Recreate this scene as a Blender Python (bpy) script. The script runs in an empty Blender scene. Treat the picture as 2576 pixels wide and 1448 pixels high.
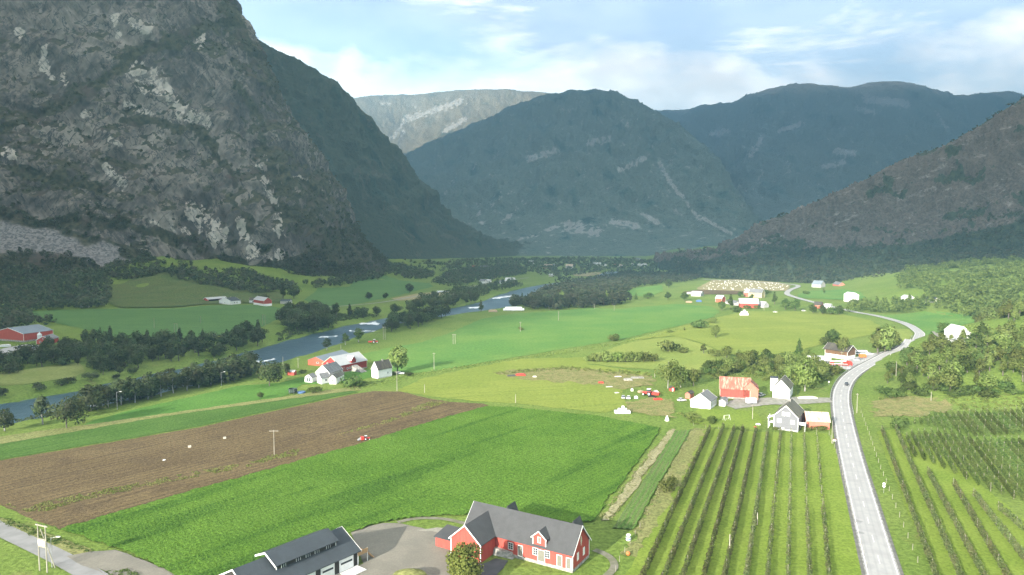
import bpy, bmesh, math, random
import numpy as np
from mathutils import Vector, Matrix
from mathutils.geometry import delaunay_2d_cdt

R = math.radians
random.seed(7)
rng = np.random.default_rng(11)
scene = bpy.context.scene
COL = scene.collection

# ------------------------------------------------------------------ camera
CAM_H, FOC, CX, CY = 74.0, 1750.0, 1288.0, 724.0      # measured on a 2576 x 1448 print of the photograph
TP = 124.0 / FOC
PC = 1 / math.hypot(1, TP); PS = TP * PC
cam_d = bpy.data.cameras.new('camera')
cam_d.sensor_width = 36; cam_d.lens = FOC / 2576 * 36
cam_d.clip_start = 1; cam_d.clip_end = 60000
cam = bpy.data.objects.new('camera', cam_d); COL.objects.link(cam)
cam.location = (0, 0, CAM_H); cam.rotation_euler = (math.pi / 2 - math.atan(TP), 0, 0)
scene.camera = cam

# ------------------------------------------------------------------ sky, sun, exposure
SUN_EL, SUN_DX, SUN_DY = 18.5, 0.60, 0.80             # light travels towards +x +y
SUN_STR, SKY_STR, EXPO = 5.0, 0.067, 2.88
world = bpy.data.worlds.new('World'); scene.world = world; world.use_nodes = True

def build_world():
    nt = world.node_tree; N = nt.nodes; L = nt.links; N.clear()
    out = N.new('ShaderNodeOutputWorld'); bg = N.new('ShaderNodeBackground'); L.new(bg.outputs[0], out.inputs[0])
    sky = N.new('ShaderNodeTexSky'); sky.sky_type = 'NISHITA'; sky.sun_disc = False
    sky.sun_elevation = R(SUN_EL); sky.sun_rotation = math.atan2(-SUN_DX, -SUN_DY)
    sky.air_density = 1.0; sky.dust_density = 1.2; sky.ozone_density = 1.5
    tc = N.new('ShaderNodeTexCoord')
    def mp(scale, loc=(0, 0, 0)):
        m = N.new('ShaderNodeMapping'); m.inputs['Scale'].default_value = scale; m.inputs['Location'].default_value = loc
        L.new(tc.outputs['Generated'], m.inputs[0]); return m
    def noise(v, sc, det, rough=.55, dist=0.):
        n = N.new('ShaderNodeTexNoise'); n.inputs['Scale'].default_value = sc; n.inputs['Detail'].default_value = det
        n.inputs['Roughness'].default_value = rough; n.inputs['Distortion'].default_value = dist
        L.new(v.outputs[0], n.inputs['Vector']); return n.outputs['Fac']
    def mth(op, a, b=None, c=None, clamp=False):
        m = N.new('ShaderNodeMath'); m.operation = op; m.use_clamp = clamp
        for i, x in enumerate((a, b, c)):
            if x is None: continue
            if isinstance(x, (int, float)): m.inputs[i].default_value = x
            else: L.new(x, m.inputs[i])
        return m.outputs[0]
    def sstep(x, a, b):
        m = N.new('ShaderNodeMapRange'); m.interpolation_type = 'SMOOTHSTEP'
        L.new(x, m.inputs[0]); m.inputs[1].default_value = a; m.inputs[2].default_value = b; return m.outputs[0]
    sep = N.new('ShaderNodeSeparateXYZ'); L.new(tc.outputs['Generated'], sep.inputs[0])
    z = sep.outputs[2]
    # billowing bank low over the hills, thinning upwards
    n1 = noise(mp((3.0, 3.0, 7.5), (4.1, .9, .45)), 1.0, 9, .56, .3)
    low = mth('MULTIPLY_ADD', z, -2.0, 0.63)
    bank = sstep(mth('ADD', n1, low), .52, .74)
    # thin streaked layer
    n2 = noise(mp((3.4, 3.4, 20), (.4, 1.3, .2)), 1.3, 8, .62, .2)
    streak = mth('MULTIPLY', sstep(mth('ADD', n2, mth('MULTIPLY_ADD', z, -.9, .19)), .42, .72), .8)
    cl = mth('MAXIMUM', mth('MAXIMUM', bank, streak), .22)
    n3 = noise(mp((6, 6, 13), (0, 2, 1)), 1.2, 6)
    shade = sstep(n3, .32, .62)
    ccol = N.new('ShaderNodeMix'); ccol.data_type = 'RGBA'
    k = 1 / (SKY_STR * 2 ** EXPO)
    ccol.inputs['A'].default_value = (3.1 * k, 3.15 * k, 3.2 * k, 1); ccol.inputs['B'].default_value = (4.7 * k, 4.65 * k, 4.55 * k, 1)
    L.new(shade, ccol.inputs['Factor'])
    mix = N.new('ShaderNodeMix'); mix.data_type = 'RGBA'
    L.new(cl, mix.inputs['Factor']); L.new(sky.outputs[0], mix.inputs['A']); L.new(ccol.outputs['Result'], mix.inputs['B'])
    L.new(mix.outputs['Result'], bg.inputs['Color']); bg.inputs['Strength'].default_value = SKY_STR
build_world()

sun_d = bpy.data.lights.new('sun', 'SUN'); sun_d.energy = SUN_STR; sun_d.angle = R(.53); sun_d.color = (1, .93, .82)
sun = bpy.data.objects.new('sun', sun_d); COL.objects.link(sun)
_t = math.cos(R(SUN_EL))
sun.rotation_euler = Vector((SUN_DX * _t, SUN_DY * _t, -math.sin(R(SUN_EL)))).to_track_quat('-Z', 'Y').to_euler()
vs = scene.view_settings
vs.view_transform = 'Standard'; vs.look = 'None'; vs.gamma = 1; vs.exposure = EXPO; vs.use_curve_mapping = False
scene.render.engine = 'CYCLES'
cy = scene.cycles
cy.max_bounces = 6; cy.diffuse_bounces = 2; cy.glossy_bounces = 2; cy.transmission_bounces = 3; cy.volume_bounces = 0
cy.transparent_max_bounces = 6; cy.use_denoising = True; cy.denoising_prefilter = 'NONE'; cy.caustics_reflective = False; cy.caustics_refractive = False
try: cy.denoiser = 'OPENIMAGEDENOISE'
except Exception: pass

# ------------------------------------------------------------------ noise and terrain
_perm = np.random.default_rng(3).permutation(256); _perm = np.concatenate([_perm, _perm, _perm])
_grad = np.random.default_rng(5).normal(size=(256, 3)); _grad /= np.linalg.norm(_grad, axis=1)[:, None]
def pn(x, y, z=0.0):
    x, y, z = np.broadcast_arrays(np.asarray(x, float), np.asarray(y, float), np.asarray(z, float))
    xi = np.floor(x).astype(int); yi = np.floor(y).astype(int); zi = np.floor(z).astype(int)
    xf = x - xi; yf = y - yi; zf = z - zi
    f = lambda t: t * t * t * (t * (t * 6 - 15) + 10)
    u, v, w = f(xf), f(yf), f(zf); xi &= 255; yi &= 255; zi &= 255
    def g(i, j, k):
        h = _perm[_perm[_perm[(xi + i) & 255] + ((yi + j) & 255)] + ((zi + k) & 255)]
        gr = _grad[h & 255]
        return gr[..., 0] * (xf - i) + gr[..., 1] * (yf - j) + gr[..., 2] * (zf - k)
    lerp = lambda a, b, t: a + t * (b - a)
    return 1.6 * lerp(lerp(lerp(g(0,0,0), g(1,0,0), u), lerp(g(0,1,0), g(1,1,0), u), v),
                      lerp(lerp(g(0,0,1), g(1,0,1), u), lerp(g(0,1,1), g(1,1,1), u), v), w)
def fbm(x, y, z=0.0, o=5, gain=.5, ridge=False):
    s = 0; a = 1; f = 1
    for i in range(o):
        n = pn(x * f + 17.3 * i, y * f - 9.1 * i, np.asarray(z) * f + 5.7 * i)
        if ridge: n = 1 - 2 * np.abs(n)
        s = s + a * n; a *= gain; f *= 2.03
    return s
def sst(x, a, b):
    t = np.clip((np.asarray(x, float) - a) / (b - a), 0, 1); return t * t * (3 - 2 * t)

RIVER = np.array([(-420, 120, 20), (-300, 215, 20), (-232, 280, 20), (-200, 330, 20), (-180, 380, 20), (-163, 430, 20), (-152, 480, 21), (-141, 540, 19),
                  (-124, 605, 17), (-88, 680, 20), (-42, 745, 22), (-12, 820, 24), (2, 900, 24), (22, 1000, 22), (70, 1140, 20), (170, 1320, 20), (240, 1600, 20)], float)
def seg_dist(x, y, pl):
    x = np.asarray(x, float); y = np.asarray(y, float)
    best = np.full(x.shape, 1e9); wv = np.zeros(x.shape)
    for a, b in zip(pl[:-1], pl[1:]):
        dx, dy = b[0] - a[0], b[1] - a[1]
        t = np.clip(((x - a[0]) * dx + (y - a[1]) * dy) / (dx * dx + dy * dy), 0, 1)
        d = np.hypot(x - a[0] - t * dx, y - a[1] - t * dy)
        m = d < best; best = np.where(m, d, best); wv = np.where(m, a[2] + t * (b[2] - a[2]), wv)
    return best, wv
def softplus(d, k): return np.where(d > 12 * k, d, k * np.log1p(np.exp(np.minimum(d / k, 12.))))
def zt(x, y):
    x = np.asarray(x, float); y = np.asarray(y, float)
    z = .35 * pn(x / 95, y / 95) + .9 * pn(x / 310 + 4, y / 310) * sst(np.hypot(x, y), 250, 600)
    # right-hand hillside
    xr = np.interp(y, [0, 120, 250, 330, 450, 500, 560, 650, 800, 1000, 1150, 1400], [330, 270, 235, 190, 236, 320, 405, 410, 405, 470, 520, 560])
    d = softplus(x - xr, 6.)
    z = z + 48 * (1 - np.exp(-d * .32 / 48)) * (1 + .25 * pn(x / 60, y / 60 + 9))
    # left-hand valley side
    yl = np.interp(x, [-900, -700, -550, -365, -310, -250, -170, -60], [560, 640, 700, 770, 860, 1010, 1330, 9500])
    d1 = (y - yl) * .8; d2 = -540 - x - .25 * y * 0
    d = softplus(np.maximum(d1, d2), 12.) * (1 - .97 * sst(y, 1450, 1900) * sst(x, -1400, -600))
    z = z + np.minimum(.14 * d, 60) * (1 - .62 * sst(x, -400, -300)) * (1 + .5 * pn(x / 70 + 3, y / 70)) + 2.2 * pn(x / 28, y / 28) * sst(d, 10, 60)
    # grassy knoll
    z = z + 7 * np.exp(-(((x + 205) / 45) ** 2 + ((y - 1080) / 70) ** 2))
    # river channel
    rd, hw = seg_dist(x, y, RIVER)
    rd = rd + 2.5 * pn(x / 18, y / 18 + 40)
    c = 1 - sst(rd, hw - 4, hw + 9)
    z = z * (1 - .6 * c) - 4.6 * c
    return z

def ray(px, py):
    u = (px - CX) / FOC; v = (CY - py) / FOC
    return np.array([u, PC + v * PS, -PS + v * PC])
def at(px, py, Y):                      # the point seen at px,py that lies Y metres ahead
    d = ray(px, py); t = Y / d[1]; return np.array([d[0] * t, Y, CAM_H + d[2] * t])
_gc = {}
def G(px, py):                          # where that line of sight meets the terrain
    k = (px, py)
    if k in _gc: return _gc[k]
    d = ray(px, py)
    t = np.geomspace(60, 6000, 220)
    for k in (40, 40, 0):
        below = CAM_H + d[2] * t - zt(d[0] * t, d[1] * t) < 0
        i = int(np.argmax(below)) if below.any() else len(t) - 1
        a, b = t[max(i - 1, 0)], t[i]
        if k: t = np.linspace(a, b, k)
    p = (d[0] * b, d[1] * b, float(zt(d[0] * b, d[1] * b))); _gc[k] = p; return p
def topix(p):
    p = np.asarray(p, float); x, y, z = p[..., 0], p[..., 1], p[..., 2] - CAM_H
    f = np.maximum(y * PC - z * PS, 1e-3); up = y * PS + z * PC
    return CX + FOC * x / f, CY - FOC * up / f
def Z(x, y): return float(zt(x, y))

# ------------------------------------------------------------------ objects
def tag(o, label=None, cat=None, group=None, kind=None):
    for k, v in (('label', label), ('category', cat), ('group', group), ('kind', kind)):
        if v: o[k] = v
    return o
def link(o, parent=None):
    COL.objects.link(o)
    if parent is not None: o.parent = parent
    return o
def empty(name, loc, rz=0., label=None, cat=None, group=None):
    o = bpy.data.objects.new(name, None); o.empty_display_size = .5
    o.location = loc; o.rotation_euler = (0, 0, rz); link(o); return tag(o, label, cat, group)
def mesh_np(name, V, faces, smooth=False):
    V = np.asarray(V, np.float32); F = np.asarray(faces, np.int32); k = F.shape[1]
    me = bpy.data.meshes.new(name)
    me.vertices.add(len(V)); me.vertices.foreach_set('co', V.ravel())
    me.loops.add(F.size); me.loops.foreach_set('vertex_index', F.ravel())
    me.polygons.add(len(F)); me.polygons.foreach_set('loop_start', np.arange(0, F.size, k, dtype=np.int32))
    me.polygons.foreach_set('loop_total', np.full(len(F), k, np.int32))
    if smooth: me.polygons.foreach_set('use_smooth', np.ones(len(F), bool))
    me.update(calc_edges=True); return me
def attr(me, name, vals):
    a = me.attributes.new(name, 'FLOAT', 'POINT'); a.data.foreach_set('value', np.asarray(vals, np.float32).ravel())
def obj(name, me, mat=None, parent=None, **kw):
    o = bpy.data.objects.new(name, me)
    if mat and not me.materials: me.materials.append(mat)
    link(o, parent); return tag(o, **kw)

# ------------------------------------------------------------------ materials
MATS = {}
class NT:
    def __init__(s, name, rough=.85, spec=.25):
        s.m = bpy.data.materials.new(name); s.m.use_nodes = True; s.t = s.m.node_tree; s.N = s.t.nodes; s.L = s.t.links
        s.b = s.N['Principled BSDF']; s.b.inputs['Roughness'].default_value = rough; s.b.inputs['Specular IOR Level'].default_value = spec
        s.tc = s.N.new('ShaderNodeTexCoord')
    def mp(s, scale=(1, 1, 1), rot=(0, 0, 0), src='Object', loc=(0, 0, 0)):
        m = s.N.new('ShaderNodeMapping'); m.inputs['Location'].default_value = loc
        r = s.N.new('ShaderNodeMapping'); r.inputs['Rotation'].default_value = rot
        m.inputs['Scale'].default_value = scale; s.L.new(s.tc.outputs[src], r.inputs[0]); s.L.new(r.outputs[0], m.inputs[0]); return m.outputs[0]
    def noise(s, v, sc=1, det=5, rough=.55, dist=0):
        n = s.N.new('ShaderNodeTexNoise'); n.inputs['Scale'].default_value = sc; n.inputs['Detail'].default_value = det
        n.inputs['Roughness'].default_value = rough; n.inputs['Distortion'].default_value = dist; s.L.new(v, n.inputs['Vector']); return n.outputs['Fac']
    def vor(s, v, sc=1, out='Distance'):
        n = s.N.new('ShaderNodeTexVoronoi'); n.inputs['Scale'].default_value = sc; s.L.new(v, n.inputs['Vector']); return n.outputs[out]
    def step(s, x, a, b):
        m = s.N.new('ShaderNodeMapRange'); m.interpolation_type = 'SMOOTHSTEP'; s.L.new(x, m.inputs[0])
        m.inputs[1].default_value = a; m.inputs[2].default_value = b; return m.outputs[0]
    def math(s, op, a, b=None, clamp=False):
        m = s.N.new('ShaderNodeMath'); m.operation = op; m.use_clamp = clamp
        for i, x in enumerate((a, b)):
            if x is None: continue
            if isinstance(x, (int, float)): m.inputs[i].default_value = x
            else: s.L.new(x, m.inputs[i])
        return m.outputs[0]
    def mix(s, f, a, b, mode='MIX'):
        m = s.N.new('ShaderNodeMix'); m.data_type = 'RGBA'; m.blend_type = mode
        for k, x in (('Factor', f), ('A', a), ('B', b)):
            if isinstance(x, (int, float)): m.inputs[k].default_value = x
            elif isinstance(x, tuple): m.inputs[k].default_value = x + (1,) if len(x) == 3 else x
            else: s.L.new(x, m.inputs[k])
        return m.outputs['Result']
    def at(s, name):
        a = s.N.new('ShaderNodeAttribute'); a.attribute_name = name; return a.outputs['Fac']
    def bump(s, h, strength=.5, dist=1.):
        n = s.N.new('ShaderNodeBump'); n.inputs['Strength'].default_value = strength; n.inputs['Distance'].default_value = dist
        s.L.new(h, n.inputs['Height']); s.L.new(n.outputs[0], s.b.inputs['Normal'])
    def col(s, c):
        if isinstance(c, tuple): s.b.inputs['Base Color'].default_value = c + (1,)
        else: s.L.new(c, s.b.inputs['Base Color'])
        return s.m
def field_mat(name, c1, c2, big=35., small=1.6, rowdir=None, rowc=None, rowlen=(1.5, 30.), rowamt=(.5, .72), bump=.5, small_amt=.35, c3=None, c3r=(.55, .7), wave=None):
    t = NT(name, .95, .1)
    o = t.mp()
    base = t.mix(t.step(t.noise(o, 1 / big, 5), .35, .65), c1, c2)
    if c3: base = t.mix(t.step(t.noise(t.mp(loc=(31, 7, 0)), 1 / (big * .45), 6, .65), *c3r), base, c3)
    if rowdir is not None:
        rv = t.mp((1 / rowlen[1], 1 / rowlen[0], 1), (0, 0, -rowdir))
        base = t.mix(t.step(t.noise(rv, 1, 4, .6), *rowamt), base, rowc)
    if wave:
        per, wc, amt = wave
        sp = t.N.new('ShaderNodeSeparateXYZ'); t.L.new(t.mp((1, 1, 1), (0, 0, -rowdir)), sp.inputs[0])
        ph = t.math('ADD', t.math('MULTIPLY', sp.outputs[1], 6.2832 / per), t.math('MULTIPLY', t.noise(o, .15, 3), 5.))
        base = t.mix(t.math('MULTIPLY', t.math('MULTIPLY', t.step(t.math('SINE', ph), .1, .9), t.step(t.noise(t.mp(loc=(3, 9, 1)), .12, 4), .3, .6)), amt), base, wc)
    n = t.noise(o, 1 / small, 4, .7)
    dark = t.mix(small_amt, base, (.0, .0, .0)); lite = t.mix(small_amt, base, tuple(min(1, 1.9 * x) for x in c2))
    c = t.mix(t.step(n, .3, .7), dark, lite)
    if bump: t.bump(n, bump, small * .5)
    return t.col(c)
def flat(name, c, rough=.7, spec=.3, c2=None, sc=3., det=4, metal=0., bump=0, stretch=(1, 1, 1), rng_=(.35, .65)):
    if name in MATS: return MATS[name]
    t = NT(name, rough, spec); t.b.inputs['Metallic'].default_value = metal
    n = t.noise(t.mp(stretch), sc, det)
    c2 = c2 or tuple(x * .78 for x in c)
    if bump: t.bump(n, bump, .1)
    MATS[name] = t.col(t.mix(t.step(n, *rng_), c, c2)); return MATS[name]
# ------------------------------------------------------------------ ground sheet
GRASS = dict(c1=(.12, .19, .045), c2=(.17, .235, .065))
def nonuni(lo, hi, fine, cx, grow):
    out = [cx]; s = fine
    while out[-1] < hi: out.append(out[-1] + s); s *= grow
    neg = [cx]; s = fine
    while neg[-1] > lo: neg.append(neg[-1] - s); s *= grow
    return np.array(neg[:0:-1] + out)
gx = nonuni(-9000, 9000, 6.5, 0, 1.025); gy = nonuni(-9000, 16500, 5.2, 230, 1.021)
GXm, GYm = np.meshgrid(gx, gy)
gz = zt(GXm, GYm)
nx, ny = len(gx), len(gy)
idx = np.arange(nx * ny).reshape(ny, nx)
def gridfaces(idx): return np.stack([idx[:-1, :-1], idx[:-1, 1:], idx[1:, 1:], idx[1:, :-1]], -1).reshape(-1, 4)
me = mesh_np('ground', np.stack([GXm, GYm, gz], -1).reshape(-1, 3), gridfaces(idx), True)
mat_ground = field_mat('rough_meadow', (.11, .175, .03), (.15, .205, .045), 40, 1.3, c3=(.20, .185, .075), c3r=(.6, .78), small_amt=.28, bump=.6)
obj('ground', me, mat_ground, kind='structure')

# ------------------------------------------------------------------ mountains
def catmull(P, n, axis=0, ts=None):
    P = np.moveaxis(P, axis, 0); K = len(P)
    t = np.linspace(0, K - 1, n) if ts is None else ts * (K - 1)
    i = np.clip(np.floor(t).astype(int), 0, K - 2); f = (t - i).reshape((-1,) + (1,) * (P.ndim - 1))
    g = lambda k: P[np.clip(k, 0, K - 1)]
    p0, p1, p2, p3 = g(i - 1), g(i), g(i + 1), g(i + 2)
    o = .5 * (2 * p1 + (p2 - p0) * f + (2 * p0 - 5 * p1 + 4 * p2 - p3) * f ** 2 + (3 * p1 - p0 - 3 * p2 + p3) * f ** 3)
    return np.moveaxis(o, 0, axis)
def cpt(p):
    if p[0] == 'w': return np.array(p[1:4], float)
    q = at(*p[:3])
    if len(p) > 3: q[2] = Z(q[0], q[1]) - 7
    return q
def loft(cols, ns, nt, ts=None):
    C = np.array([[cpt(p) for p in c] for c in cols])
    S = catmull(catmull(C, nt, 1, ts), ns, 0)
    return S                                          # ns x nt x 3
def normals(S):
    a = np.gradient(S, axis=0); b = np.gradient(S, axis=1)
    n = np.cross(a, b); n /= np.linalg.norm(n, axis=-1, keepdims=True) + 1e-9
    return n
def finish(name, S, mat, attrs, label, cat='mountain'):
    ns, nt = S.shape[:2]
    me = mesh_np(name, S.reshape(-1, 3), gridfaces(np.arange(ns * nt).reshape(ns, nt)), True)
    for k, v in attrs.items(): attr(me, k, v)
    return obj(name, me, mat, kind='structure', label=label)
def segmask(px, py, segs):                            # union of soft capsules (x0,y0,x1,y1,r)
    m = np.zeros(px.shape)
    for x0, y0, x1, y1, r in segs:
        dx, dy = x1 - x0, y1 - y0; L2 = dx * dx + dy * dy + 1e-6
        t = np.clip(((px - x0) * dx + (py - y0) * dy) / L2, 0, 1)
        d = np.hypot(px - x0 - t * dx, py - y0 - t * dy) / r
        m = np.maximum(m, np.exp(-d * d * 1.2))
    return m

# --- steep rock wall on the left
c1 = [
 [(-1500, 760, 420, 1), (-1400, 600, 520), (-1300, 380, 620), (-1200, 100, 740), (-1100, -300, 880), (-1000, -600, 1100), ('w', -2200, 1500, 300)],
 [(-700, 730, 640, 1), (-650, 600, 780), (-620, 350, 900), (-600, 40, 1020), (-580, -380, 1180), (-560, -700, 1400), ('w', -2200, 2000, 300)],
 [(-300, 705, 800, 1), (-290, 575, 930), (-280, 340, 1040), (-280, 20, 1140), (-280, -390, 1290), (-280, -700, 1500), ('w', -1900, 2400, 300)],
 [(0, 706, 835, 1), (0, 556, 990), (0, 330, 1075), (0, 0, 1175), (0, -400, 1330), (0, -720, 1550), ('w', -1600, 2600, 300)],
 [(250, 712, 905, 1), (250, 600, 1025), (250, 350, 1105), (250, 30, 1195), (240, -380, 1350), (230, -720, 1560), ('w', -1400, 2700, 300)],
 [(500, 722, 1010, 1), (490, 668, 1075), (470, 400, 1150), (450, 60, 1250), (410, -340, 1400), (380, -700, 1600), ('w', -1200, 2800, 300)],
 [(745, 722, 1090, 1), (705, 655, 1110), (620, 410, 1180), (535, 90, 1270), (465, -310, 1410), (410, -690, 1620), ('w', -1100, 2850, 300)],
 [(975, 668, 1290, 1), (876, 568, 1320), (752, 362, 1330), (630, 158, 1350), (556, -50, 1380), (500, -330, 1460), ('w', -1050, 2900, 300)],
 [(960, 655, 1750, 1), (840, 560, 1750), (690, 330, 1760), (570, 110, 1780), (500, -80, 1800), (440, -330, 1850), ('w', -1050, 2950, 300)],
 [(800, 640, 2300, 1), (700, 500, 2300), (600, 300, 2300), (500, 60, 2300), (430, -120, 2300), (380, -300, 2300), ('w', -1150, 3000, 300)]]
ts = np.concatenate([np.linspace(0, .64, 290, endpoint=False), np.linspace(.64, 1, 40)])
S = loft(c1, 520, len(ts), ts)
Nn = normals(S)
if Nn[260, 100, 1] > 0: Nn = -Nn
x, y, z = S[..., 0], S[..., 1], S[..., 2]
tt = np.broadcast_to(ts, S.shape[:2])
amp = sst(tt, .10, .24)
shear = z * .35
d = 20 * fbm(x / 150, y / 150, z / 190, 4) + 9 * fbm((x + shear) / 80, y / 80, (z - .5 * x) / 150, 4, .45, ridge=True) \
    + 3.6 * fbm((x - z * .6) / 26, y / 26, (z + .7 * x) / 130, 4, .55, ridge=True) + 1.5 * fbm((x + .5 * z) / 8, y / 8, z / 22, 2)
# rock steps: slabs and ledges
q = (z + .42 * x + 16 * fbm(x / 110, y / 110, z / 110, 3)) / 46
st = (q - np.floor(q)); d = d + 7.5 * sst(st, 0., .22) - 7.5 * st
S = S + Nn * (d * amp + 2.2 * fbm(x / 16, y / 16, z / 16, 3) * (1 - amp))[..., None]
px, py = topix(S)
wx = px + 26 * fbm(x / 60, y / 60, z / 60, 4); wy = py + 20 * fbm(x / 60 + 9, y / 60, z / 60, 4)
Nf = normals(S)
if Nf[260, 100, 1] > 0: Nf = -Nf
nz = Nf[..., 2]
ledge = segmask(wx, wy, [(-60, 360, 20, 317, 18), (20, 317, 167, 247, 15), (167, 247, 267, 207, 16), (267, 207, 333, 150, 17), (333, 150, 383, 105, 17), (383, 105, 560, 60, 18),
    (310, 300, 483, 322, 13), (483, 322, 545, 385, 18), (545, 385, 610, 470, 14), (0, 560, 330, 560, 26), (60, 430, 260, 470, 20), (330, 560, 520, 640, 16), (520, 640, 700, 700, 14),
    (640, 330, 720, 470, 16), (700, 380, 800, 520, 20), (560, 0, 700, 230, 30), (720, 520, 900, 640, 26), (600, 200, 660, 300, 14), (590, 490, 640, 600, 11)])
pale = segmask(wx, wy, [(345, 180, 400, 215, 30), (400, 215, 440, 275, 22), (440, 275, 535, 315, 17), (330, 272, 350, 285, 20), (272, 350, 312, 372, 13), (195, 285, 220, 300, 14),
    (253, 418, 300, 475, 11), (505, 95, 512, 112, 13), (288, 45, 300, 90, 14), (350, 55, 375, 68, 13), (40, 78, 46, 84, 12), (172, 195, 182, 210, 11), (655, 425, 690, 480, 16),
    (690, 480, 712, 600, 13), (500, 540, 545, 600, 24), (600, 560, 640, 640, 20), (460, 590, 480, 620, 16), (700, 640, 745, 700, 18), (390, 560, 410, 590, 12), (20, 380, 50, 400, 12), (120, 120, 140, 190, 12), (760, 440, 800, 500, 10)])
face = segmask(wx, wy, [(400, 400, 560, 470, 85), (470, 540, 640, 620, 75), (380, 240, 480, 300, 60), (180, 150, 320, 90, 60), (650, 600, 740, 690, 45), (640, 450, 690, 560, 40), (110, 250, 60, 180, 50), (200, 340, 240, 380, 40)])
grain = fbm((x - .4 * z) / 14, y / 14, z / 40, 4, .6)
veg = np.clip(sst(nz + .22 * fbm(x / 30, y / 30, z / 30, 4) + .28 * sst(px, 540, 850), .50, .72) + ledge * (.9 + .5 * grain), 0, 1)
scree = segmask(wx, wy, [(20, 600, 120, 615, 40), (120, 610, 300, 650, 34), (300, 650, 440, 690, 20), (-200, 600, 20, 600, 45)]) * (1 - sst(tt, .2, .27)) * (1 - sst(wx, 450, 490))
scree = sst(scree, .35, .6)
veg = np.where(tt < .16, np.maximum(veg, .95), veg) * (1 - scree)
pale = np.clip(pale * (1.0 + .8 * grain), 0, 1) * (1 - .8 * ledge); face = np.clip(face * (1 + .4 * grain), 0, 1)

t = NT('grey_rock_wall', .95, .12)
o = t.mp()
big = t.step(t.noise(o, 1 / 140, 3), .44, .56)
streak = t.noise(t.mp((1 / 7, 1 / 7, 1 / 110), (0, R(34), 0)), 1, 7, .62)
streak2 = t.noise(t.mp((1 / 7, 1 / 7, 1 / 110), (0, R(-38), 0)), 1, 7, .62)
mm_ = t.N.new('ShaderNodeMix'); t.L.new(big, mm_.inputs[0]); t.L.new(streak, mm_.inputs[2]); t.L.new(streak2, mm_.inputs[3]); streak = mm_.outputs[0]
crack = t.noise(t.mp((1 / 16, 1 / 16, 1 / 26), (0, R(-38), 0)), 1, 7, .7, .6)
fine = t.noise(o, 1 / 5, 5, .7)
rock = t.mix(t.step(streak, .32, .7), (.082, .073, .063), (.25, .226, .193))
rock = t.mix(t.math('MULTIPLY', t.at('face'), .75), rock, t.mix(t.step(crack, .35, .62), (.15, .137, .118), (.29, .265, .225)))
rock = t.mix(t.math('MULTIPLY', t.step(crack, .42, .32), .75), rock, (.040, .040, .038))
bigd = t.noise(t.mp((1 / 75, 1 / 75, 1 / 150), (0, R(-30), 0), loc=(7, 2, 5)), 1, 5, .6, .5)
rock = t.mix(t.math('MULTIPLY', t.step(bigd, .55, .36), .72), rock, (.040, .038, .035))
rock = t.mix(t.math('MULTIPLY', t.step(bigd, .56, .74), .45), rock, (.40, .37, .32))
def line(v, sc, w):
    return t.step(t.math('ABSOLUTE', t.math('SUBTRACT', t.noise(v, sc, 5, .6, .4), .5)), w, .0)
ck = t.math('MAXIMUM', line(t.mp((1, 1, .45), (0, R(35), 0)), 1 / 30, .016), t.math('MULTIPLY', line(t.mp((1, 1, .35), (0, R(-42), 0), loc=(4, 4, 4)), 1 / 55, .014), t.step(bigd, .35, .6)))
pl = t.step(t.math('ADD', t.at('pale'), t.math('MULTIPLY', t.math('SUBTRACT', streak, .5), 2.2)), .42, .62)
rock = t.mix(pl, rock, t.mix(t.step(streak, .3, .6), (.24, .222, .19), (.46, .43, .375)))
rock = t.mix(t.math('MULTIPLY', t.step(fine, .40, .28), .35), rock, (.035, .037, .036))
rock = t.mix(t.math('MULTIPLY', ck, .85), rock, (.025, .025, .024))
vg = t.mix(t.step(t.noise(o, 1 / 7, 4, .7), .35, .65), (.032, .036, .022), (.085, .082, .046))
vg = t.mix(t.step(t.noise(o, 1 / 38, 5, .6), .5, .68), vg, (.085, .068, .055))
scr = t.mix(t.step(t.vor(o, 1 / 2.6, 'Color'), .2, .8), (.10, .098, .095), (.23, .225, .215))
edge = t.step(t.math('ADD', t.at('veg'), t.math('MULTIPLY', t.math('SUBTRACT', t.noise(o, 1 / 16, 7, .68), .5), .55)), .38, .58)
c = t.mix(edge, rock, vg); c = t.mix(t.at('scree'), c, scr)
t.bump(t.math('ADD', t.math('MULTIPLY', fine, .5), crack), .9, 3.)
t.col(c); mat_cliff = t.m
wall_grid = S; wall_veg = veg; wall_t = tt; wall_scree = scree
finish('mountain_rock_wall', S, mat_cliff, dict(veg=veg, pale=pale, face=face, scree=scree), 'towering grey rock wall on the left with pale scars and dark ledges')

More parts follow.
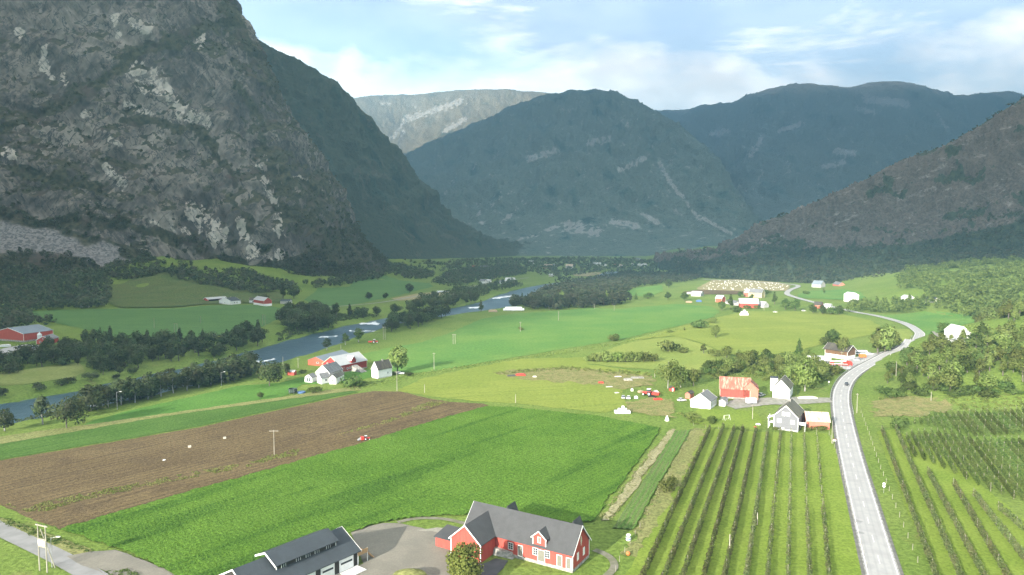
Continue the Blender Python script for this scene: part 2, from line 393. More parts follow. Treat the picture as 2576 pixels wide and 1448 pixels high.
def hill_mat(name, dark, lite, brown, rockc, tree=11., brown_r=(.5, .66), top=None):
    t = NT(name, .97, .05); o = t.mp()
    n = t.noise(o, 1 / tree, 4, .75)
    base = t.mix(t.step(n, .32, .68), dark, lite)
    pn_ = t.noise(t.mp((1, 1, .6)), 1 / (tree * 9), 8, .68)
    base = t.mix(t.math('MULTIPLY', t.step(pn_, *brown_r), t.step(n, .28, .6)), base, brown)
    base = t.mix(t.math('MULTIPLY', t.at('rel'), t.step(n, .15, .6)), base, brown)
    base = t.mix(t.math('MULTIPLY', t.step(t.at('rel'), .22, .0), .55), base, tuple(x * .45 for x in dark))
    rk = t.noise(t.mp((1 / 60, 1 / 60, 1 / 150), loc=(3, 1, 2)), 1, 7, .72, .5)
    base = t.mix(t.math('MULTIPLY', t.step(rk, .57, .66), t.step(n, .3, .6)), base, rockc)
    base = t.mix(t.step(t.math('ADD', t.at('bare'), t.math('MULTIPLY', t.math('SUBTRACT', t.noise(o, 1 / (tree * 2.2), 6, .75), .5), 1.7)), .48, .68), base, t.mix(t.step(n, .3, .7), tuple(x * .72 for x in rockc), rockc))
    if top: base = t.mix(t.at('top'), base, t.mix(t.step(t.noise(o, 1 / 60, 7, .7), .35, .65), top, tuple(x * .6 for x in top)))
    t.bump(n, 1., tree * .9); return t.col(base)
def farther(cols, y0, k): return [[(p if p[0] == 'w' else (p[0], p[1], p[2] if p[2] <= y0 else y0 + (p[2] - y0) * k) + tuple(p[3:])) for p in c] for c in cols]
def mound(name, cols, ns, nt, mat, label, gully=34., gs=170., fine=9., zoom=1., scars=(), ptop=None, seed=0., back=3):
    S = loft(cols, ns, nt); Nn = normals(S)
    if Nn[ns // 2, nt // 3, 2] < 0: Nn = -Nn
    x, y, z = S[..., 0], S[..., 1], S[..., 2]
    tt = np.broadcast_to(np.linspace(0, 1, nt), S.shape[:2])
    ridge = (back / (len(cols[0]) - 1))
    am = sst(tt, .02, .3) * (1 - .75 * sst(tt, ridge - .13, ridge - .02))
    d = gully * fbm(x / gs + seed, y / (gs * 1.6), z / (gs * 2.5), 5, .52, ridge=True) + fine * fbm(x / 42, y / 42, z / 60 + seed, 4, .6)
    S = S + Nn * (d * am)[..., None]; S[..., 2] += 7 * fbm(x / 33, y / 33, seed, 3) * sst(tt, .2, .5)
    px, py = topix(S)
    w = 7 * fbm(x / 50, y / 50, z / 50, 4)
    bare = segmask(px + w, py + w * .6, scars) if scars else np.zeros(px.shape)
    bare = np.clip(bare * (1.1 + 1.2 * fbm(x / 30, y / 30, z / 30, 3)), 0, 1)
    topv = np.zeros(px.shape) if ptop is None else sst(z + 70 * fbm(x / 220, y / 220, seed, 5), *ptop)
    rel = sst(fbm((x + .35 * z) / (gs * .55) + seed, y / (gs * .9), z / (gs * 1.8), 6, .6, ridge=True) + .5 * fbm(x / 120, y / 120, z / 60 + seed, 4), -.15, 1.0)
    return S, finish(name, S, mat, dict(bare=bare, top=topv, rel=rel), label)

mat_h2 = hill_mat('dark_forest_slope', (.014, .040, .034), (.045, .088, .062), (.07, .088, .06), (.12, .13, .10), 11., (.58, .72))
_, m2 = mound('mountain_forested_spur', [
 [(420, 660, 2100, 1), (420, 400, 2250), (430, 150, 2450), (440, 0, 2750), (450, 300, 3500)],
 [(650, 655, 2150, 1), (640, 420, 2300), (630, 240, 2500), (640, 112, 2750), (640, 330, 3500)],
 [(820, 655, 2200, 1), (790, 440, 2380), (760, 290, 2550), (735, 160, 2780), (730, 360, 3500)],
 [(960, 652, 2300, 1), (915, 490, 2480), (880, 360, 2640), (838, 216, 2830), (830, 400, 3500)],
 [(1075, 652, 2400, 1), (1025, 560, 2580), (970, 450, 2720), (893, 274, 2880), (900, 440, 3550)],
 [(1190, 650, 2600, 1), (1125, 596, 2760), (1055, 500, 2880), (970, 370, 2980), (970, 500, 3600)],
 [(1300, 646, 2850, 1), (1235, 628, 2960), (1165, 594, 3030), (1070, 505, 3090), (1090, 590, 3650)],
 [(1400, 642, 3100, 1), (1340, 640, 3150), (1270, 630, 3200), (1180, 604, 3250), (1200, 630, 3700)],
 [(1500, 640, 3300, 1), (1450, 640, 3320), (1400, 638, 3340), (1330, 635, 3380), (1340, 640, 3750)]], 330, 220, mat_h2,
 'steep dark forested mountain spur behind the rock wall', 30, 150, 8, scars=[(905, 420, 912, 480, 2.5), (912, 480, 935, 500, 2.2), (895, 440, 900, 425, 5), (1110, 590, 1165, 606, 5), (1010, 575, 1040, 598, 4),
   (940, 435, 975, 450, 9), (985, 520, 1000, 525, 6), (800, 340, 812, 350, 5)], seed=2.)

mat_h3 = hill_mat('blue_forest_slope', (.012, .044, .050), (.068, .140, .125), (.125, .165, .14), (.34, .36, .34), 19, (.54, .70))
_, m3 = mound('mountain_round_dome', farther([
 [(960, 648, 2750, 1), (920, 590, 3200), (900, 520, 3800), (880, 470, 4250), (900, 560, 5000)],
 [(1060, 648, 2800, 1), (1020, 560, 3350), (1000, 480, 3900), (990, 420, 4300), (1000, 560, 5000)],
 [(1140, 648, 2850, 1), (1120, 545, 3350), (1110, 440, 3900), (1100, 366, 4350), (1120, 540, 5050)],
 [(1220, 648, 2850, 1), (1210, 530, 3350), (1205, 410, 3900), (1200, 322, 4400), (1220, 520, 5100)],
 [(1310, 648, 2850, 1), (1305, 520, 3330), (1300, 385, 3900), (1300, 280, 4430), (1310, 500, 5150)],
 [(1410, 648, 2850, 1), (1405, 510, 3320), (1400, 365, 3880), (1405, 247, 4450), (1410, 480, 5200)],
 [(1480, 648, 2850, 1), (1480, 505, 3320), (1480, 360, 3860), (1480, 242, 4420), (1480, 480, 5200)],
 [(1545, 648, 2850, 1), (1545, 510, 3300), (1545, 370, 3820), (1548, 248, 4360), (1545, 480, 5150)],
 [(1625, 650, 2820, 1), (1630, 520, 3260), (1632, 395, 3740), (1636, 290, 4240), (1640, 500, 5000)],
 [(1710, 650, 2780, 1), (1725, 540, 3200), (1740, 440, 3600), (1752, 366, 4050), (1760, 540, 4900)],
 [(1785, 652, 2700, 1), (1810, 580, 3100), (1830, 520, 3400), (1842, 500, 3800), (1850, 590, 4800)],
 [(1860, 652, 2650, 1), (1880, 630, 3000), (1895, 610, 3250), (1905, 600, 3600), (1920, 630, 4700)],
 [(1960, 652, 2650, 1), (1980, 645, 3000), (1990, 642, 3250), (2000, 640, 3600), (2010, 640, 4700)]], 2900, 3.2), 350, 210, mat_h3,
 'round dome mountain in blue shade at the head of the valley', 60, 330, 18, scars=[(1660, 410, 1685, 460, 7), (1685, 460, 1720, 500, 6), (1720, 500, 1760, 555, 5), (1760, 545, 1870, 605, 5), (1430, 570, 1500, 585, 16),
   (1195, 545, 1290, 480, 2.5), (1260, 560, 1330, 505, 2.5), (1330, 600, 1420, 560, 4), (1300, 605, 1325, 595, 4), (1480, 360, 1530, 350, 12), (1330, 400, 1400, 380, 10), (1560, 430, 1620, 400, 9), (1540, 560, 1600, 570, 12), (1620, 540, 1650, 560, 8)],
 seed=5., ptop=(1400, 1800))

mat_h3b = hill_mat('high_moor', (.060, .066, .040), (.115, .11, .068), (.15, .125, .082), (.30, .28, .24), 22, (.42, .62))
_, m3b = mound('mountain_high_moor', farther([
 [(760, 560, 4600, 1), (760, 430, 4900), (760, 340, 5300), (760, 285, 5700), (760, 420, 6600)],
 [(880, 560, 4600, 1), (880, 420, 4950), (880, 320, 5300), (880, 256, 5700), (880, 400, 6600)],
 [(960, 560, 4700, 1), (965, 430, 5000), (965, 320, 5350), (960, 246, 5750), (960, 400, 6700)],
 [(1040, 560, 4700, 1), (1020, 430, 5000), (1035, 330, 5350), (1040, 243, 5750), (1040, 400, 6700)],
 [(1150, 560, 4700, 1), (1130, 410, 5000), (1140, 305, 5350), (1150, 236, 5750), (1150, 400, 6700)],
 [(1250, 560, 4750, 1), (1240, 400, 5050), (1245, 300, 5350), (1250, 233, 5750), (1250, 400, 6700)],
 [(1340, 560, 4800, 1), (1335, 400, 5100), (1335, 300, 5400), (1335, 239, 5750), (1335, 400, 6700)],
 [(1430, 560, 4900, 1), (1430, 400, 5150), (1430, 310, 5400), (1430, 252, 5750), (1430, 400, 6700)],
 [(1560, 560, 4900, 1), (1560, 440, 5150), (1560, 350, 5400), (1560, 300, 5750), (1560, 420, 6700)]], 2900, 2.4), 260, 150, mat_h3b,
 'pale sunlit moorland ridge under the cloud bank', 26, 320, 9, scars=[(985, 350, 1030, 290, 6), (1000, 390, 1015, 330, 4), (1120, 330, 1170, 300, 8), (1040, 262, 1044, 272, 4), (960, 260, 980, 262, 4), (1030, 300, 1160, 255, 9)], seed=8.)

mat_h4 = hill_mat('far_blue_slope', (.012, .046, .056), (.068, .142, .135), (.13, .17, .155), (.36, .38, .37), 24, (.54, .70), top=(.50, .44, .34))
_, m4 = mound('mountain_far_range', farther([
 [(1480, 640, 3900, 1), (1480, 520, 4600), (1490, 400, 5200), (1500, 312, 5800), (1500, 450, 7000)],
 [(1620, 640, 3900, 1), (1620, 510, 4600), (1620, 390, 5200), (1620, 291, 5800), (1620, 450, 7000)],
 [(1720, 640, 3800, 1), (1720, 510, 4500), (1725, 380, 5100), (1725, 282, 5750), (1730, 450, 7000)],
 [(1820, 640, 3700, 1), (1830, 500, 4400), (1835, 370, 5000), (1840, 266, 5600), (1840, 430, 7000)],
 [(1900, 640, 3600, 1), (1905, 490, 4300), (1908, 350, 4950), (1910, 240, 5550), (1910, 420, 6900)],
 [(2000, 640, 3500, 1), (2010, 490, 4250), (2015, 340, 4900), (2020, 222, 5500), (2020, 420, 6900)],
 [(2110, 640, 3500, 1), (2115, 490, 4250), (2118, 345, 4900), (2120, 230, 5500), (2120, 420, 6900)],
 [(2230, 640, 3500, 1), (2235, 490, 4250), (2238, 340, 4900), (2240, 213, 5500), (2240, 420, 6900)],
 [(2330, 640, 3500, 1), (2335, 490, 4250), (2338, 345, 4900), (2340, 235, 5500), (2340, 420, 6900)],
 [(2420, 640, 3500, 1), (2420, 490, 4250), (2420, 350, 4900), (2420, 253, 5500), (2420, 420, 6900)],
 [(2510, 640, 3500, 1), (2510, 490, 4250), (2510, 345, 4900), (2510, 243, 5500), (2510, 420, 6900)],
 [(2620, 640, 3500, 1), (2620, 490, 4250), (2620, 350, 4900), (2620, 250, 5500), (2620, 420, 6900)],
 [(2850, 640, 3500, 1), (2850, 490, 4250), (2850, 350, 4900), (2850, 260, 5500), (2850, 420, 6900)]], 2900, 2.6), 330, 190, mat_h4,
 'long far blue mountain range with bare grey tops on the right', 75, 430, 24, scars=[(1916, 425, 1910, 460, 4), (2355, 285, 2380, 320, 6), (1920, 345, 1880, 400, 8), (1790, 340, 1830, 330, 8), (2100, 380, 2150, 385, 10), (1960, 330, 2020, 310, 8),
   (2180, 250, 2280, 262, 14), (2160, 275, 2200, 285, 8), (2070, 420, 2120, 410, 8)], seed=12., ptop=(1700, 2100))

# --- heathery slope on the right
c5 = [
 [(1640, 672, 1750, 1), (1660, 668, 1850), (1690, 664, 1950), (1730, 660, 2050), (1800, 668, 2700)],
 [(1745, 696, 1350, 1), (1770, 684, 1420), (1795, 668, 1520), (1825, 640, 1680), (1900, 650, 2500)],
 [(1850, 704, 1240, 1), (1880, 676, 1330), (1905, 640, 1460), (1935, 583, 1680), (2000, 640, 2500)],
 [(1960, 712, 1170, 1), (1995, 672, 1280), (2020, 625, 1430), (2050, 530, 1680), (2100, 600, 2500)],
 [(2070, 716, 1120, 1), (2105, 664, 1240), (2135, 600, 1400), (2165, 476, 1690), (2200, 580, 2500)],
 [(2180, 722, 1060, 1), (2215, 655, 1200), (2245, 580, 1380), (2280, 414, 1700), (2300, 540, 2500)],
 [(2300, 725, 1010, 1), (2330, 645, 1170), (2360, 560, 1360), (2400, 368, 1700), (2420, 500, 2500)],
 [(2440, 720, 960, 1), (2465, 630, 1130), (2490, 540, 1330), (2525, 290, 1700), (2540, 460, 2500)],
 [(2600, 715, 900, 1), (2620, 610, 1080), (2645, 510, 1290), (2670, 205, 1700), (2680, 420, 2500)],
 [(2850, 710, 820, 1), (2860, 570, 1000), (2880, 440, 1220), (2900, 80, 1650), (2900, 380, 2500)],
 [(3600, 740, 500, 1), (3600, 500, 700), (3600, 300, 950), (3600, -100, 1400), (3600, 300, 2400)],
 [(6500, 800, 250, 1), (6500, 400, 400), (6500, 100, 600), (6500, -300, 900), (6500, 200, 2000)]]
S = loft(c5, 430, 200); Nn = normals(S)
if Nn[170, 50, 2] < 0: Nn = -Nn
x, y, z = S[..., 0], S[..., 1], S[..., 2]
tt = np.broadcast_to(np.linspace(0, 1, 200), S.shape[:2])
am = sst(tt, .03, .2) * (1 - .7 * sst(tt, .64, .74))
d = 15 * fbm(x / 95, y / 95, z / 130, 5, .55, ridge=True) + 6 * fbm((x + y) / 22, (y - x) / 22, z / 14, 4, .6, ridge=True) + 1.6 * fbm(x / 7, y / 7, z / 7, 3)
S = S + Nn * (d * am)[..., None]
px, py = topix(S)
w = 14 * fbm(x / 50, y / 50, z / 50, 4)
# height above the slope's foot in the print drives where the wood ends
fy = np.interp(px, [1750, 1850, 1960, 2070, 2180, 2300, 2440, 2600], [655, 640, 622, 626, 628, 618, 590, 530])
low = sst(py + w - fy, -18, 14)
veg = np.clip(low + sst(fbm(x / 75 + 3, y / 75, z / 75, 5), .25, .6) + .85 * sst(tt, .66, .73) * sst(fbm(x / 30, y / 30, 1, 3), -.2, .2), 0, 1)
t = NT('heather_slope', .97, .08); o = t.mp()
n = t.noise(o, 1 / 6, 5, .72); rk = t.noise(t.mp((1 / 30, 1 / 30, 1 / 12), (R(20), R(12), 0)), 1, 7, .7, .4)
heath = t.mix(t.step(n, .3, .7), (.085, .068, .056), (.17, .145, .118))
heath = t.mix(t.step(rk, .56, .70), heath, (.33, .31, .285))
gr = t.mix(t.step(t.noise(o, 1 / 8, 4, .75), .33, .67), (.028, .043, .026), (.075, .095, .05))
e = t.step(t.math('ADD', t.at('veg'), t.math('MULTIPLY', t.math('SUBTRACT', t.noise(o, 1 / 18, 6, .7), .5), 1.1)), .4, .6)
t.bump(t.math('ADD', n, rk), .9, 3.); t.col(t.mix(e, heath, gr))
slope_grid = S; slope_veg = veg; slope_t = tt
finish('mountain_heather_slope', S, t.m, dict(veg=veg), 'brown heathery mountainside rising on the right above dark woods')

# ------------------------------------------------------------------ draped sheets: fields, roads, water
def world_poly(pp): return [G(*p)[:2] for p in pp]
def densify(P, step):
    out = []
    for a, b in zip(P, P[1:] + P[:1]):
        n = max(1, int(math.hypot(b[0] - a[0], b[1] - a[1]) / step))
        out += [(a[0] + (b[0] - a[0]) * i / n, a[1] + (b[1] - a[1]) * i / n) for i in range(n)]
    return out
def inside(P, x, y):
    P = np.asarray(P); x = np.asarray(x); y = np.asarray(y); c = np.zeros(x.shape, bool)
    for (x0, y0), (x1, y1) in zip(P, np.roll(P, -1, 0)):
        with np.errstate(divide='ignore', invalid='ignore'):
            c ^= ((y0 > y) != (y1 > y)) & (x < (x1 - x0) * (y - y0) / (y1 - y0 + 1e-12) + x0)
    return c
SHEETS = {}
def drape(name, poly, mat, lift=.06, step=6., jit=.8, world=False, kind='structure', label=None, hfun=None):
    P = list(poly) if world else world_poly(poly)
    P = densify(P, step * .5)
    if jit:
        a = np.array(P); a[:, 0] += jit * fbm(a[:, 0] / 5, a[:, 1] / 5, 1.5, 3); a[:, 1] += jit * fbm(a[:, 0] / 5, a[:, 1] / 5, 7.5, 3); P = [tuple(p) for p in a]
    a = np.array(P); lo, hi = a.min(0), a.max(0)
    X, Y = np.meshgrid(np.arange(lo[0], hi[0], step), np.arange(lo[1], hi[1], step)); X = X.ravel() + .013; Y = Y.ravel() + .017
    m = inside(a, X, Y); pts = [Vector(p) for p in P] + [Vector((u, v)) for u, v in zip(X[m], Y[m])]
    n = len(P); edges = [(i, (i + 1) % n) for i in range(n)]
    r = delaunay_2d_cdt(pts, edges, [list(range(n))], 1, 1e-4)
    V = np.array([(v.x, v.y) for v in r[0]]); T = [f for f in r[2] if len(f) == 3]
    z = zt(V[:, 0], V[:, 1]) + lift + .00035 * np.hypot(V[:, 0], V[:, 1])
    if hfun is not None: z = z + hfun(V[:, 0], V[:, 1])
    T = np.array(T)
    e1 = V[T[:, 1]] - V[T[:, 0]]; e2 = V[T[:, 2]] - V[T[:, 0]]; flip = e1[:, 0] * e2[:, 1] - e1[:, 1] * e2[:, 0] < 0
    T[flip] = T[flip][:, ::-1]
    SHEETS[name] = a
    return obj(name, mesh_np(name, np.c_[V, z], T, True), mat, kind=kind, label=label)
def ribbon(name, line, half, mat, lift, step=3., off=0., kind='structure', label=None, parent=None, gaps=None, zfun=None):
    L = np.array([p[:2] for p in line], float)
    C = catmull(L, len(L) * 14)
    s = np.r_[0, np.cumsum(np.hypot(*np.diff(C, axis=0).T))]
    n = max(2, int(s[-1] / step)); q = np.linspace(0, s[-1], n); C = np.c_[np.interp(q, s, C[:, 0]), np.interp(q, s, C[:, 1])]
    T = np.gradient(C, axis=0); T /= np.linalg.norm(T, axis=1)[:, None]; Nn = np.c_[-T[:, 1], T[:, 0]]
    hw = half if np.ndim(half) == 0 else np.interp(q, np.linspace(0, s[-1], len(half)), half)
    hw = np.broadcast_to(hw, (n,))[:, None]
    A = C + Nn * (off - hw); B = C + Nn * (off + hw)
    k = 9
    W = np.stack([A + (B - A) * i / (k - 1) for i in range(k)], 1)
    cz = zt(C[:, 0], C[:, 1]) if zfun is None else np.full(n, zfun)
    z = np.repeat(cz[:, None], k, 1) + lift + (0 if zfun is not None else .00035 * np.hypot(C[:, 0], C[:, 1])[:, None])
    F = gridfaces(np.arange(n * k).reshape(n, k))
    if gaps is not None:
        on, per = gaps; keep = (q[:-1] % per) < on; F = F.reshape(n - 1, k - 1, 4)[keep].reshape(-1, 4)
    me = mesh_np(name, np.concatenate([W, z[..., None]], -1).reshape(-1, 3), F[:, ::-1], True)
    attr(me, 'across', np.tile(np.linspace(-1, 1, k), n))
    return obj(name, me, mat, parent, kind=kind, label=label), C

ROWD = math.atan2(*(np.subtract(G(900, 1118)[:2], G(150, 1332)[:2])[::-1]))
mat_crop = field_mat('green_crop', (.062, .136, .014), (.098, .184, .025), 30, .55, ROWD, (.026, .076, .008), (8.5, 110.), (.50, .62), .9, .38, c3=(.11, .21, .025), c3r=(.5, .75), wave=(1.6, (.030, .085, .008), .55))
mat_soil = field_mat('ploughed_soil', (.118, .085, .042), (.152, .113, .058), 30, .9, ROWD, (.070, .050, .030), (1.1, 60.), (.48, .62), .8, .28, c3=(.075, .055, .034), c3r=(.52, .7), wave=(2.6, (.075, .052, .030), .6))
mat_lush = field_mat('lush_meadow', (.062, .150, .024), (.088, .188, .034), 22, 1.2, bump=.5, small_amt=.2)
mat_strip = field_mat('dark_grass', (.055, .115, .020), (.075, .140, .028), 16, .9, ROWD, (.045, .095, .018), (2.5, 40.), (.45, .7), .7, .3)
mat_rough = field_mat('rank_grass', (.16, .185, .060), (.215, .215, .085), 12, .8, bump=.8, small_amt=.35, c3=(.10, .135, .038), c3r=(.52, .66))
mat_mead = field_mat('far_meadow', (.080, .185, .040), (.128, .222, .048), 55, 1.8, R(35), (.10, .20, .04), (4, 90), (.45, .7), .4, .16)
mat_olive = field_mat('mown_meadow', (.165, .215, .038), (.21, .25, .05), 45, 1.6, R(14), (.15, .20, .036), (3, 70), (.45, .7), .4, .16)
mat_lime = field_mat('pale_meadow', (.175, .23, .05), (.215, .255, .06), 30, 1.5, bump=.4, small_amt=.16)
mat_orch = field_mat('orchard_grass', (.135, .20, .028), (.175, .238, .040), 18, .8, bump=.5, small_amt=.22)
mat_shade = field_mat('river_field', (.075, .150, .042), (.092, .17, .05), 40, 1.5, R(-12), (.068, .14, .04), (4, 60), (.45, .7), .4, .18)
mat_stub = field_mat('stubble', (.26, .235, .115), (.30, .26, .14), 30, 1.5, R(10), (.21, .20, .09), (4, 60), (.45, .7), .4, .15)
mat_dry = field_mat('dry_grass', (.195, .19, .07), (.235, .21, .09), 9, .8, bump=.8, small_amt=.32, c3=(.12, .165, .04), c3r=(.45, .6))
mat_pale = field_mat('straw_verge', (.26, .25, .13), (.31, .29, .17), 6, .6, bump=.8, small_amt=.35, c3=(.15, .18, .06), c3r=(.55, .7))

# nearest: brown field, crop, strips
BROWN = [(-60, 1174), (0, 1160), (500, 1077), (870, 997), (940, 985), (1010, 987), (1075, 1003), (1130, 1012), (1215, 1017), (1228, 1022), (1100, 1056), (900, 1119), (640, 1192), (400, 1258), (150, 1334), (118, 1322), (60, 1298), (0, 1272), (-60, 1258)]
drape('ploughed_field', BROWN, mat_soil, .05, 4., .6, label='brown ploughed field beside the green crop')
def crop_h(x, y):
    u = x * math.cos(ROWD) + y * math.sin(ROWD); v = -x * math.sin(ROWD) + y * math.cos(ROWD)
    return .30 + .13 * np.sin(v * 2 * math.pi / .9) + .16 * fbm(x / .8, y / .8, 0, 2) + .06 * fbm(x / 6, y / 6, 3, 2)
CROP = [(124, 1326), (150, 1336), (400, 1260), (640, 1194), (900, 1121), (1100, 1058), (1228, 1024), (1300, 1028), (1500, 1048), (1662, 1079), (1640, 1112), (1590, 1180), (1490, 1312), (1440, 1320),
        (1290, 1290), (1190, 1296), (1100, 1299), (1000, 1310), (925, 1326), (870, 1345), (700, 1410), (610, 1452), (440, 1452), (360, 1408), (290, 1380)]
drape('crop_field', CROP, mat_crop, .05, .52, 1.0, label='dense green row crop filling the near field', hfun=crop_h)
drape('grass_strip', [(-60, 1130), (0, 1118), (400, 1050), (700, 1008), (880, 984), (905, 988), (860, 996), (500, 1074), (0, 1158), (-60, 1170)], mat_strip, .05, 3., .7, label='dark green strip above the brown field')
drape('rank_verge', [(-60, 1104), (0, 1100), (250, 1066), (600, 1016), (880, 975), (900, 972), (910, 984), (880, 985), (700, 1009), (400, 1051), (0, 1119), (-60, 1128)], mat_rough, .11, 3., .8)
drape('mown_paddock', [(205, 1072), (240, 1058), (330, 1033), (480, 1000), (600, 972), (740, 962), (745, 985), (700, 1003), (600, 1016), (400, 1046), (250, 1066)], mat_lush, .05, 4., .8)
WEEDS = [[(5, 1268), (60, 1277), (200, 1244), (350, 1217), (480, 1190), (560, 1176), (700, 1150), (735, 1143), (720, 1152), (600, 1182), (480, 1204), (350, 1231), (200, 1262), (120, 1288), (60, 1290)],
          [(845, 1096), (980, 1056), (1075, 1010), (1130, 1013), (1060, 1034), (980, 1064), (900, 1085)], [(640, 1165), (690, 1140), (755, 1130), (745, 1148), (690, 1158)]]
# middle meadows
drape('far_meadow', [(872, 908), (905, 893), (960, 880), (1060, 862), (1130, 840), (1210, 804), (1290, 790), (1400, 783), (1480, 776), (1560, 778), (1700, 766), (1790, 772), (1812, 786), (1790, 800), (1700, 822), (1560, 856), (1400, 882), (1300, 899), (1100, 934), (1050, 940), (985, 935), (930, 905)], mat_mead, .05, 9., 1.5,
      label='broad bright green meadow sloping from the river')
drape('lime_meadow', [(1480, 896), (1600, 858), (1700, 848), (1760, 865), (1820, 888), (1850, 905), (1830, 930), (1700, 935), (1560, 925), (1475, 915)], mat_lime, .05, 7., 1.2)
drape('olive_meadow', [(1570, 860), (1700, 826), (1800, 801), (1880, 784), (2000, 785), (2110, 790), (2190, 808), (2215, 822), (2190, 845), (2100, 860), (1990, 888), (1900, 898), (1830, 893), (1760, 862), (1690, 846)], mat_olive, .11, 8., 1.5, label='wide olive meadow before the red farm')
drape('near_meadow', [(1000, 985), (1060, 955), (1150, 935), (1300, 905), (1470, 900), (1480, 918), (1640, 940), (1560, 990), (1580, 1020), (1520, 1040), (1300, 1016), (1210, 1012), (1100, 1000)], mat_olive, .05, 6., 1.2)
drape('dry_patch', [(1590, 1012), (1640, 1000), (1700, 1012), (1705, 1035), (1690, 1052), (1600, 1040), (1565, 1030)], mat_dry, .10, 2., 3.5)
drape('dry_patch', [(1235, 940), (1300, 930), (1420, 925), (1560, 938), (1640, 948), (1640, 975), (1560, 978), (1440, 965), (1300, 955)], mat_dry, .10, 2.5, 5.)
drape('dry_patch', [(2190, 1010), (2290, 995), (2390, 1005), (2400, 1030), (2300, 1050), (2200, 1050)], mat_dry, .10, 2.5, 5.)
drape('river_field', [(40, 787), (150, 781), (300, 778), (440, 778), (520, 770), (640, 768), (725, 778), (715, 795), (650, 828), (560, 846), (430, 858), (330, 856), (240, 836), (130, 812)], mat_shade, .05, 8., 1.5, label='green field on the shaded bank below the cliff')
drape('bracken_slope', [(262, 712), (330, 704), (480, 706), (560, 716), (720, 738), (705, 764), (640, 764), (520, 767), (440, 775), (300, 776), (270, 760)], field_mat('bracken', (.070, .112, .030), (.098, .120, .040), 22, 1.6, bump=.8, small_amt=.35, c3=(.125, .092, .045), c3r=(.58, .74)), .7, 5., 2.5, label='olive and rusty bracken slope under the rock wall')
drape('hill_pasture', [(765, 755), (800, 725), (880, 722), (905, 690), (935, 686), (980, 698), (1080, 714), (1090, 722), (1000, 745), (900, 765), (820, 780)], mat_shade, .05, 9., 1.5)
drape('stubble_strip', [(985, 752), (1060, 738), (1140, 735), (1150, 742), (1090, 752), (1000, 758)], mat_stub, .1, 9., 1.5)
drape('bank_pasture', [(-60, 945), (0, 940), (200, 912), (215, 935), (190, 950), (60, 968), (-60, 975)], field_mat('bank_grass', (.16, .20, .05), (.20, .225, .07), 20, 1.2, bump=.4, small_amt=.2), .06, 5., 1.0)
drape('bale_field', [(1752, 727), (1790, 706), (1860, 704), (1960, 712), (1990, 720), (1978, 733), (1880, 734), (1760, 731)], mat_stub, .06, 10., 1.5, label='pale stubble field dotted with white bales')
drape('tilled_plot', [(1720, 735), (1760, 730), (1880, 734), (1890, 742), (1780, 742), (1720, 740)], mat_soil, .1, 9., 1.)
drape('green_plot', [(2005, 742), (2040, 732), (2120, 728), (2165, 735), (2180, 752), (2080, 754), (2010, 750)], mat_mead, .06, 9., 1.)
drape('green_plot', [(1570, 735), (1600, 725), (1665, 718), (1668, 735), (1630, 748), (1590, 745)], mat_mead, .06, 9., 1.)
drape('roadside_plot', [(2200, 795), (2330, 782), (2420, 792), (2460, 800), (2400, 830), (2340, 842), (2300, 818), (2250, 805)], mat_mead, .06, 7., 1.)
drape('roadside_plot', [(2180, 862), (2230, 828), (2290, 830), (2298, 850), (2240, 872)], mat_lime, .06, 6., 1.)
drape('garden_lawn', [(1740, 1040), (1760, 1030), (1900, 1035), (1920, 1070), (1900, 1083), (1780, 1076), (1745, 1065)], mat_orch, .06, 3., .8)
drape('farm_lawn', [(735, 985), (760, 968), (870, 965), (1000, 938), (930, 930), (760, 950), (690, 968)], mat_lush, .06, 4., .8)
drape('stubble_plot', [(1440, 690), (1450, 688), (1510, 687), (1515, 691), (1480, 697), (1445, 696)], mat_stub, .3, 12., 1.)
# orchard floor, beds
drape('orchard_grass', [(1742, 1078), (1800, 1080), (1915, 1088), (2085, 1092), (2110, 1150), (2160, 1330), (2195, 1470), (1560, 1470), (1640, 1330), (1700, 1200)], mat_orch, .06, 4., .8, label='mown grass between the fruit rows')
drape('orchard_grass', [(2205, 1086), (2250, 1082), (2330, 1120), (2420, 1180), (2576, 1310), (2700, 1400), (2700, 1480), (2370, 1480), (2300, 1330), (2240, 1180)], mat_orch, .06, 4., .8)
drape('straw_verge', [(1690, 1081), (1700, 1083), (1596, 1232), (1532, 1312), (1512, 1312), (1566, 1235), (1644, 1130)], mat_pale, .16, 1.5, 1.0)
BED = [(1697, 1086), (1738, 1084), (1640, 1250), (1595, 1335), (1540, 1330), (1600, 1240)]
bdir = math.atan2(*(np.subtract(G(1717, 1085)[:2], G(1570, 1330)[:2])[::-1]))
drape('vegetable_bed', BED, field_mat('bed_leaves', (.075, .15, .028), (.105, .185, .04), 8, .5, bdir, (.115, .13, .06), (1.1, 60), (.5, .62), .8, .4, wave=(1.5, (.17, .165, .085), .8)), .05, .4, .3,
      hfun=lambda x, y: .22 + .2 * np.sin((-x * math.sin(bdir) + y * math.cos(bdir)) * 2 * math.pi / 1.5) + .1 * fbm(x / .5, y / .5, 0, 2), label='narrow vegetable bed in tight green rows')
drape('bed_verge', [(1740, 1080), (1775, 1080), (1690, 1250), (1600, 1400), (1575, 1400), (1600, 1335), (1645, 1250)], mat_rough, .10, 1.5, 1.8)

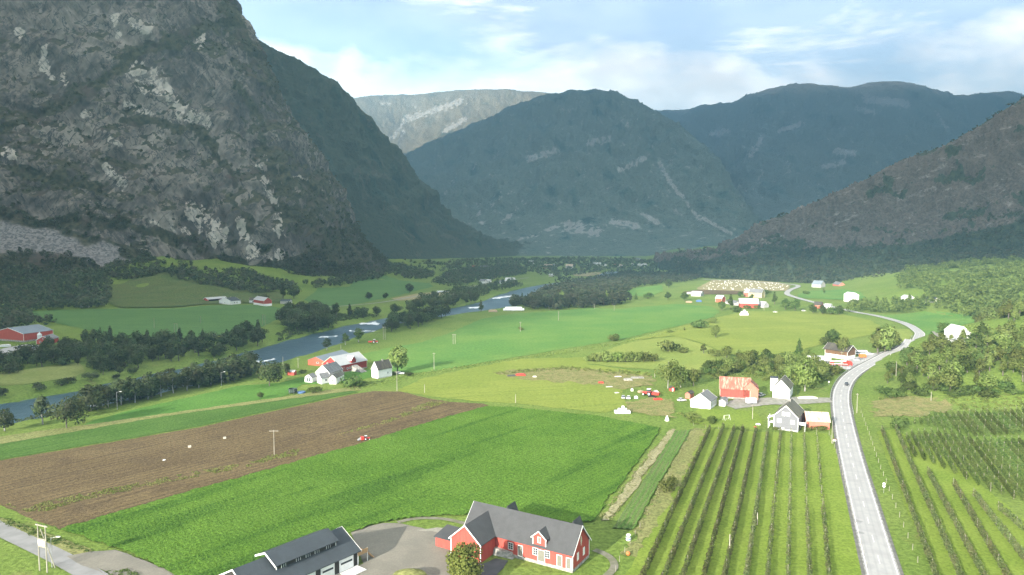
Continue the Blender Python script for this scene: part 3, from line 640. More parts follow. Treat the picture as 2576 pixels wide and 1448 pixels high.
# roads and yards
t = NT('weathered_asphalt', .9, .2); o = t.mp()
c = t.mix(t.step(t.noise(o, .3, 6, .6), .35, .65), (.36, .36, .352), (.315, .315, .31))
tr_ = t.math('ABSOLUTE', t.math('SUBTRACT', t.math('ABSOLUTE', t.at('across')), .44)); tr_ = t.math('ABSOLUTE', t.math('SUBTRACT', tr_, .2))
c = t.mix(t.math('MULTIPLY', t.step(tr_, .12, .0), .35), c, (.25, .25, .25))
c = t.mix(t.step(t.noise(t.mp(loc=(9, 4, 0)), .07, 4), .66, .68), c, (.24, .24, .24))
c = t.mix(t.math('MULTIPLY', t.step(t.math('ABSOLUTE', t.at('across')), .86, .97), t.step(t.noise(o, .8, 4), .4, .6)), c, (.20, .195, .18)); t.col(c); mat_asph = t.m
t = NT('patched_asphalt', .9, .2); o = t.mp()
c = t.mix(t.step(t.noise(o, .25, 6), .35, .65), (.25, .25, .245), (.205, .205, .20))
c = t.mix(t.step(t.noise(t.mp(loc=(5, 3, 0)), .11, 5), .64, .67), c, (.14, .14, .14)); t.col(c); mat_lane = t.m
t = NT('yard_gravel', .95, .15); o = t.mp()
c = t.mix(t.step(t.noise(o, .12, 6, .6), .35, .65), (.185, .175, .145), (.23, .215, .175)); c = t.mix(t.math('MULTIPLY', t.step(t.noise(o, 2.2, 4, .7), .35, .65), .35), c, (.12, .115, .10)); t.bump(t.noise(o, 4, 3), .3, .1); t.col(c); mat_gravel = t.m
mat_darkyard = flat('yard_asphalt', (.085, .085, .09), .9, .2, (.065, .065, .07), .5, 6)
mat_white = flat('road_paint', (.78, .78, .76), .7, .3, (.68, .68, .66), 1.5)
ROADPX = [(2226, 1475), (2221, 1448), (2200, 1372), (2173, 1272), (2151, 1190), (2132, 1112), (2119, 1045), (2115, 1005), (2121, 975), (2140, 948), (2178, 922), (2232, 893), (2284, 868), (2312, 848), (2308, 834), (2275, 815), (2205, 796), (2145, 785), (2060, 765), (2003, 750), (1980, 741), (1987, 731), (2008, 722), (1992, 717), (1930, 712.5), (1850, 708), (1770, 704)]
RL = [G(*p)[:2] for p in ROADPX]
v = np.subtract(RL[0], RL[2]); v /= np.linalg.norm(v)
RL = [tuple(np.add(RL[0], v * 170)), tuple(np.add(RL[0], v * 90)), tuple(np.add(RL[0], v * 45)), tuple(np.add(RL[0], v * 20))] + RL
road, RC = ribbon('road', RL, 3.55, mat_asph, .16, 2.5)
ribbon('road_shoulder', RL[:17], 4.3, flat('shoulder_gravel', (.17, .165, .15), .95, .1, (.12, .12, .11), .8, 5), .10, 2.5)
for off in (-3.05, 3.05): ribbon('edge_line', RL[:25], .09, mat_white, .172, 2.5, off, parent=road)
ribbon('centre_line', RL[:19], .07, mat_white, .172, 1.5, 0, parent=road, gaps=(4.5, 12.))
LANE = [G(*p)[:2] for p in [(-40, 1312), (0, 1333), (80, 1371), (150, 1405), (225, 1446), (290, 1485)]]
v = np.subtract(LANE[0], LANE[1]); v /= np.linalg.norm(v); LANE = [tuple(np.add(LANE[0], v * 60))] + LANE
ribbon('farm_lane', LANE, 2.35, mat_lane, .13, 2.)
drape('lane_verge', [(-40, 1300), (0, 1303), (120, 1345), (230, 1385), (240, 1400), (190, 1398), (100, 1365), (0, 1320), (-40, 1303)], mat_rough, .12, 1.5, .6)
drape('drive_mouth', [(165, 1402), (230, 1390), (290, 1386), (330, 1400), (430, 1440), (470, 1475), (330, 1475), (270, 1440), (240, 1432), (262, 1446), (200, 1420)], mat_gravel, .145, 2., .5)
drape('yard', [(880, 1338), (905, 1330), (965, 1318), (1012, 1318), (1085, 1335), (1135, 1352), (1215, 1425), (1190, 1480), (800, 1490), (860, 1440), (915, 1420)], mat_gravel, .06, 3., .5, label='grey gravel yard between the garage and the red barn')
drape('dark_yard', [(1205, 1425), (1248, 1408), (1280, 1412), (1268, 1432), (1235, 1460), (1180, 1470)], mat_darkyard, .11, 2., .3)
drape('yard_apron', [(1045, 1335), (1100, 1330), (1160, 1330), (1150, 1345), (1135, 1352), (1085, 1338)], flat('light_gravel', (.30, .285, .24), .95, .1, (.24, .23, .2), 1., 5), .12, 2., .5)
ribbon('barn_track', [G(*p)[:2] for p in [(1495, 1385), (1520, 1395), (1540, 1410), (1545, 1430), (1525, 1452)]], .9, flat('track_gravel', (.20, .19, .15), .95, .1, (.15, .155, .1), .7, 5), .12, 1.)
ribbon('field_track', [G(*p)[:2] for p in [(1000, 1316), (1050, 1306), (1120, 1308), (1180, 1322)]], .8, MATS['track_gravel'], .12, 1.)
drape('truck_yard', [(2105, 918), (2130, 905), (2180, 892), (2225, 885), (2228, 896), (2180, 920), (2150, 935), (2120, 930)], mat_asph, .13, 4., .6)
drape('house_yard', [(1820, 1020), (1850, 1003), (1900, 1003), (1985, 1000), (2090, 1002), (2095, 1014), (2020, 1018), (1930, 1020), (1850, 1030)], flat('house_gravel', (.29, .28, .25), .95, .1, (.21, .21, .17), .6, 5), .10, 3., .8)
drape('left_farm_yard', [(-40, 885), (0, 880), (60, 868), (120, 872), (70, 888), (0, 905), (-40, 905)], mat_asph, .08, 4., .6)
ribbon('left_bank_road', [G(*p)[:2] for p in [(700, 800), (760, 780), (880, 770), (960, 762), (1040, 748), (1120, 735), (1250, 712), (1330, 700)]], 2.4, MATS['house_gravel'], .2, 8.)
ribbon('cottage_drive', [G(*p)[:2] for p in [(2316, 846), (2360, 846), (2410, 842)]], 1.5, MATS['house_gravel'], .14, 3.)

# river
t = NT('river_water', .3, .22); o = t.mp()
t.b.inputs['IOR'].default_value = 1.33
c = t.mix(t.step(t.noise(o, .03, 4), .35, .65), (.045, .085, .11), (.065, .11, .135))
rp = t.noise(t.mp((.9, .22, 1), (0, 0, R(-20))), 1, 5, .65)
foamn = t.noise(t.mp((.35, .35, 1)), 1, 6, .75)
c = t.mix(t.step(t.math('ADD', t.at('foam'), t.math('MULTIPLY', t.math('SUBTRACT', foamn, .5), 1.3)), .5, .75), c, (.82, .85, .86))
t.bump(rp, .35, .6); t.col(c); mat_water = t.m
C = catmull(RIVER, 700); Tn = np.gradient(C[:, :2], axis=0); Tn /= np.linalg.norm(Tn, axis=1)[:, None]; Np = np.c_[-Tn[:, 1], Tn[:, 0]]
k = 40; u = np.linspace(-1, 1, k)
W = C[:, None, :2] + Np[:, None] * (u[None, :, None] * (C[:, 2] + 7)[:, None, None])
zz = -2.3 + .10 * fbm(W[..., 0] / 3.5, W[..., 1] / 3.5, 0, 3)
wxp, wyp = topix(np.concatenate([W, zz[..., None]], -1))
wob = 4 * fbm(W[..., 0] / 6, W[..., 1] / 6, 0, 3)
foam = segmask(wxp + wob, wyp + .5 * wob, [(905, 815, 955, 816, 3), (935, 813, 945, 812, 4), (880, 834, 950, 834, 1.3), (600, 908, 660, 912, 4), (640, 913, 690, 905, 2.5), (225, 1016, 245, 1022, 8), (1180, 775, 1215, 774, 2), (1240, 752, 1300, 744, 2), (800, 850, 850, 846, 1.5)])
zz = zz + .35 * foam * (1 + fbm(W[..., 0] / 1.6, W[..., 1] / 1.6, 3, 2))
me = mesh_np('river_water', np.concatenate([W, zz[..., None]], -1).reshape(-1, 3), gridfaces(np.arange(700 * k).reshape(700, k))[:, ::-1], True)
attr(me, 'foam', foam); obj('river_water', me, mat_water, kind='structure', label='blue river with white rapids winding up the valley')

# ------------------------------------------------------------------ unseen cloud deck, outline shaped to shade the left bank and the mountains
KX, KY = SUN_DX / math.tan(R(SUN_EL)), SUN_DY / math.tan(R(SUN_EL))
DECK = [(-8500, 120), (-420, 150), (-240, 225), (-205, 275), (-190, 420), (-190, 560), (-170, 700), (-110, 800), (-40, 900), (30, 1040), (150, 1190), (280, 1330), (480, 1300), (640, 1200), (770, 1090), (900, 990), (1200, 950), (2500, 950),
        (14000, 3500), (18000, 9000), (17000, 15400), (10500, 16200), (5200, 15600), (3800, 13200), (2950, 12150), (1950, 11250), (1150, 10500), (400, 9950), (-800, 9550), (-8500, 9500)]
zc = 3600.
P = densify(DECK, 120.); a = np.array(P)
a[:, 0] += 30 * fbm(a[:, 0] / 160, a[:, 1] / 160, 2, 4); a[:, 1] += 30 * fbm(a[:, 0] / 160, a[:, 1] / 160, 8, 4)
a = a - np.array([KX, KY]) * zc
lo, hi = a.min(0), a.max(0)
X, Y = np.meshgrid(np.arange(lo[0], hi[0], 260.), np.arange(lo[1], hi[1], 260.)); X = X.ravel() + 3.1; Y = Y.ravel() + 2.7
m = inside(a, X, Y); n = len(a)
r = delaunay_2d_cdt([Vector(p) for p in a] + [Vector(p) for p in zip(X[m], Y[m])], [(i, (i + 1) % n) for i in range(n)], [list(range(n))], 1, 1e-3)
V = np.array([(v.x, v.y) for v in r[0]]); T = np.array([f for f in r[2] if len(f) == 3]); nv = len(V)
edge = np.zeros(nv, bool); edge[:n] = True
hgt = np.where(edge, 0, 160 + 140 * (fbm(V[:, 0] / 900, V[:, 1] / 900, 1, 4) + .5)); hgt = np.maximum(hgt, 0)
VV = np.r_[np.c_[V, zc + hgt], np.c_[V, zc - .3 * hgt]]
FF = np.r_[T, T[:, ::-1] + nv]
mc = bpy.data.materials.new('cloud_white'); mc.use_nodes = True; nt_ = mc.node_tree; nt_.nodes.clear()
out = nt_.nodes.new('ShaderNodeOutputMaterial'); mx = nt_.nodes.new('ShaderNodeMixShader'); df = nt_.nodes.new('ShaderNodeBsdfDiffuse'); tr = nt_.nodes.new('ShaderNodeBsdfTranslucent')
df.inputs[0].default_value = (.9, .9, .9, 1); tr.inputs[0].default_value = (.9, .9, .9, 1); mx.inputs[0].default_value = .72  # translucent share set to brighten the shade underneath
nt_.links.new(df.outputs[0], mx.inputs[1]); nt_.links.new(tr.outputs[0], mx.inputs[2]); nt_.links.new(mx.outputs[0], out.inputs[0])
obj('shade_cloud_deck', mesh_np('shade_cloud_deck', VV, FF, True), mc, kind='stuff', label='unseen cloud deck shaped to shade the left bank and mountains')

# ------------------------------------------------------------------ haze
HAZE = .000145
hv = bpy.data.materials.new('haze_air'); hv.use_nodes = True; q = hv.node_tree; q.nodes.clear()
out = q.nodes.new('ShaderNodeOutputMaterial'); pv = q.nodes.new('ShaderNodeVolumePrincipled')
pv.inputs['Color'].default_value = (.38, .75, 1, 1); pv.inputs['Density'].default_value = HAZE; pv.inputs['Anisotropy'].default_value = .0
q.links.new(pv.outputs[0], out.inputs['Volume'])
bm = bmesh.new(); bmesh.ops.create_cube(bm, size=1)
hm = bpy.data.meshes.new('haze'); bm.to_mesh(hm); bm.free()
hz = obj('haze', hm, hv, kind='stuff', label='thin blue air between camera and mountains')
x0, x1, y0, y1, z0, z1 = -9600, 10400, -9300, 17000, -30, 2520
hz.location = ((x0 + x1) / 2, (y0 + y1) / 2, (z0 + z1) / 2); hz.scale = (x1 - x0, y1 - y0, z1 - z0)
# ------------------------------------------------------------------ foliage
def leaf_mat(name, dark, lite, warm, trans=.35, bush=7., vary=True):
    m = bpy.data.materials.new(name); m.use_nodes = True; t = m.node_tree; N = t.nodes; L = t.links; N.clear()
    out = N.new('ShaderNodeOutputMaterial'); mx = N.new('ShaderNodeMixShader'); df = N.new('ShaderNodeBsdfDiffuse'); tr = N.new('ShaderNodeBsdfTranslucent')
    geo = N.new('ShaderNodeNewGeometry'); oi = N.new('ShaderNodeObjectInfo'); tc = N.new('ShaderNodeTexCoord')
    def mixc(f, a, b):
        x = N.new('ShaderNodeMix'); x.data_type = 'RGBA'
        for k, v in (('Factor', f), ('A', a), ('B', b)):
            if isinstance(v, tuple): x.inputs[k].default_value = v + (1,)
            elif isinstance(v, float): x.inputs[k].default_value = v
            else: L.new(v, x.inputs[k])
        return x.outputs['Result']
    def mr(x, a, b, c=0., d=1.):
        q = N.new('ShaderNodeMapRange'); L.new(x, q.inputs[0])
        for i, v in enumerate((a, b, c, d)): q.inputs[i + 1].default_value = v
        return q.outputs[0]
    ns = N.new('ShaderNodeTexNoise'); ns.inputs['Scale'].default_value = 1 / bush; ns.inputs['Detail'].default_value = 3; L.new(geo.outputs['Position'], ns.inputs['Vector'])
    c = mixc(geo.outputs['Random Per Island'], dark, lite)
    c = mixc(mr(ns.outputs['Fac'], .42, .66, 0, .8), c, warm)
    hs = N.new('ShaderNodeHueSaturation'); L.new(c, hs.inputs['Color']); L.new(mr(oi.outputs['Random'], 0, 1, *((.7, 1.45) if vary else (1., 1.))), hs.inputs['Value'])
    L.new(mr(oi.outputs['Random'], 0, 1, .497, .528), hs.inputs['Hue'])
    L.new(hs.outputs[0], df.inputs[0]); L.new(hs.outputs[0], tr.inputs[0]); mx.inputs[0].default_value = trans
    L.new(df.outputs[0], mx.inputs[1]); L.new(tr.outputs[0], mx.inputs[2]); L.new(mx.outputs[0], out.inputs[0])
    return m
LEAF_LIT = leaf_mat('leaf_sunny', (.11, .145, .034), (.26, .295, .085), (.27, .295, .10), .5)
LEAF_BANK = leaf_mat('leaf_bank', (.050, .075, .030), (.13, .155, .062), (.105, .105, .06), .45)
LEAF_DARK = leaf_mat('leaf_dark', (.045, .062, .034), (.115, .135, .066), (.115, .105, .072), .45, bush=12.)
LEAF_GREEN = leaf_mat('leaf_green', (.060, .095, .024), (.13, .175, .05), (.15, .185, .06), .45)
LEAF_APPLE = leaf_mat('leaf_apple', (.070, .092, .032), (.185, .21, .085), (.155, .14, .07), .45, 5.)
LEAF_CANE = leaf_mat('leaf_cane', (.070, .105, .028), (.165, .215, .062), (.17, .20, .065), .48)
BARK = flat('bark_grey', (.16, .145, .12), .95, .1, (.09, .08, .065), 6.)
BARK_W = flat('bark_birch', (.42, .40, .36), .9, .1, (.16, .15, .14), 9., stretch=(1, 1, .3))

def leaf_quads(P, Nrm, size, rs):
    n = len(P)
    r = rs.normal(size=(n, 3)); tx = np.cross(Nrm, r); tx /= np.linalg.norm(tx, axis=1)[:, None] + 1e-9; ty = np.cross(Nrm, tx)
    s = (np.asarray(size) * rs.uniform(.6, 1.25, n))[:, None]; a = tx * s; b = ty * s * rs.uniform(.55, 1, n)[:, None]
    V = np.stack([P - a - b * .35, P + a * .3 - b, P + a + b * .35, P - a * .3 + b], 1).reshape(-1, 3)
    return V, np.arange(4 * n).reshape(n, 4)
def crown_pts(rs, n, shape):
    lob = []
    if shape == 'round':
        lob = [(0, 0, .56, .33, .36), (.05, -.08, .34, .27, .20)] + [(.22 * math.cos(a), .22 * math.sin(a),   .36 + .38 * rs.random(), .17 + .05 * rs.random(), .17) for a in np.linspace(0, 6.28, 8)[:-1] + rs.random()] + [(.05, .03, .84, .16, .14)]
    elif shape == 'birch':
        lob = [(0, 0, .62, .19, .34), (.02, 0, .86, .11, .14)] + [(.16 * math.cos(a) * (1.2 - k * .08), .16 * math.sin(a), .34 + .07 * k, .12, .13) for k, a in enumerate(rs.uniform(0, 6.28, 7))]
    elif shape == 'tall':
        lob = [(0, 0, .35 + .1 * k, .17 - .018 * k, .13) for k in range(7)] + [(.12 * math.cos(a), .12 * math.sin(a), .25 + .5 * rs.random(), .10, .12) for a in rs.uniform(0, 6.28, 5)]
    elif shape == 'wide':
        lob = [(.38 * (rs.random() - .5) * 2, .38 * (rs.random() - .5) * 2, .34 + .34 * rs.random(), .24 + .1 * rs.random(), .24) for k in range(9)] + [(0, 0, .5, .4, .36)]
    elif shape == 'bush':
        lob = [(.5 * (rs.random() - .5) * 2, .5 * (rs.random() - .5) * 2, .25 + .38 * rs.random(), .32 + .15 * rs.random(), .28) for k in range(8)] + [(0, 0, .4, .55, .42)]
    elif shape == 'cone':
        lob = [(0, 0, .12 + .1 * k, .24 - .026 * k, .085) for k in range(9)]
    w = np.array([l[3] * l[4] for l in lob]); w /= w.sum(); L = np.array(lob)[rs.choice(len(lob), n, p=w)]
    d = rs.normal(size=(n, 3)); d /= np.linalg.norm(d, axis=1)[:, None]
    r = (rs.uniform(.12, 1, n) ** .42)[:, None]
    P = L[:, :3] + d * r * np.c_[L[:, 3], L[:, 3], L[:, 4]]
    P[:, 2] = np.maximum(P[:, 2], .02)
    nn = d + .55 * rs.normal(size=(n, 3)) + np.array([0, 0, .3]); nn /= np.linalg.norm(nn, axis=1)[:, None]
    return P, nn
def tube(V, F, p, q, r0, r1, n=6):
    p = np.array(p, float); q = np.array(q, float); d = q - p; d /= np.linalg.norm(d) + 1e-9
    a = np.cross(d, (0, 0, 1) if abs(d[2]) < .9 else (1, 0, 0)); a /= np.linalg.norm(a); b = np.cross(d, a); o = len(V)
    for c, r in ((p, r0), (q, r1)):
        for k in range(n): V.append(c + r * (math.cos(6.2832 * k / n) * a + math.sin(6.2832 * k / n) * b))
    for k in range(n): F.append((o + k, o + (k + 1) % n, o + n + (k + 1) % n, o + n + k))
VARS = {}
def variant(shape, k, nq, leaf):
    key = (shape, k, nq)
    if key in VARS: return VARS[key]
    rs = np.random.default_rng(hash(shape) % 1 + 100 * k + {'round': 1, 'birch': 2, 'tall': 3, 'wide': 4, 'bush': 5, 'cone': 6}[shape])
    P, nn = crown_pts(rs, nq, shape); V, F = leaf_quads(P, nn, leaf, rs)
    cm = mesh_np('crown_' + shape, V, F, True)
    cn = P - np.array([0, 0, .42]); cn = cn / (np.linalg.norm(cn, axis=1)[:, None] + 1e-6) * .9 + nn * .6 + np.array([0, 0, .15]); cn /= np.linalg.norm(cn, axis=1)[:, None]
    cm.normals_split_custom_set_from_vertices([tuple(v) for v in np.repeat(cn, 4, 0)])
    V, F = [], []
    if shape in ('bush',):
        for a in rs.uniform(0, 6.28, 5): tube(V, F, (0, 0, -.05), (.3 * math.cos(a), .3 * math.sin(a), .45), .02, .01, 5)
    else:
        bend = rs.uniform(-.03, .03, 2)
        tube(V, F, (0, 0, -.03), (bend[0], bend[1], .35), .024, .018); tube(V, F, (bend[0], bend[1], .35), (0, 0, .85), .018, .005)
        for a in rs.uniform(0, 6.28, 6):
            h = rs.uniform(.25, .6); tube(V, F, (bend[0] * .8, bend[1] * .8, h), (.22 * math.cos(a), .22 * math.sin(a), h + .22), .010, .003, 5)
    tm = mesh_np('trunk_' + shape, V, F, True)
    VARS[key] = (cm, tm); return VARS[key]
_mm = {}
def withmat(me, mat):
    k = (me.name, mat.name)
    if k not in _mm: c = me.copy(); c.materials.clear(); c.materials.append(mat); _mm[k] = c
    return _mm[k]
NQ = dict(round=(900, .040), birch=(620, .036), tall=(560, .038), wide=(1000, .040), bush=(520, .066), cone=(460, .038))
def tree_at(x, y, h, shape, leafm, name, label, group=None, bark=None, wide=1., cat=None, fine=None, zoff=0.):
    nq, lf = NQ[shape]; k = rng.integers(0, 4)
    if fine: k = 10 + k % 2; nq = int(nq * fine); lf = lf / math.sqrt(fine) * (1.15 if fine < 4 else 1.4)
    cm, tm = variant(shape, int(k), nq, lf)
    e = empty(name, (x, y, Z(x, y) + zoff), rng.uniform(0, 6.28), label, cat or ('shrub' if shape == 'bush' else 'tree'), group)
    e.scale = (h * wide, h * wide * rng.uniform(.9, 1.1), h)
    obj('crown', withmat(cm, leafm), None, e); obj('trunk' if shape != 'bush' else 'stems', withmat(tm, bark or BARK), None, e)
    return e
def tree(px, py, hpx, shape, leafm, name, label, **kw):
    x, y, z = G(px, py); return tree_at(x, y, hpx * y / FOC, shape, leafm, name, label, **kw)
def fill(poly, gap, world=False, keep=1., cap=10000):
    P = np.array(poly if world else world_poly(poly)); lo, hi = P.min(0), P.max(0)
    X, Y = np.meshgrid(np.arange(lo[0], hi[0] + gap, gap), np.arange(lo[1], hi[1] + gap, gap * .87))
    X = X + (np.arange(X.shape[0])[:, None] % 2) * gap / 2
    X = X.ravel() + rng.uniform(-.42, .42, X.size) * gap; Y = Y.ravel() + rng.uniform(-.42, .42, Y.size) * gap
    m = inside(P, X, Y) & (rng.random(X.size) < keep); return np.c_[X[m], Y[m]][:cap]
def wet(x, y): d, hw = seg_dist(np.array([x]), np.array([y]), RIVER); return d[0] < hw[0] + 3
RDL = np.array([(p[0], p[1], 0) for p in RL])
def onroad(x, y): return seg_dist(np.array([x]), np.array([y]), RDL)[0][0] < 6
def stuff_trees(name, P, H, nq, leaf, mat, label, shape=('round', 'birch', 'bush'), zs=None, wide=(.9, 1.3)):
    Vs, o = [], 0
    base = []
    for sh in shape:
        for k in range(3):
            rs = np.random.default_rng(50 + k + 7 * len(base)); Pp, nn = crown_pts(rs, nq, sh); V, F = leaf_quads(Pp, nn, leaf, rs); base.append(V)
    z = zt(P[:, 0], P[:, 1]) if zs is None else zs
    for i in range(len(P)):
        V = base[rng.integers(len(base))]; a = rng.uniform(0, 6.28); c, s_ = math.cos(a), math.sin(a); h = H[i]; w = h * rng.uniform(*wide)
        Vs.append(np.c_[(V[:, 0] * c - V[:, 1] * s_) * w + P[i, 0], (V[:, 0] * s_ + V[:, 1] * c) * w + P[i, 1], V[:, 2] * h + z[i] - .03 * h])
    V = np.concatenate(Vs); return obj(name, mesh_np(name, V, np.arange(len(V)).reshape(-1, 4)), mat, kind='stuff', label=label)

# --- wooded river banks (shade side)
n_ = 0
YARDZ = np.array(world_poly([(-60, 862), (140, 862), (150, 885), (60, 905), (-60, 915)]))
for P, gap, hr, shp, lab in [
    ([(-40, 905), (0, 885), (140, 885), (240, 862), (330, 868), (480, 866), (640, 838), (662, 852), (664, 880), (610, 900), (500, 905), (380, 922), (225, 955), (212, 920), (100, 930), (0, 944), (-40, 950)], 9.3, (5.5, 13.5), ('round', 'bush', 'wide', 'birch', 'tall', 'round'), 'bushy tree in the dark belt along the far river bank'),
    ([(-40, 1000), (100, 975), (220, 955), (380, 925), (500, 908), (600, 905), (560, 925), (420, 950), (240, 985), (60, 1010), (-40, 1025)], 9.0, (4, 8), ('bush', 'round', 'bush'), 'low bushy tree at the water edge below the dark belt'),
    ([(965, 838), (962, 805), (1040, 775), (1110, 770), (1180, 752), (1200, 768), (1165, 785), (1100, 808), (1040, 828)], 11, (9, 14), ('round', 'birch', 'wide'), 'leafy tree in the strip between river and bright meadow'),
    ([(700, 815), (735, 790), (800, 782), (825, 800), (830, 830), (790, 842), (735, 838)], 10.5, (10, 15), ('wide', 'round'), 'large dark tree in the riverside clump below the white farm')]:
    pts = fill(P, gap)
    for x, y in pts:
        if wet(x, y) or inside(YARDZ, x, y): continue
        sh = shp[rng.integers(len(shp))]
        h = rng.uniform(*hr) * (.62 if sh == 'bush' else 1); n_ += 1
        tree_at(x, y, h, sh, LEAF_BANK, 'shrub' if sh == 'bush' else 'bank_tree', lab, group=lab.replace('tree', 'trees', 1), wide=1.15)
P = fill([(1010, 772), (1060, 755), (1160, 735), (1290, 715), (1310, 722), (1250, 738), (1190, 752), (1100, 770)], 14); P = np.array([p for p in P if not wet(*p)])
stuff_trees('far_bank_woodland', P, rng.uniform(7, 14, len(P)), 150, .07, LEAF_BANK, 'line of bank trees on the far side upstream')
for i, (px, py, h, sh) in enumerate([(12, 1085, 62, 'round'), (108, 1068, 78, 'birch'), (240, 1030, 52, 'birch'), (272, 1026, 56, 'birch'), (305, 1020, 64, 'birch'), (340, 1014, 60, 'birch'), (372, 1006, 62, 'round'), (405, 998, 58, 'birch'), (436, 990, 58, 'birch'),
        (470, 984, 60, 'birch'), (500, 976, 56, 'birch'), (530, 970, 54, 'round'), (562, 963, 52, 'birch'), (590, 955, 50, 'round'), (618, 946, 46, 'birch')]):
    tree(px, py, h, sh, LEAF_BANK, 'birch_tree', 'slender birch in the row between the paddock and the near river bank' if i > 1 else ('leafy tree cut by the left edge beside the dark river bend', 'tall birch just behind the broad willow by the river bend')[i], group='birches along the paddock' if i > 1 else None, bark=BARK_W, wide=1.1)
for x, y in fill([(195, 1042), (240, 1008), (420, 968), (600, 928), (650, 925), (640, 940), (620, 950), (470, 984), (300, 1022)], 6.0):
    if not wet(x, y): tree_at(x, y, rng.uniform(8, 12.5), ('birch', 'round', 'birch', 'bush')[rng.integers(4)], LEAF_BANK, 'bank_tree', 'leafy tree crowding behind the paddock birches at the near bank', group='leafy trees behind the paddock birches', wide=1.15)
tree(168, 1078, 96, 'wide', LEAF_BANK, 'willow_tree', 'broad airy willow standing at the paddock corner by the river bend', wide=.75, fine=1.6)
tree(678, 972, 74, 'wide', LEAF_BANK, 'broadleaf_tree', 'big dark round tree between the rapids and the white farmhouse', wide=.95, fine=1.5)
tree(1000, 938, 74, 'round', LEAF_LIT, 'broadleaf_tree', 'tall sunlit tree shading the white house with the dark roof', wide=1.0, fine=1.8)
for px, py, h, lab in [(822, 882, 32, 'small dark tree on a pale stem nearest the grey barn roof'), (869, 868, 30, 'thin young tree at the water edge, middle of three'), (902, 861, 38, 'tallest of three young trees at the water edge')]:
    tree(px, py, h, 'birch', LEAF_GREEN if py < 870 else LEAF_BANK, 'young_tree', lab, bark=BARK_W, wide=1.5)
for px, py, h, sh, lab in [(880, 972, 36, 'bush', 'dense garden bush at the end of the white farmhouse'), (790, 990, 20, 'bush', 'round dark bush beside the trampoline'), (655, 1004, 19, 'round', 'small lone shrub on the mown paddock'), (905, 972, 20, 'bush', 'low bush beneath the white house with the dark roof'),
        (1030, 946, 12, 'bush', 'low scrub where the field track leaves the farm'), (985, 945, 12, 'bush', 'clipped hedge under the tall sunlit tree'), (720, 945, 34, 'birch', 'grey leafless-looking tree beside the little red shed'), (760, 940, 12, 'bush', 'small bush next to the little red shed')]:
    tree(px, py, h, sh, LEAF_GREEN if py > 950 else LEAF_BANK, 'shrub' if sh == 'bush' else 'young_tree', lab, wide=1.25 if sh == 'bush' else 1.3)
for i, (px, py, h, sh) in enumerate([(846, 800, 40, 'birch'), (880, 800, 34, 'tall'), (900, 797, 26, 'round'), (915, 800, 30, 'round'), (948, 795, 26, 'round'), (928, 756, 22, 'round'), (970, 752, 16, 'round'), (1030, 738, 26, 'round'), (1210, 786, 30, 'tall'), (740, 752, 36, 'round'), (712, 752, 40, 'tall'), (658, 762, 26, 'bush')]):
    tree(px, py, h, sh, LEAF_BANK, 'pasture_tree', ['lone birch at the water edge upstream of the riverside clump', 'narrow tree in the bankside pair', 'round tree right of the narrow bankside one', 'dark tree on the bank below the pasture', 'bankside tree nearest the stubble strip', 'lone tree in the hill pasture',
        'small lone tree right in the hill pasture', 'tree on the bank road under the knoll', 'slim tree at the river bend by the white bale heap', 'round dark tree behind the red and white barn', 'tall dark tree beside the red and white barn', 'bush left of the red and white barn'][i], wide=1.2)
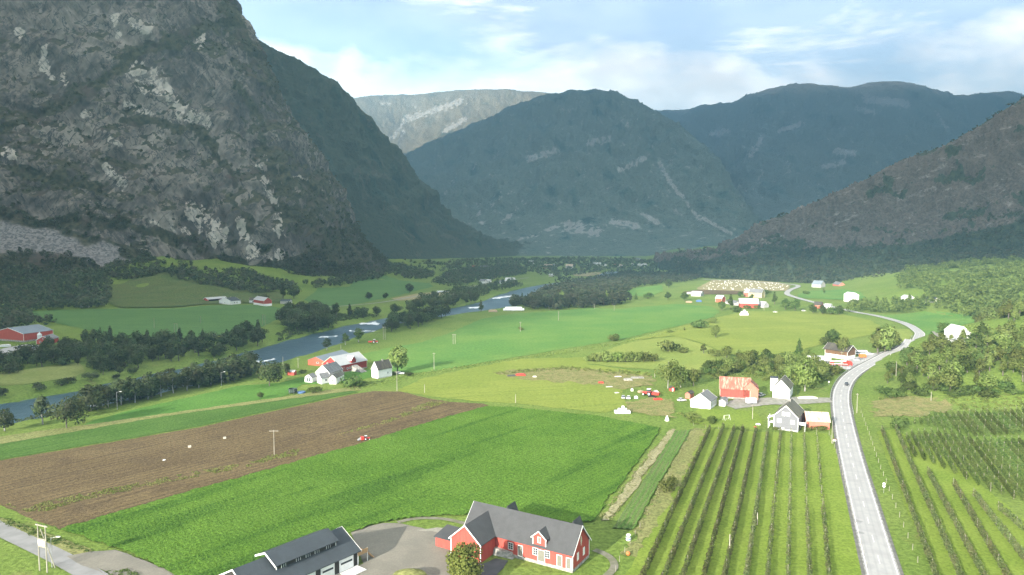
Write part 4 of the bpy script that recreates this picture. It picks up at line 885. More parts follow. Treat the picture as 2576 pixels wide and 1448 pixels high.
# --- hedgerows and trees on the sunny side
SUNNY = [(1680, 978, 84, 'wide', 'big spreading birch over the junk yard', .62, 1.8), (1712, 975, 60, 'round', 'shaded tree leaning right of the big spreading birch', .9, 1.3), (1745, 972, 48, 'round', 'rounded tree between the junk yard and the red barn', 1., 1.2), (2024, 985, 92, 'round', 'tall full birch beside the white house yard', .95, 1.8),
  (1880, 926, 46, 'round', 'round tree just behind the rusty barn roof', 1.1, 1.), (1920, 934, 44, 'round', 'tree behind the rusty barn nearer the road', 1.1, 1.), (1848, 934, 36, 'bush', 'bush at the back of the rusty barn', 1., 1.), (1960, 928, 40, 'round', 'hedge tree above the white tower', 1., 1.), (1985, 930, 48, 'round', 'hedge tree left of the parked trailer', 1., 1.),
  (2045, 938, 52, 'round', 'hedge tree below the parked trailer', 1.05, 1.), (2070, 948, 44, 'round', 'hedge tree just under the trailer tail', 1., 1.), (1988, 960, 46, 'round', 'hedge tree at the white house roof line', 1.1, 1.), (1950, 958, 30, 'bush', 'bright green bush behind the white house', 1.1, 1.), (2094, 944, 34, 'bush', 'bush beneath the red truck', 1.1, 1.), (2112, 938, 16, 'bush', 'small bush by the red truck front', 1., 1.),
  (2010, 894, 44, 'cone', 'dark pointed tree at the trailer tail', 1.3, 1.), (2028, 902, 26, 'round', 'small tree tucked behind the trailer', 1.2, 1.), (1828, 902, 34, 'round', 'round meadow tree, larger of the hedge pair', 1.2, 1.), (1800, 898, 22, 'bush', 'low bush left of the round meadow tree', 1.2, 1.), (1770, 890, 26, 'birch', 'thin pale tree ending the meadow hedge', 1.3, 1.),
  (2095, 866, 40, 'round', 'dark round tree above the brown house', 1.2, 1.2), (2078, 868, 26, 'bush', 'dark bush beside the round tree above the brown house', 1., 1.), (2122, 902, 60, 'round', 'leafy tree hiding the brown house', .85, 1.4), (2208, 892, 66, 'tall', 'tall dense tree left in the roadside clump', 1.5, 1.2), (2226, 890, 78, 'round', 'tallest tree of the roadside clump by the bend', .8, 1.4), (2244, 884, 66, 'round', 'tree right in the roadside clump by the bend', .85, 1.2),
  (2375, 836, 30, 'bush', 'round dark bush across the road from the bend', .95, 1.2), (1685, 838, 12, 'bush', 'small dot of a bush in the bright meadow', 1., 1.), (1722, 832, 9, 'cone', 'tiny conifer at the meadow hedge', 1.5, 1.), (1540, 858, 22, 'bush', 'lone round bush between the two meadows', 1.1, 1.), (1310, 832, 12, 'bush', 'bush at the foot of the meadow pole', 1., 1.),
  (1760, 826, 26, 'bush', 'large dark bush at the meadow corner', 1.2, 1.2), (1790, 814, 18, 'bush', 'smaller bush beside the meadow corner bush', 1.2, 1.), (1680, 885, 36, 'bush', 'tall pale bush above the lime meadow', 1.1, 1.2), (1715, 888, 18, 'bush', 'low pale bush trailing the tall one', 1.3, 1.), (2260, 1078, 40, 'bush', 'round dark bush at the top of the roadside orchard', .8, 1.3),
  (1790, 1066, 24, 'bush', 'dark bush at the lawn edge by the first fruit row', .85, 1.2), (1682, 1238, 46, 'bush', 'airy shrub in the verge beside the vegetable bed', .65, 1.2), (1800, 850, 34, 'round', 'tree by the red farm drive', 1., 1.), (1740, 1050, 20, 'bush', 'garden bush below the grey cottage', 1.3, 1.), (1760, 1062, 14, 'bush', 'small garden bush on the lawn', 1.3, 1.), (1950, 1082, 10, 'bush', 'low bush under the grey house', 1.2, 1.), (1860, 1080, 10, 'bush', 'low scrub at the head of the fruit rows', 1.2, 1.), (2060, 1083, 14, 'bush', 'hedge between the red shed and the fruit rows', 1.8, 1.2), (2030, 1084, 12, 'bush', 'hedge end by the grey house porch', 1.5, 1.)]
for px, py, h, sh, lab, w, fn in SUNNY:
    tree(px, py, h, sh, LEAF_LIT if 'dark' not in lab else LEAF_GREEN, 'shrub' if sh == 'bush' else ('conifer' if sh == 'cone' else 'broadleaf_tree'), lab, wide=w, fine=fn if fn > 1 else None, bark=BARK_W if 'birch' in lab else None)
for i, (px, h) in enumerate([(1475, 16), (1492, 26), (1510, 30), (1530, 34), (1552, 34), (1575, 32), (1598, 32), (1622, 32), (1645, 26)]):
    tree(px, 912 - abs(i - 5) * .6, h, 'bush', LEAF_LIT, 'hedge_bush', 'bush in the thick hedge across the lime meadow', group='bushes of the meadow hedge', wide=.85, fine=1.2)
for i, (px, py, h, sh, lab) in enumerate([(1815, 782, 26, 'round', 'dark tree left of the red farm barn'), (1838, 776, 34, 'tall', 'tall dark tree at the corner of the red farm barn'), (1850, 786, 18, 'bush', 'bush below the red farm barn'), (1880, 778, 12, 'bush', 'hedge bush before the red farm barn'), (1905, 778, 12, 'bush', 'hedge bush right of the red farm barn'), (1948, 766, 30, 'tall', 'pointed tree right of the grey farm roof'),
        (1975, 780, 30, 'round', 'round tree left in the pair by the far road'), (2000, 782, 32, 'round', 'round tree right in the pair by the far road'), (1925, 742, 16, 'bush', 'dark purple tree beside the yellow farm'), (1890, 757, 18, 'round', 'tree above the red farm roof'), (1862, 748, 16, 'round', 'tree beside the orange house'),
        (2045, 790, 26, 'round', 'dark round tree left in the roadside thicket'), (2068, 792, 26, 'round', 'dark round tree second in the roadside thicket'), (2090, 792, 24, 'bush', 'dark bush third in the roadside thicket'), (2112, 793, 26, 'round', 'dark round tree ending the roadside thicket'), (2072, 740, 16, 'tall', 'lone tree in the far green plot'), (2030, 741, 12, 'bush', 'bushes in the far green plot'), (1682, 725, 24, 'round', 'round pale tree by the small green plot'), (1680, 755, 22, 'round', 'tree under the round pale tree'), (1630, 752, 18, 'bush', 'bush below the small green plot'), (1600, 755, 20, 'cone', 'conifer at the edge of the small green plot'), (1722, 757, 24, 'round', 'tree left of the farm cluster')]):
    tree(px, py, h, sh, LEAF_GREEN, 'shrub' if sh == 'bush' else 'farm_tree', lab, wide=1.1)
for x, y in fill([(1752, 948), (1800, 915), (1900, 906), (2000, 900), (2080, 930), (2082, 962), (2035, 972), (1965, 950), (1900, 944), (1800, 955)], 6.2):
    sh = ('bush', 'round', 'bush', 'birch')[rng.integers(4)]
    tree_at(x, y, rng.uniform(3.5, 7.5) * (.7 if sh == 'bush' else 1), sh, LEAF_LIT if rng.random() < .6 else LEAF_GREEN, 'thicket_bush', 'sunlit bush in the thicket between the rusty barn and the truck yard', group='bushes of the thicket behind the rusty barn', wide=1.2, cat='bush')
# foreground tree
tree(1168, 1476, 118, 'round', leaf_mat('leaf_yard', (.13, .16, .04), (.26, .29, .08), (.26, .28, .09), .5, vary=False), 'yard_tree', 'leafy tree in front of the red barn wing', wide=1.15, fine=5.)

# --- sunlit wood on the right-hand hillside
cnt = 0
near = fill([(2222, 985), (2236, 935), (2290, 890), (2360, 862), (2440, 862), (2500, 835), (2660, 800), (2700, 1030), (2570, 1000), (2450, 985), (2330, 1000)], 8.6)
near = near[np.argsort(near[:, 1])]
for x, y in near:
    if onroad(x, y): continue
    sh = ('round', 'birch', 'tall', 'wide', 'bush', 'birch')[rng.integers(6)]
    tree_at(x, y, rng.uniform(5, 11.5) * (.6 if sh == 'bush' else 1), sh, LEAF_LIT if rng.random() < .75 else LEAF_GREEN, 'shrub' if sh == 'bush' else 'hillside_tree', 'sunlit leafy tree in the wood right of the road bend', group='sunlit trees in the wood right of the road bend', wide=1.2); cnt += 1
for i in range(16):
    px = 2220 + 22 * i; tree(px, 990 + 10 * math.sin(i * 1.7), 22 + 8 * math.sin(i * 2.3), 'bush', LEAF_GREEN, 'shrub', 'low bush along the lower edge of the roadside wood', group='bushes along the roadside wood', wide=1.3)
farp = fill([(2130, 786), (2150, 766), (2300, 758), (2420, 740), (2576, 700), (2700, 690), (2700, 800), (2520, 822), (2440, 800), (2340, 776), (2240, 792)], 11.)
farp = farp[np.argsort(farp[:, 1])]
for x, y in farp[:120]:
    if onroad(x, y): continue
    tree_at(x, y, rng.uniform(9, 13), ('round', 'birch', 'tall')[rng.integers(3)], LEAF_LIT, 'hillside_tree', 'sunlit leafy tree on the hillside above the white roadside house', group='sunlit trees above the white roadside house', wide=1.25); cnt += 1
P = farp[120:]
extra = fill([(420, 600), (480, 560), (640, 700), (900, 900), (900, 1150), (640, 1120), (560, 1000), (470, 850)], 11.5, True)
P = np.r_[P, extra]
stuff_trees('hillside_woodland', P, rng.uniform(7, 12, len(P)), 68, .102, leaf_mat('leaf_hill', (.065, .090, .024), (.175, .205, .058), (.14, .165, .05), .45, 16.), 'sunlit mass of woodland climbing the hillside on the right')
print('TREES bank', n_, 'hill', cnt, 'far', len(P))

# --- dark woods
def from_grid(Sg, mask, n):
    c = np.argwhere(mask); c = c[rng.choice(len(c), min(n, len(c)), replace=False)]
    return Sg[c[:, 0], c[:, 1]]
pxw, pyw = topix(wall_grid)
m = (wall_t < .21) & (wall_veg > .55) & (wall_scree < .3) & (pxw > -120) & (pxw < 1010) & (pyw > 480) & (wall_grid[..., 1] < 1700)
Q = from_grid(wall_grid, m, 1500)
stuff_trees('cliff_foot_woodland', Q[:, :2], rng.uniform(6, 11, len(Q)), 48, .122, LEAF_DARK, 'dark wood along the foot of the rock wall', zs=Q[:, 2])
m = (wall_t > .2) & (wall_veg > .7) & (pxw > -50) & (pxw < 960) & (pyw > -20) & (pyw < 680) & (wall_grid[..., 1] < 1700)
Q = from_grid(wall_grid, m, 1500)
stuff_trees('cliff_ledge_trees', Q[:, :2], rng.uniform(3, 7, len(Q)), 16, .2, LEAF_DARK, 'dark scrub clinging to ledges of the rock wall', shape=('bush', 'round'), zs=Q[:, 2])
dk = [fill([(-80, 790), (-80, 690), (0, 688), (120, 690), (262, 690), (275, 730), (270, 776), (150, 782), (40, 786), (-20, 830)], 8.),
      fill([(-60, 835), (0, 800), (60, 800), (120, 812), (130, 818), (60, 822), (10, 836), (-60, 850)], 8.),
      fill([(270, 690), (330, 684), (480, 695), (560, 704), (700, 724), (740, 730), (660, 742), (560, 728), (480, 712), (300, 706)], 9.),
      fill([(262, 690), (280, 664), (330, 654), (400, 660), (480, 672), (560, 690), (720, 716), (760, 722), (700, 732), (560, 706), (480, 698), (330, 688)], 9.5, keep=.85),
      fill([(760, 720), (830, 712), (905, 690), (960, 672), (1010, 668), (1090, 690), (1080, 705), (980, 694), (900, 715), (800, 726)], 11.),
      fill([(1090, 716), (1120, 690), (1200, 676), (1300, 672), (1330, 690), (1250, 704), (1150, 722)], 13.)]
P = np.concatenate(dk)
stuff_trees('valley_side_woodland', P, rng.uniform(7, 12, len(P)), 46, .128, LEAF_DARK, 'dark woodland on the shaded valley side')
P = fill([(1285, 778), (1305, 735), (1400, 708), (1550, 694), (1760, 694), (1755, 706), (1680, 716), (1600, 724), (1572, 742), (1600, 762), (1480, 776), (1380, 780)], 11.)
P = np.array([p for p in P if not wet(*p)])
o_ = np.argsort(P[:, 1]); P = P[o_]
for x, y in P[:70]:
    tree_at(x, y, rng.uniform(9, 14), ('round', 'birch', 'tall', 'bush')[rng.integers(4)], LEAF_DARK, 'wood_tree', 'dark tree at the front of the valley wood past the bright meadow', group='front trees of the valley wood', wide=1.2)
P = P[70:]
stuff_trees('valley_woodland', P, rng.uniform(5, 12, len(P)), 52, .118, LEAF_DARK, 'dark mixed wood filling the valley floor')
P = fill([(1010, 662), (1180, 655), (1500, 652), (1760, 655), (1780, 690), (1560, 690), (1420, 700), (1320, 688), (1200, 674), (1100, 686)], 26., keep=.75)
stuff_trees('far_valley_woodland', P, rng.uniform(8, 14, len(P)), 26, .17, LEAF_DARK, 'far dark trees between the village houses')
pxs, pys = topix(slope_grid)
m = (slope_veg > .75) & (slope_t < .76) & (pxs > 1700) & (pxs < 2640) & (slope_grid[..., 1] < 1900)
Q = from_grid(slope_grid, m, 3300)
stuff_trees('slope_woodland', Q[:, :2], rng.uniform(5, 10, len(Q)), 26, .16, LEAF_DARK, 'dark wood on the lower slope right of the village', zs=Q[:, 2])
Q = from_grid(slope_grid, (slope_t > .04) & (slope_t < .74) & (pxs > 1700) & (pxs < 2640) & (slope_veg <= .75), 1500)
stuff_trees('slope_scrub', Q[:, :2], rng.uniform(1.5, 3.5, len(Q)), 16, .2, LEAF_BANK, 'scattered scrub on the heathery slope', shape=('bush',), zs=Q[:, 2])
# low growth on river banks and in the rough corners
def under(polys, gap, h, mat, name, label, nq=20, leaf=.22, world=False):
    P = np.concatenate([fill(p, gap, world) for p in polys]); P = P[fbm(P[:, 0] / 7, P[:, 1] / 7, 2, 3) > -.15] if name == 'field_weeds' else P; P = np.array([p for p in P if not wet(*p) and not onroad(*p)])
    stuff_trees(name, P, rng.uniform(*h, len(P)), nq, leaf, mat, label, shape=('bush',))
under([[(-40, 1030), (60, 1012), (240, 988), (420, 952), (560, 928), (650, 905), (640, 940), (560, 958), (400, 990), (250, 1022), (60, 1062), (-40, 1075)], [(660, 895), (700, 870), (830, 835), (850, 815), (830, 805), (700, 850)], [(690, 845), (830, 790), (960, 795), (940, 800), (840, 812), (720, 860)]], 3.6, (1, 2.6), LEAF_BANK, 'bank_undergrowth', 'low scrub and rank weeds along the river bank')
under([[(2205, 1000), (2330, 1002), (2450, 985), (2600, 1000), (2600, 1035), (2420, 1035), (2380, 1000), (2280, 992), (2200, 1010)], [(1235, 938), (1420, 924), (1640, 940), (1640, 950), (1420, 932), (1250, 945)], [(1700, 1040), (1745, 1040), (1790, 1075), (1740, 1072)], [(1700, 935), (1800, 930), (1980, 945), (2070, 960), (2060, 985), (1930, 960), (1780, 945)]], 3.0, (.7, 1.8), LEAF_LIT, 'rough_scrub', 'rank green scrub in rough corners and hedge bottoms')
under([[(870, 976), (1000, 948), (1060, 938), (1300, 901), (1560, 862), (1800, 803), (1812, 806), (1560, 870), (1300, 908), (1080, 944), (1010, 960), (880, 985)]], 2.6, (.5, 1.2), LEAF_LIT, 'field_margin', 'tufted margin between the meadows')
under(WEEDS, .75, (.3, .6), leaf_mat('leaf_weed', (.11, .13, .03), (.20, .205, .065), (.22, .205, .085), .3), 'field_weeds', 'yellow-green weeds in strips across the brown field', nq=9, leaf=.42)
under([[(1688, 1080), (1702, 1083), (1600, 1230), (1540, 1310), (1500, 1312), (1560, 1235), (1640, 1130)], [(1742, 1082), (1755, 1082), (1660, 1250), (1610, 1340), (1600, 1335), (1645, 1250)]], 1.2, (.3, .7), leaf_mat('leaf_straw', (.16, .16, .07), (.34, .32, .18), (.20, .21, .08), .3), 'straw_tufts', 'pale straw tufts beside the vegetable bed', nq=9, leaf=.4)
under([[(0, 1302), (120, 1345), (235, 1388), (225, 1396), (100, 1358), (0, 1316)], [(270, 1440), (330, 1432), (370, 1470), (290, 1470)]], 1.1, (.4, 1.0), LEAF_GREEN, 'lane_weeds', 'tall weeds along the farm lane')

# --- fruit rows
POST = flat('post_wood', (.36, .33, .27), .9, .1, (.26, .24, .2), 4.)
def fruit_row(a, b, label, group, hgt=2.5, dens=50, sparse=None, name='orchard_row', leafm=None, ext=26., posts=11.):
    a = np.array(a[:2]); b = np.array(b[:2]); v = b - a; L = np.linalg.norm(v); v /= L; b = b + v * ext; L += ext; w = np.array([-v[1], v[0]])
    e = empty(name, (a[0], a[1], Z(*a)), 0, label, 'fruit row', group)
    rs = np.random.default_rng(int(abs(a[0] * 31 + a[1])))
    n = int(L * dens); u = rs.uniform(0, L, n)
    d = .75 + .35 * pn(u / 1.6, 3.3 * a[0]) + .25 * pn(u / 9., 1.7 * a[0])
    if sparse is not None: d = d * np.interp(u / L, *sparse)
    u = u[rs.random(n) < np.clip(d, 0.02, 1)]; n = len(u)
    rad = .56 + .18 * pn(u / 1.5, a[0], 5.)
    th = rs.uniform(0, 6.283, n); rr = np.sqrt(rs.uniform(.1, 1, n))
    hh = hgt * (1 + .16 * pn(u / 1.4, a[0], 9.))
    off = rr * np.cos(th) * rad; zz = .25 + (hh - .25) * (.5 + .5 * rr * np.sin(th))
    X = a[0] + v[0] * u + w[0] * off; Y = a[1] + v[1] * u + w[1] * off
    Pp = np.c_[X, Y, zt(X, Y) + zz]; nn = np.c_[w[0] * np.cos(th), w[1] * np.cos(th), np.sin(th) + .3] + .7 * rs.normal(size=(n, 3)); nn /= np.linalg.norm(nn, axis=1)[:, None]
    V, F = leaf_quads(Pp, nn, .215, rs); V = V - np.array(e.location)
    obj('foliage', mesh_np('row_foliage', V, F), leafm or LEAF_APPLE, e)
    if posts:
        V, F = [], []; tube(V, F, (0, 0, -.3), (0, 0, 2.7), .06, .05, 5); pm = mesh_np('post', V, F); pm.materials.append(POST)
        for s in np.arange(0, L, posts):
            q = a + v * s; o = obj('post', pm, None, e); o.location = (q[0] - a[0], q[1] - a[1], Z(*q) - e.location[2])
    return e
ords = ['first', 'second', 'third', 'fourth', 'fifth', 'sixth', 'seventh', 'eighth', 'ninth', 'tenth']
LROWS = [((1785, 1086), (1623, 1448), None), ((1820, 1080), (1676, 1448), None), ((1847, 1084), (1722, 1448), None), ((1869, 1085), (1774, 1448), None), ((1902, 1087), (1825, 1448), None), ((1931, 1092), (1879, 1448), None),
         ((1964, 1089), (1931, 1448), ([0, .3, .5, .6, 1], [.55, .45, .2, .5, .9])), ((1991, 1092), (1982, 1448), ([0, .3, .5, 1], [.25, .3, .3, .8])), ((2022, 1092), (2036, 1448), ([0, .3, .5, .6, 1], [.15, .45, .15, .5, .9])), ((2054, 1095), (2084, 1448), ([0, .3, .5, .6, 1], [.12, .25, .1, .6, .9]))]
for i, (p, q, sp) in enumerate(LROWS):
    fruit_row(G(*p), G(*q), '%s fruit row from the vegetable bed, left of the road%s' % (ords[i], ', thin with bare posts' if sp else ''), 'fruit rows left of the road', sparse=sp, hgt=2.7 if i < 5 else 2.5)
for i, (p, q) in enumerate([((2218, 1088), (2349, 1448)), ((2253, 1085), (2410, 1448)), ((2334, 1195), (2467, 1448)), ((2398, 1225), (2525, 1448)), ((2449, 1251), (2600, 1448)), ((2511, 1285), (2700, 1448))]):
    fruit_row(G(*p), G(*q), '%s fruit row right of the road, counted from the road' % ords[i], 'fruit rows right of the road', dens=62, hgt=2.8)
# dense raspberry-like block
rv = np.subtract(G(2410, 1448)[:2], G(2253, 1085)[:2]); rv /= np.linalg.norm(rv); rn = np.array([-rv[1], rv[0]])
def block(poly, gap, label):
    P = np.array(world_poly(poly)); c = P @ rn; ps = []
    for s in np.arange(c.min() + .5, c.max(), gap):
        u = np.linspace((P @ rv).min(), (P @ rv).max(), 400); X = rv[0] * u + rn[0] * s; Y = rv[1] * u + rn[1] * s; m = inside(P, X, Y)
        if m.sum() < 8: continue
        u = u[m]; ps.append((rv * u[0] + rn * s, rv * u[-1] + rn * s))
    for a, b in ps: fruit_row(a, b, label, label + 's', hgt=2.2, dens=52, name='fruit_cane_row', ext=0, posts=9., leafm=LEAF_CANE)
zp = lambda x, y: ((2560 + x / 2.011) / 1.4907, (1438 + y / 2.011) / 1.4907)
block([zp(*p) for p in [(1680, 400), (1900, 385), (2050, 395), (2200, 445), (2700, 450), (2700, 960), (2574, 900), (2400, 850), (2150, 740), (1950, 640), (1740, 560)]], 2.3, 'tall cane row in the dense block right of the road')
block([zp(*p) for p in [(1740, 310), (1900, 245), (2574, 205), (2700, 200), (2700, 385), (2200, 410), (1900, 335)]], 2.3, 'tall cane row in the upper block below the wood')
# ------------------------------------------------------------------ mesh helper
class MB:
    def __init__(s): s.V = []; s.F = []
    def box(s, x0, x1, y0, y1, z0, z1):
        o = len(s.V); s.V += [(x0, y0, z0), (x1, y0, z0), (x1, y1, z0), (x0, y1, z0), (x0, y0, z1), (x1, y0, z1), (x1, y1, z1), (x0, y1, z1)]
        s.F += [(o, o+3, o+2, o+1), (o+4, o+5, o+6, o+7), (o, o+1, o+5, o+4), (o+1, o+2, o+6, o+5), (o+2, o+3, o+7, o+6), (o+3, o, o+4, o+7)]; return s
    def hexa(s, P):                       # 8 corners, bottom ring then top ring
        o = len(s.V); s.V += [tuple(p) for p in P]
        s.F += [(o, o+3, o+2, o+1), (o+4, o+5, o+6, o+7), (o, o+1, o+5, o+4), (o+1, o+2, o+6, o+5), (o+2, o+3, o+7, o+6), (o+3, o, o+4, o+7)]; return s
    def prism(s, poly, axis, a, b):       # polygon in the plane across axis, swept from a to b
        o = len(s.V); n = len(poly)
        for t in (a, b):
            for u, v in poly: s.V.append((t, u, v) if axis == 'x' else ((u, t, v) if axis == 'y' else (u, v, t)))
        s.F.append(tuple(range(o, o + n))[::-1]); s.F.append(tuple(range(o + n, o + 2 * n)))
        for k in range(n): s.F.append((o + k, o + (k + 1) % n, o + n + (k + 1) % n, o + n + k))
        return s
    def tube(s, p, q, r0, r1=None, n=8):
        r1 = r0 if r1 is None else r1; p = np.array(p, float); q = np.array(q, float); d = q - p; d /= np.linalg.norm(d) + 1e-9
        a = np.cross(d, (0, 0, 1) if abs(d[2]) < .9 else (1, 0, 0)); a /= np.linalg.norm(a); b = np.cross(d, a); o = len(s.V)
        for c, r in ((p, r0), (q, r1)):
            for k in range(n): s.V.append(tuple(c + r * (math.cos(6.2832 * k / n) * a + math.sin(6.2832 * k / n) * b)))
        for k in range(n): s.F.append((o + k, o + (k + 1) % n, o + n + (k + 1) % n, o + n + k))
        s.F.append(tuple(range(o, o + n))[::-1]); s.F.append(tuple(range(o + n, o + 2 * n))); return s
    def lathe(s, prof, n=14, c=(0, 0)):   # profile of (r, z)
        o = len(s.V)
        for r, z in prof:
            for k in range(n): s.V.append((c[0] + r * math.cos(6.2832 * k / n), c[1] + r * math.sin(6.2832 * k / n), z))
        for i in range(len(prof) - 1):
            for k in range(n): s.F.append((o + i * n + k, o + i * n + (k + 1) % n, o + (i + 1) * n + (k + 1) % n, o + (i + 1) * n + k))
        s.F.append(tuple(range(o, o + n))[::-1]); e = o + (len(prof) - 1) * n; s.F.append(tuple(range(e, e + n))); return s
    def mesh(s, name, bevel=0.):
        me = bpy.data.meshes.new(name); me.from_pydata([tuple(map(float, v)) for v in s.V], [], s.F)
        bm = bmesh.new(); bm.from_mesh(me); bmesh.ops.recalc_face_normals(bm, faces=bm.faces)
        if bevel: bmesh.ops.bevel(bm, geom=list(bm.edges), offset=bevel, segments=1, affect='EDGES', clamp_overlap=True)
        bm.to_mesh(me); bm.free(); return me
    def build(s, name, mat, parent=None, bevel=0., **kw):
        return obj(name, s.mesh(name, bevel), mat, parent, **kw)

# paints and surfaces of buildings
def boards(name, c, c2, w=.18, horiz=False):
    t = NT(name, .75, .25); o = t.mp()
    n = t.noise(t.mp((2, 2, .35) if not horiz else (.5, .5, 3)), 1, 5, .6)
    wv = t.N.new('ShaderNodeTexWave'); wv.wave_type = 'BANDS'; wv.bands_direction = 'Z' if horiz else 'DIAGONAL'; wv.inputs['Scale'].default_value = .31 / w; t.L.new(o, wv.inputs['Vector'])
    c_ = t.mix(t.step(n, .3, .7), c, c2); c_ = t.mix(t.math('MULTIPLY', t.step(wv.outputs['Fac'], .12, .0), .45), c_, tuple(x * .35 for x in c))
    t.bump(wv.outputs['Fac'], .2, .03); return t.col(c_)
RED = boards('red_boards', (.46, .088, .068), (.40, .070, .054)); RED_D = boards('dark_red_boards', (.36, .045, .04), (.30, .035, .032)); ORANGE = boards('orange_boards', (.55, .13, .075), (.48, .11, .065))
WHITE = boards('white_boards', (.80, .80, .78), (.72, .72, .71), .2, True); GREYB = boards('grey_boards', (.185, .19, .205), (.165, .168, .182), .2, True); CREAM = boards('cream_boards', (.62, .60, .54), (.54, .53, .49), .2, True)
BLACK = boards('black_boards', (.035, .033, .032), (.05, .045, .04)); BROWNB = boards('brown_boards', (.17, .10, .06), (.13, .075, .045)); PINK = boards('faded_red_boards', (.55, .17, .12), (.5, .2, .14)); YELL = boards('yellow_boards', (.62, .50, .26), (.55, .44, .24), .2, True); TAN = boards('tan_boards', (.40, .30, .20), (.34, .26, .18))
WPAINT = flat('white_paint', (.84, .84, .82), .55, .4, (.76, .76, .74), 2.)
TRIMY = flat('cream_trim', (.66, .62, .48), .6, .3)
STONE = flat('foundation_stone', (.40, .38, .34), .9, .2, (.22, .21, .19), 1.3, 6, bump=.6)
CONC = flat('concrete', (.50, .49, .46), .9, .2, (.42, .41, .39), 1.)
def roofm(name, c, c2, w=.35, stain=None):
    t = NT(name, .7, .35); o = t.mp(); n = t.noise(t.mp((.6, .6, .6)), 1, 6, .65)
    c_ = t.mix(t.step(n, .3, .7), c, c2)
    if stain: c_ = t.mix(t.step(t.noise(t.mp((1.2, .25, .25), loc=(3, 3, 3)), 1, 6, .7), .5, .62), c_, stain)
    f = t.noise(o, 6, 3, .7); c_ = t.mix(t.math('MULTIPLY', t.step(f, .4, .65), .3), c_, tuple(x * .6 for x in c)); t.bump(f, .25, .05); return t.col(c_)
R_GREY = roofm('slate_grey_roof', (.068, .070, .073), (.055, .056, .058)); R_BLUE = roofm('dark_metal_roof', (.050, .062, .072), (.042, .05, .058)); R_LIGHT = roofm('pale_metal_roof', (.44, .45, .45), (.39, .40, .40)); R_STEEL = roofm('steel_blue_roof', (.20, .24, .27), (.17, .20, .23))
R_DARK = roofm('mossy_dark_roof', (.075, .068, .058), (.055, .05, .045), stain=(.10, .095, .06)); R_RUST = roofm('rusty_roof', (.36, .125, .085), (.30, .10, .07), stain=(.50, .34, .26)); R_TIN = roofm('rusty_tin_roof', (.55, .47, .38), (.48, .40, .31), stain=(.42, .24, .14)); R_MOSS = roofm('olive_slate_roof', (.13, .125, .10), (.10, .10, .085), stain=(.18, .17, .11)); R_MID = roofm('mid_slate_roof', (.17, .175, .18), (.14, .145, .15), stain=(.22, .22, .21)); R_WHITE = roofm('white_metal_roof', (.70, .71, .71), (.62, .63, .63)); R_RED = roofm('red_metal_roof', (.40, .10, .07), (.34, .08, .06))
GLASS = flat('window_glass', (.05, .06, .07), .15, .5, (.035, .04, .05), .8); DARKIN = flat('painted_opening_shade', (.02, .02, .02), .9, .1); GDOOR = flat('weathered_door', (.20, .19, .155), .8, .2, (.16, .155, .13), 3., stretch=(4, 4, .5))
RUBBER = flat('tyre_rubber', (.025, .025, .026), .9, .2); METAL = flat('galvanised', (.45, .46, .47), .5, .4, metal=.4); CONDUIT = flat('dark_metal', (.06, .06, .065), .6, .4)
WOODP = flat('pole_wood', (.40, .37, .30), .9, .1, (.30, .28, .23), 3., stretch=(1, 1, .2)); NEWWOOD = flat('new_timber', (.42, .27, .14), .8, .2, (.36, .23, .12), 3.)
CAR_W = flat('car_white', (.80, .80, .80), .25, .5); CAR_G = flat('car_dark', (.03, .035, .04), .25, .5); CAR_S = flat('car_silver', (.45, .46, .47), .25, .5); CAR_R = flat('machine_red', (.55, .05, .035), .4, .4); CAR_B = flat('car_blue', (.05, .10, .22), .25, .5); PLASTIC = flat('bale_wrap', (.82, .83, .84), .45, .4, (.70, .71, .72), 1.5); ORANGEP = flat('machine_orange', (.62, .20, .06), .5, .3)
BLUEP = flat('blue_plastic', (.10, .18, .36), .5, .3)

# ------------------------------------------------------------------ buildings: local x along the ridge, local y across, front is -y
def frame(px=None, C=None, R=None, Lc=None, depth=None):
    """front corner C and the far end R of the long wall (prints points); the gable runs back from C towards Lc"""
    c = np.array(G(*C)[:2]); r = np.array(G(*R)[:2]); v = r - c; L = np.linalg.norm(v); v /= L; n = np.array([-v[1], v[0]])
    if Lc is not None:
        l = np.array(G(*Lc)[:2]); w = float((l - c) @ n); 
    else: w = depth
    if w < 0: n = -n; w = -w
    mid = c + v * L / 2 + n * w / 2
    return mid, math.atan2(v[1], v[0]) if np.cross(v, n) > 0 else math.atan2(-v[1], -v[0]), L, w
def opening(e, face, u, z, w, h, L, W, frm, pane, name='window', bars=0, depth=.0):
    """face F/B/L/R; u along the wall from its middle (as seen from outside, left negative)"""
    fr = .11; d = .07
    def put(mb, u0, u1, z0, z1, a, b):
        if face == 'F': mb.box(u0, u1, -W/2 - b, -W/2 - a, z0, z1)
        elif face == 'B': mb.box(-u1, -u0, W/2 + a, W/2 + b, z0, z1)
        elif face == 'R': mb.box(L/2 + a, L/2 + b, u0, u1, z0, z1)
        else: mb.box(-L/2 - b, -L/2 - a, -u1, -u0, z0, z1)
        return mb
    m = MB(); put(m, u - w/2 - fr, u - w/2, z - fr, z + h + fr, -.03, d); put(m, u + w/2, u + w/2 + fr, z - fr, z + h + fr, -.03, d)
    put(m, u - w/2, u + w/2, z + h, z + h + fr, -.03, d); put(m, u - w/2, u + w/2, z - fr, z, -.03, d)
    if bars:
        put(m, u - .03, u + .03, z, z + h, -.02, .05)
        for k in range(1, bars): put(m, u - w/2, u + w/2, z + h * k / bars - .025, z + h * k / bars + .025, -.02, .045)
    f = m.build(name, frm, e)
    put(MB(), u - w/2, u + w/2, z, z + h, -.03, .02).build('pane' if name == 'window' else 'panel', pane, f)
    return f
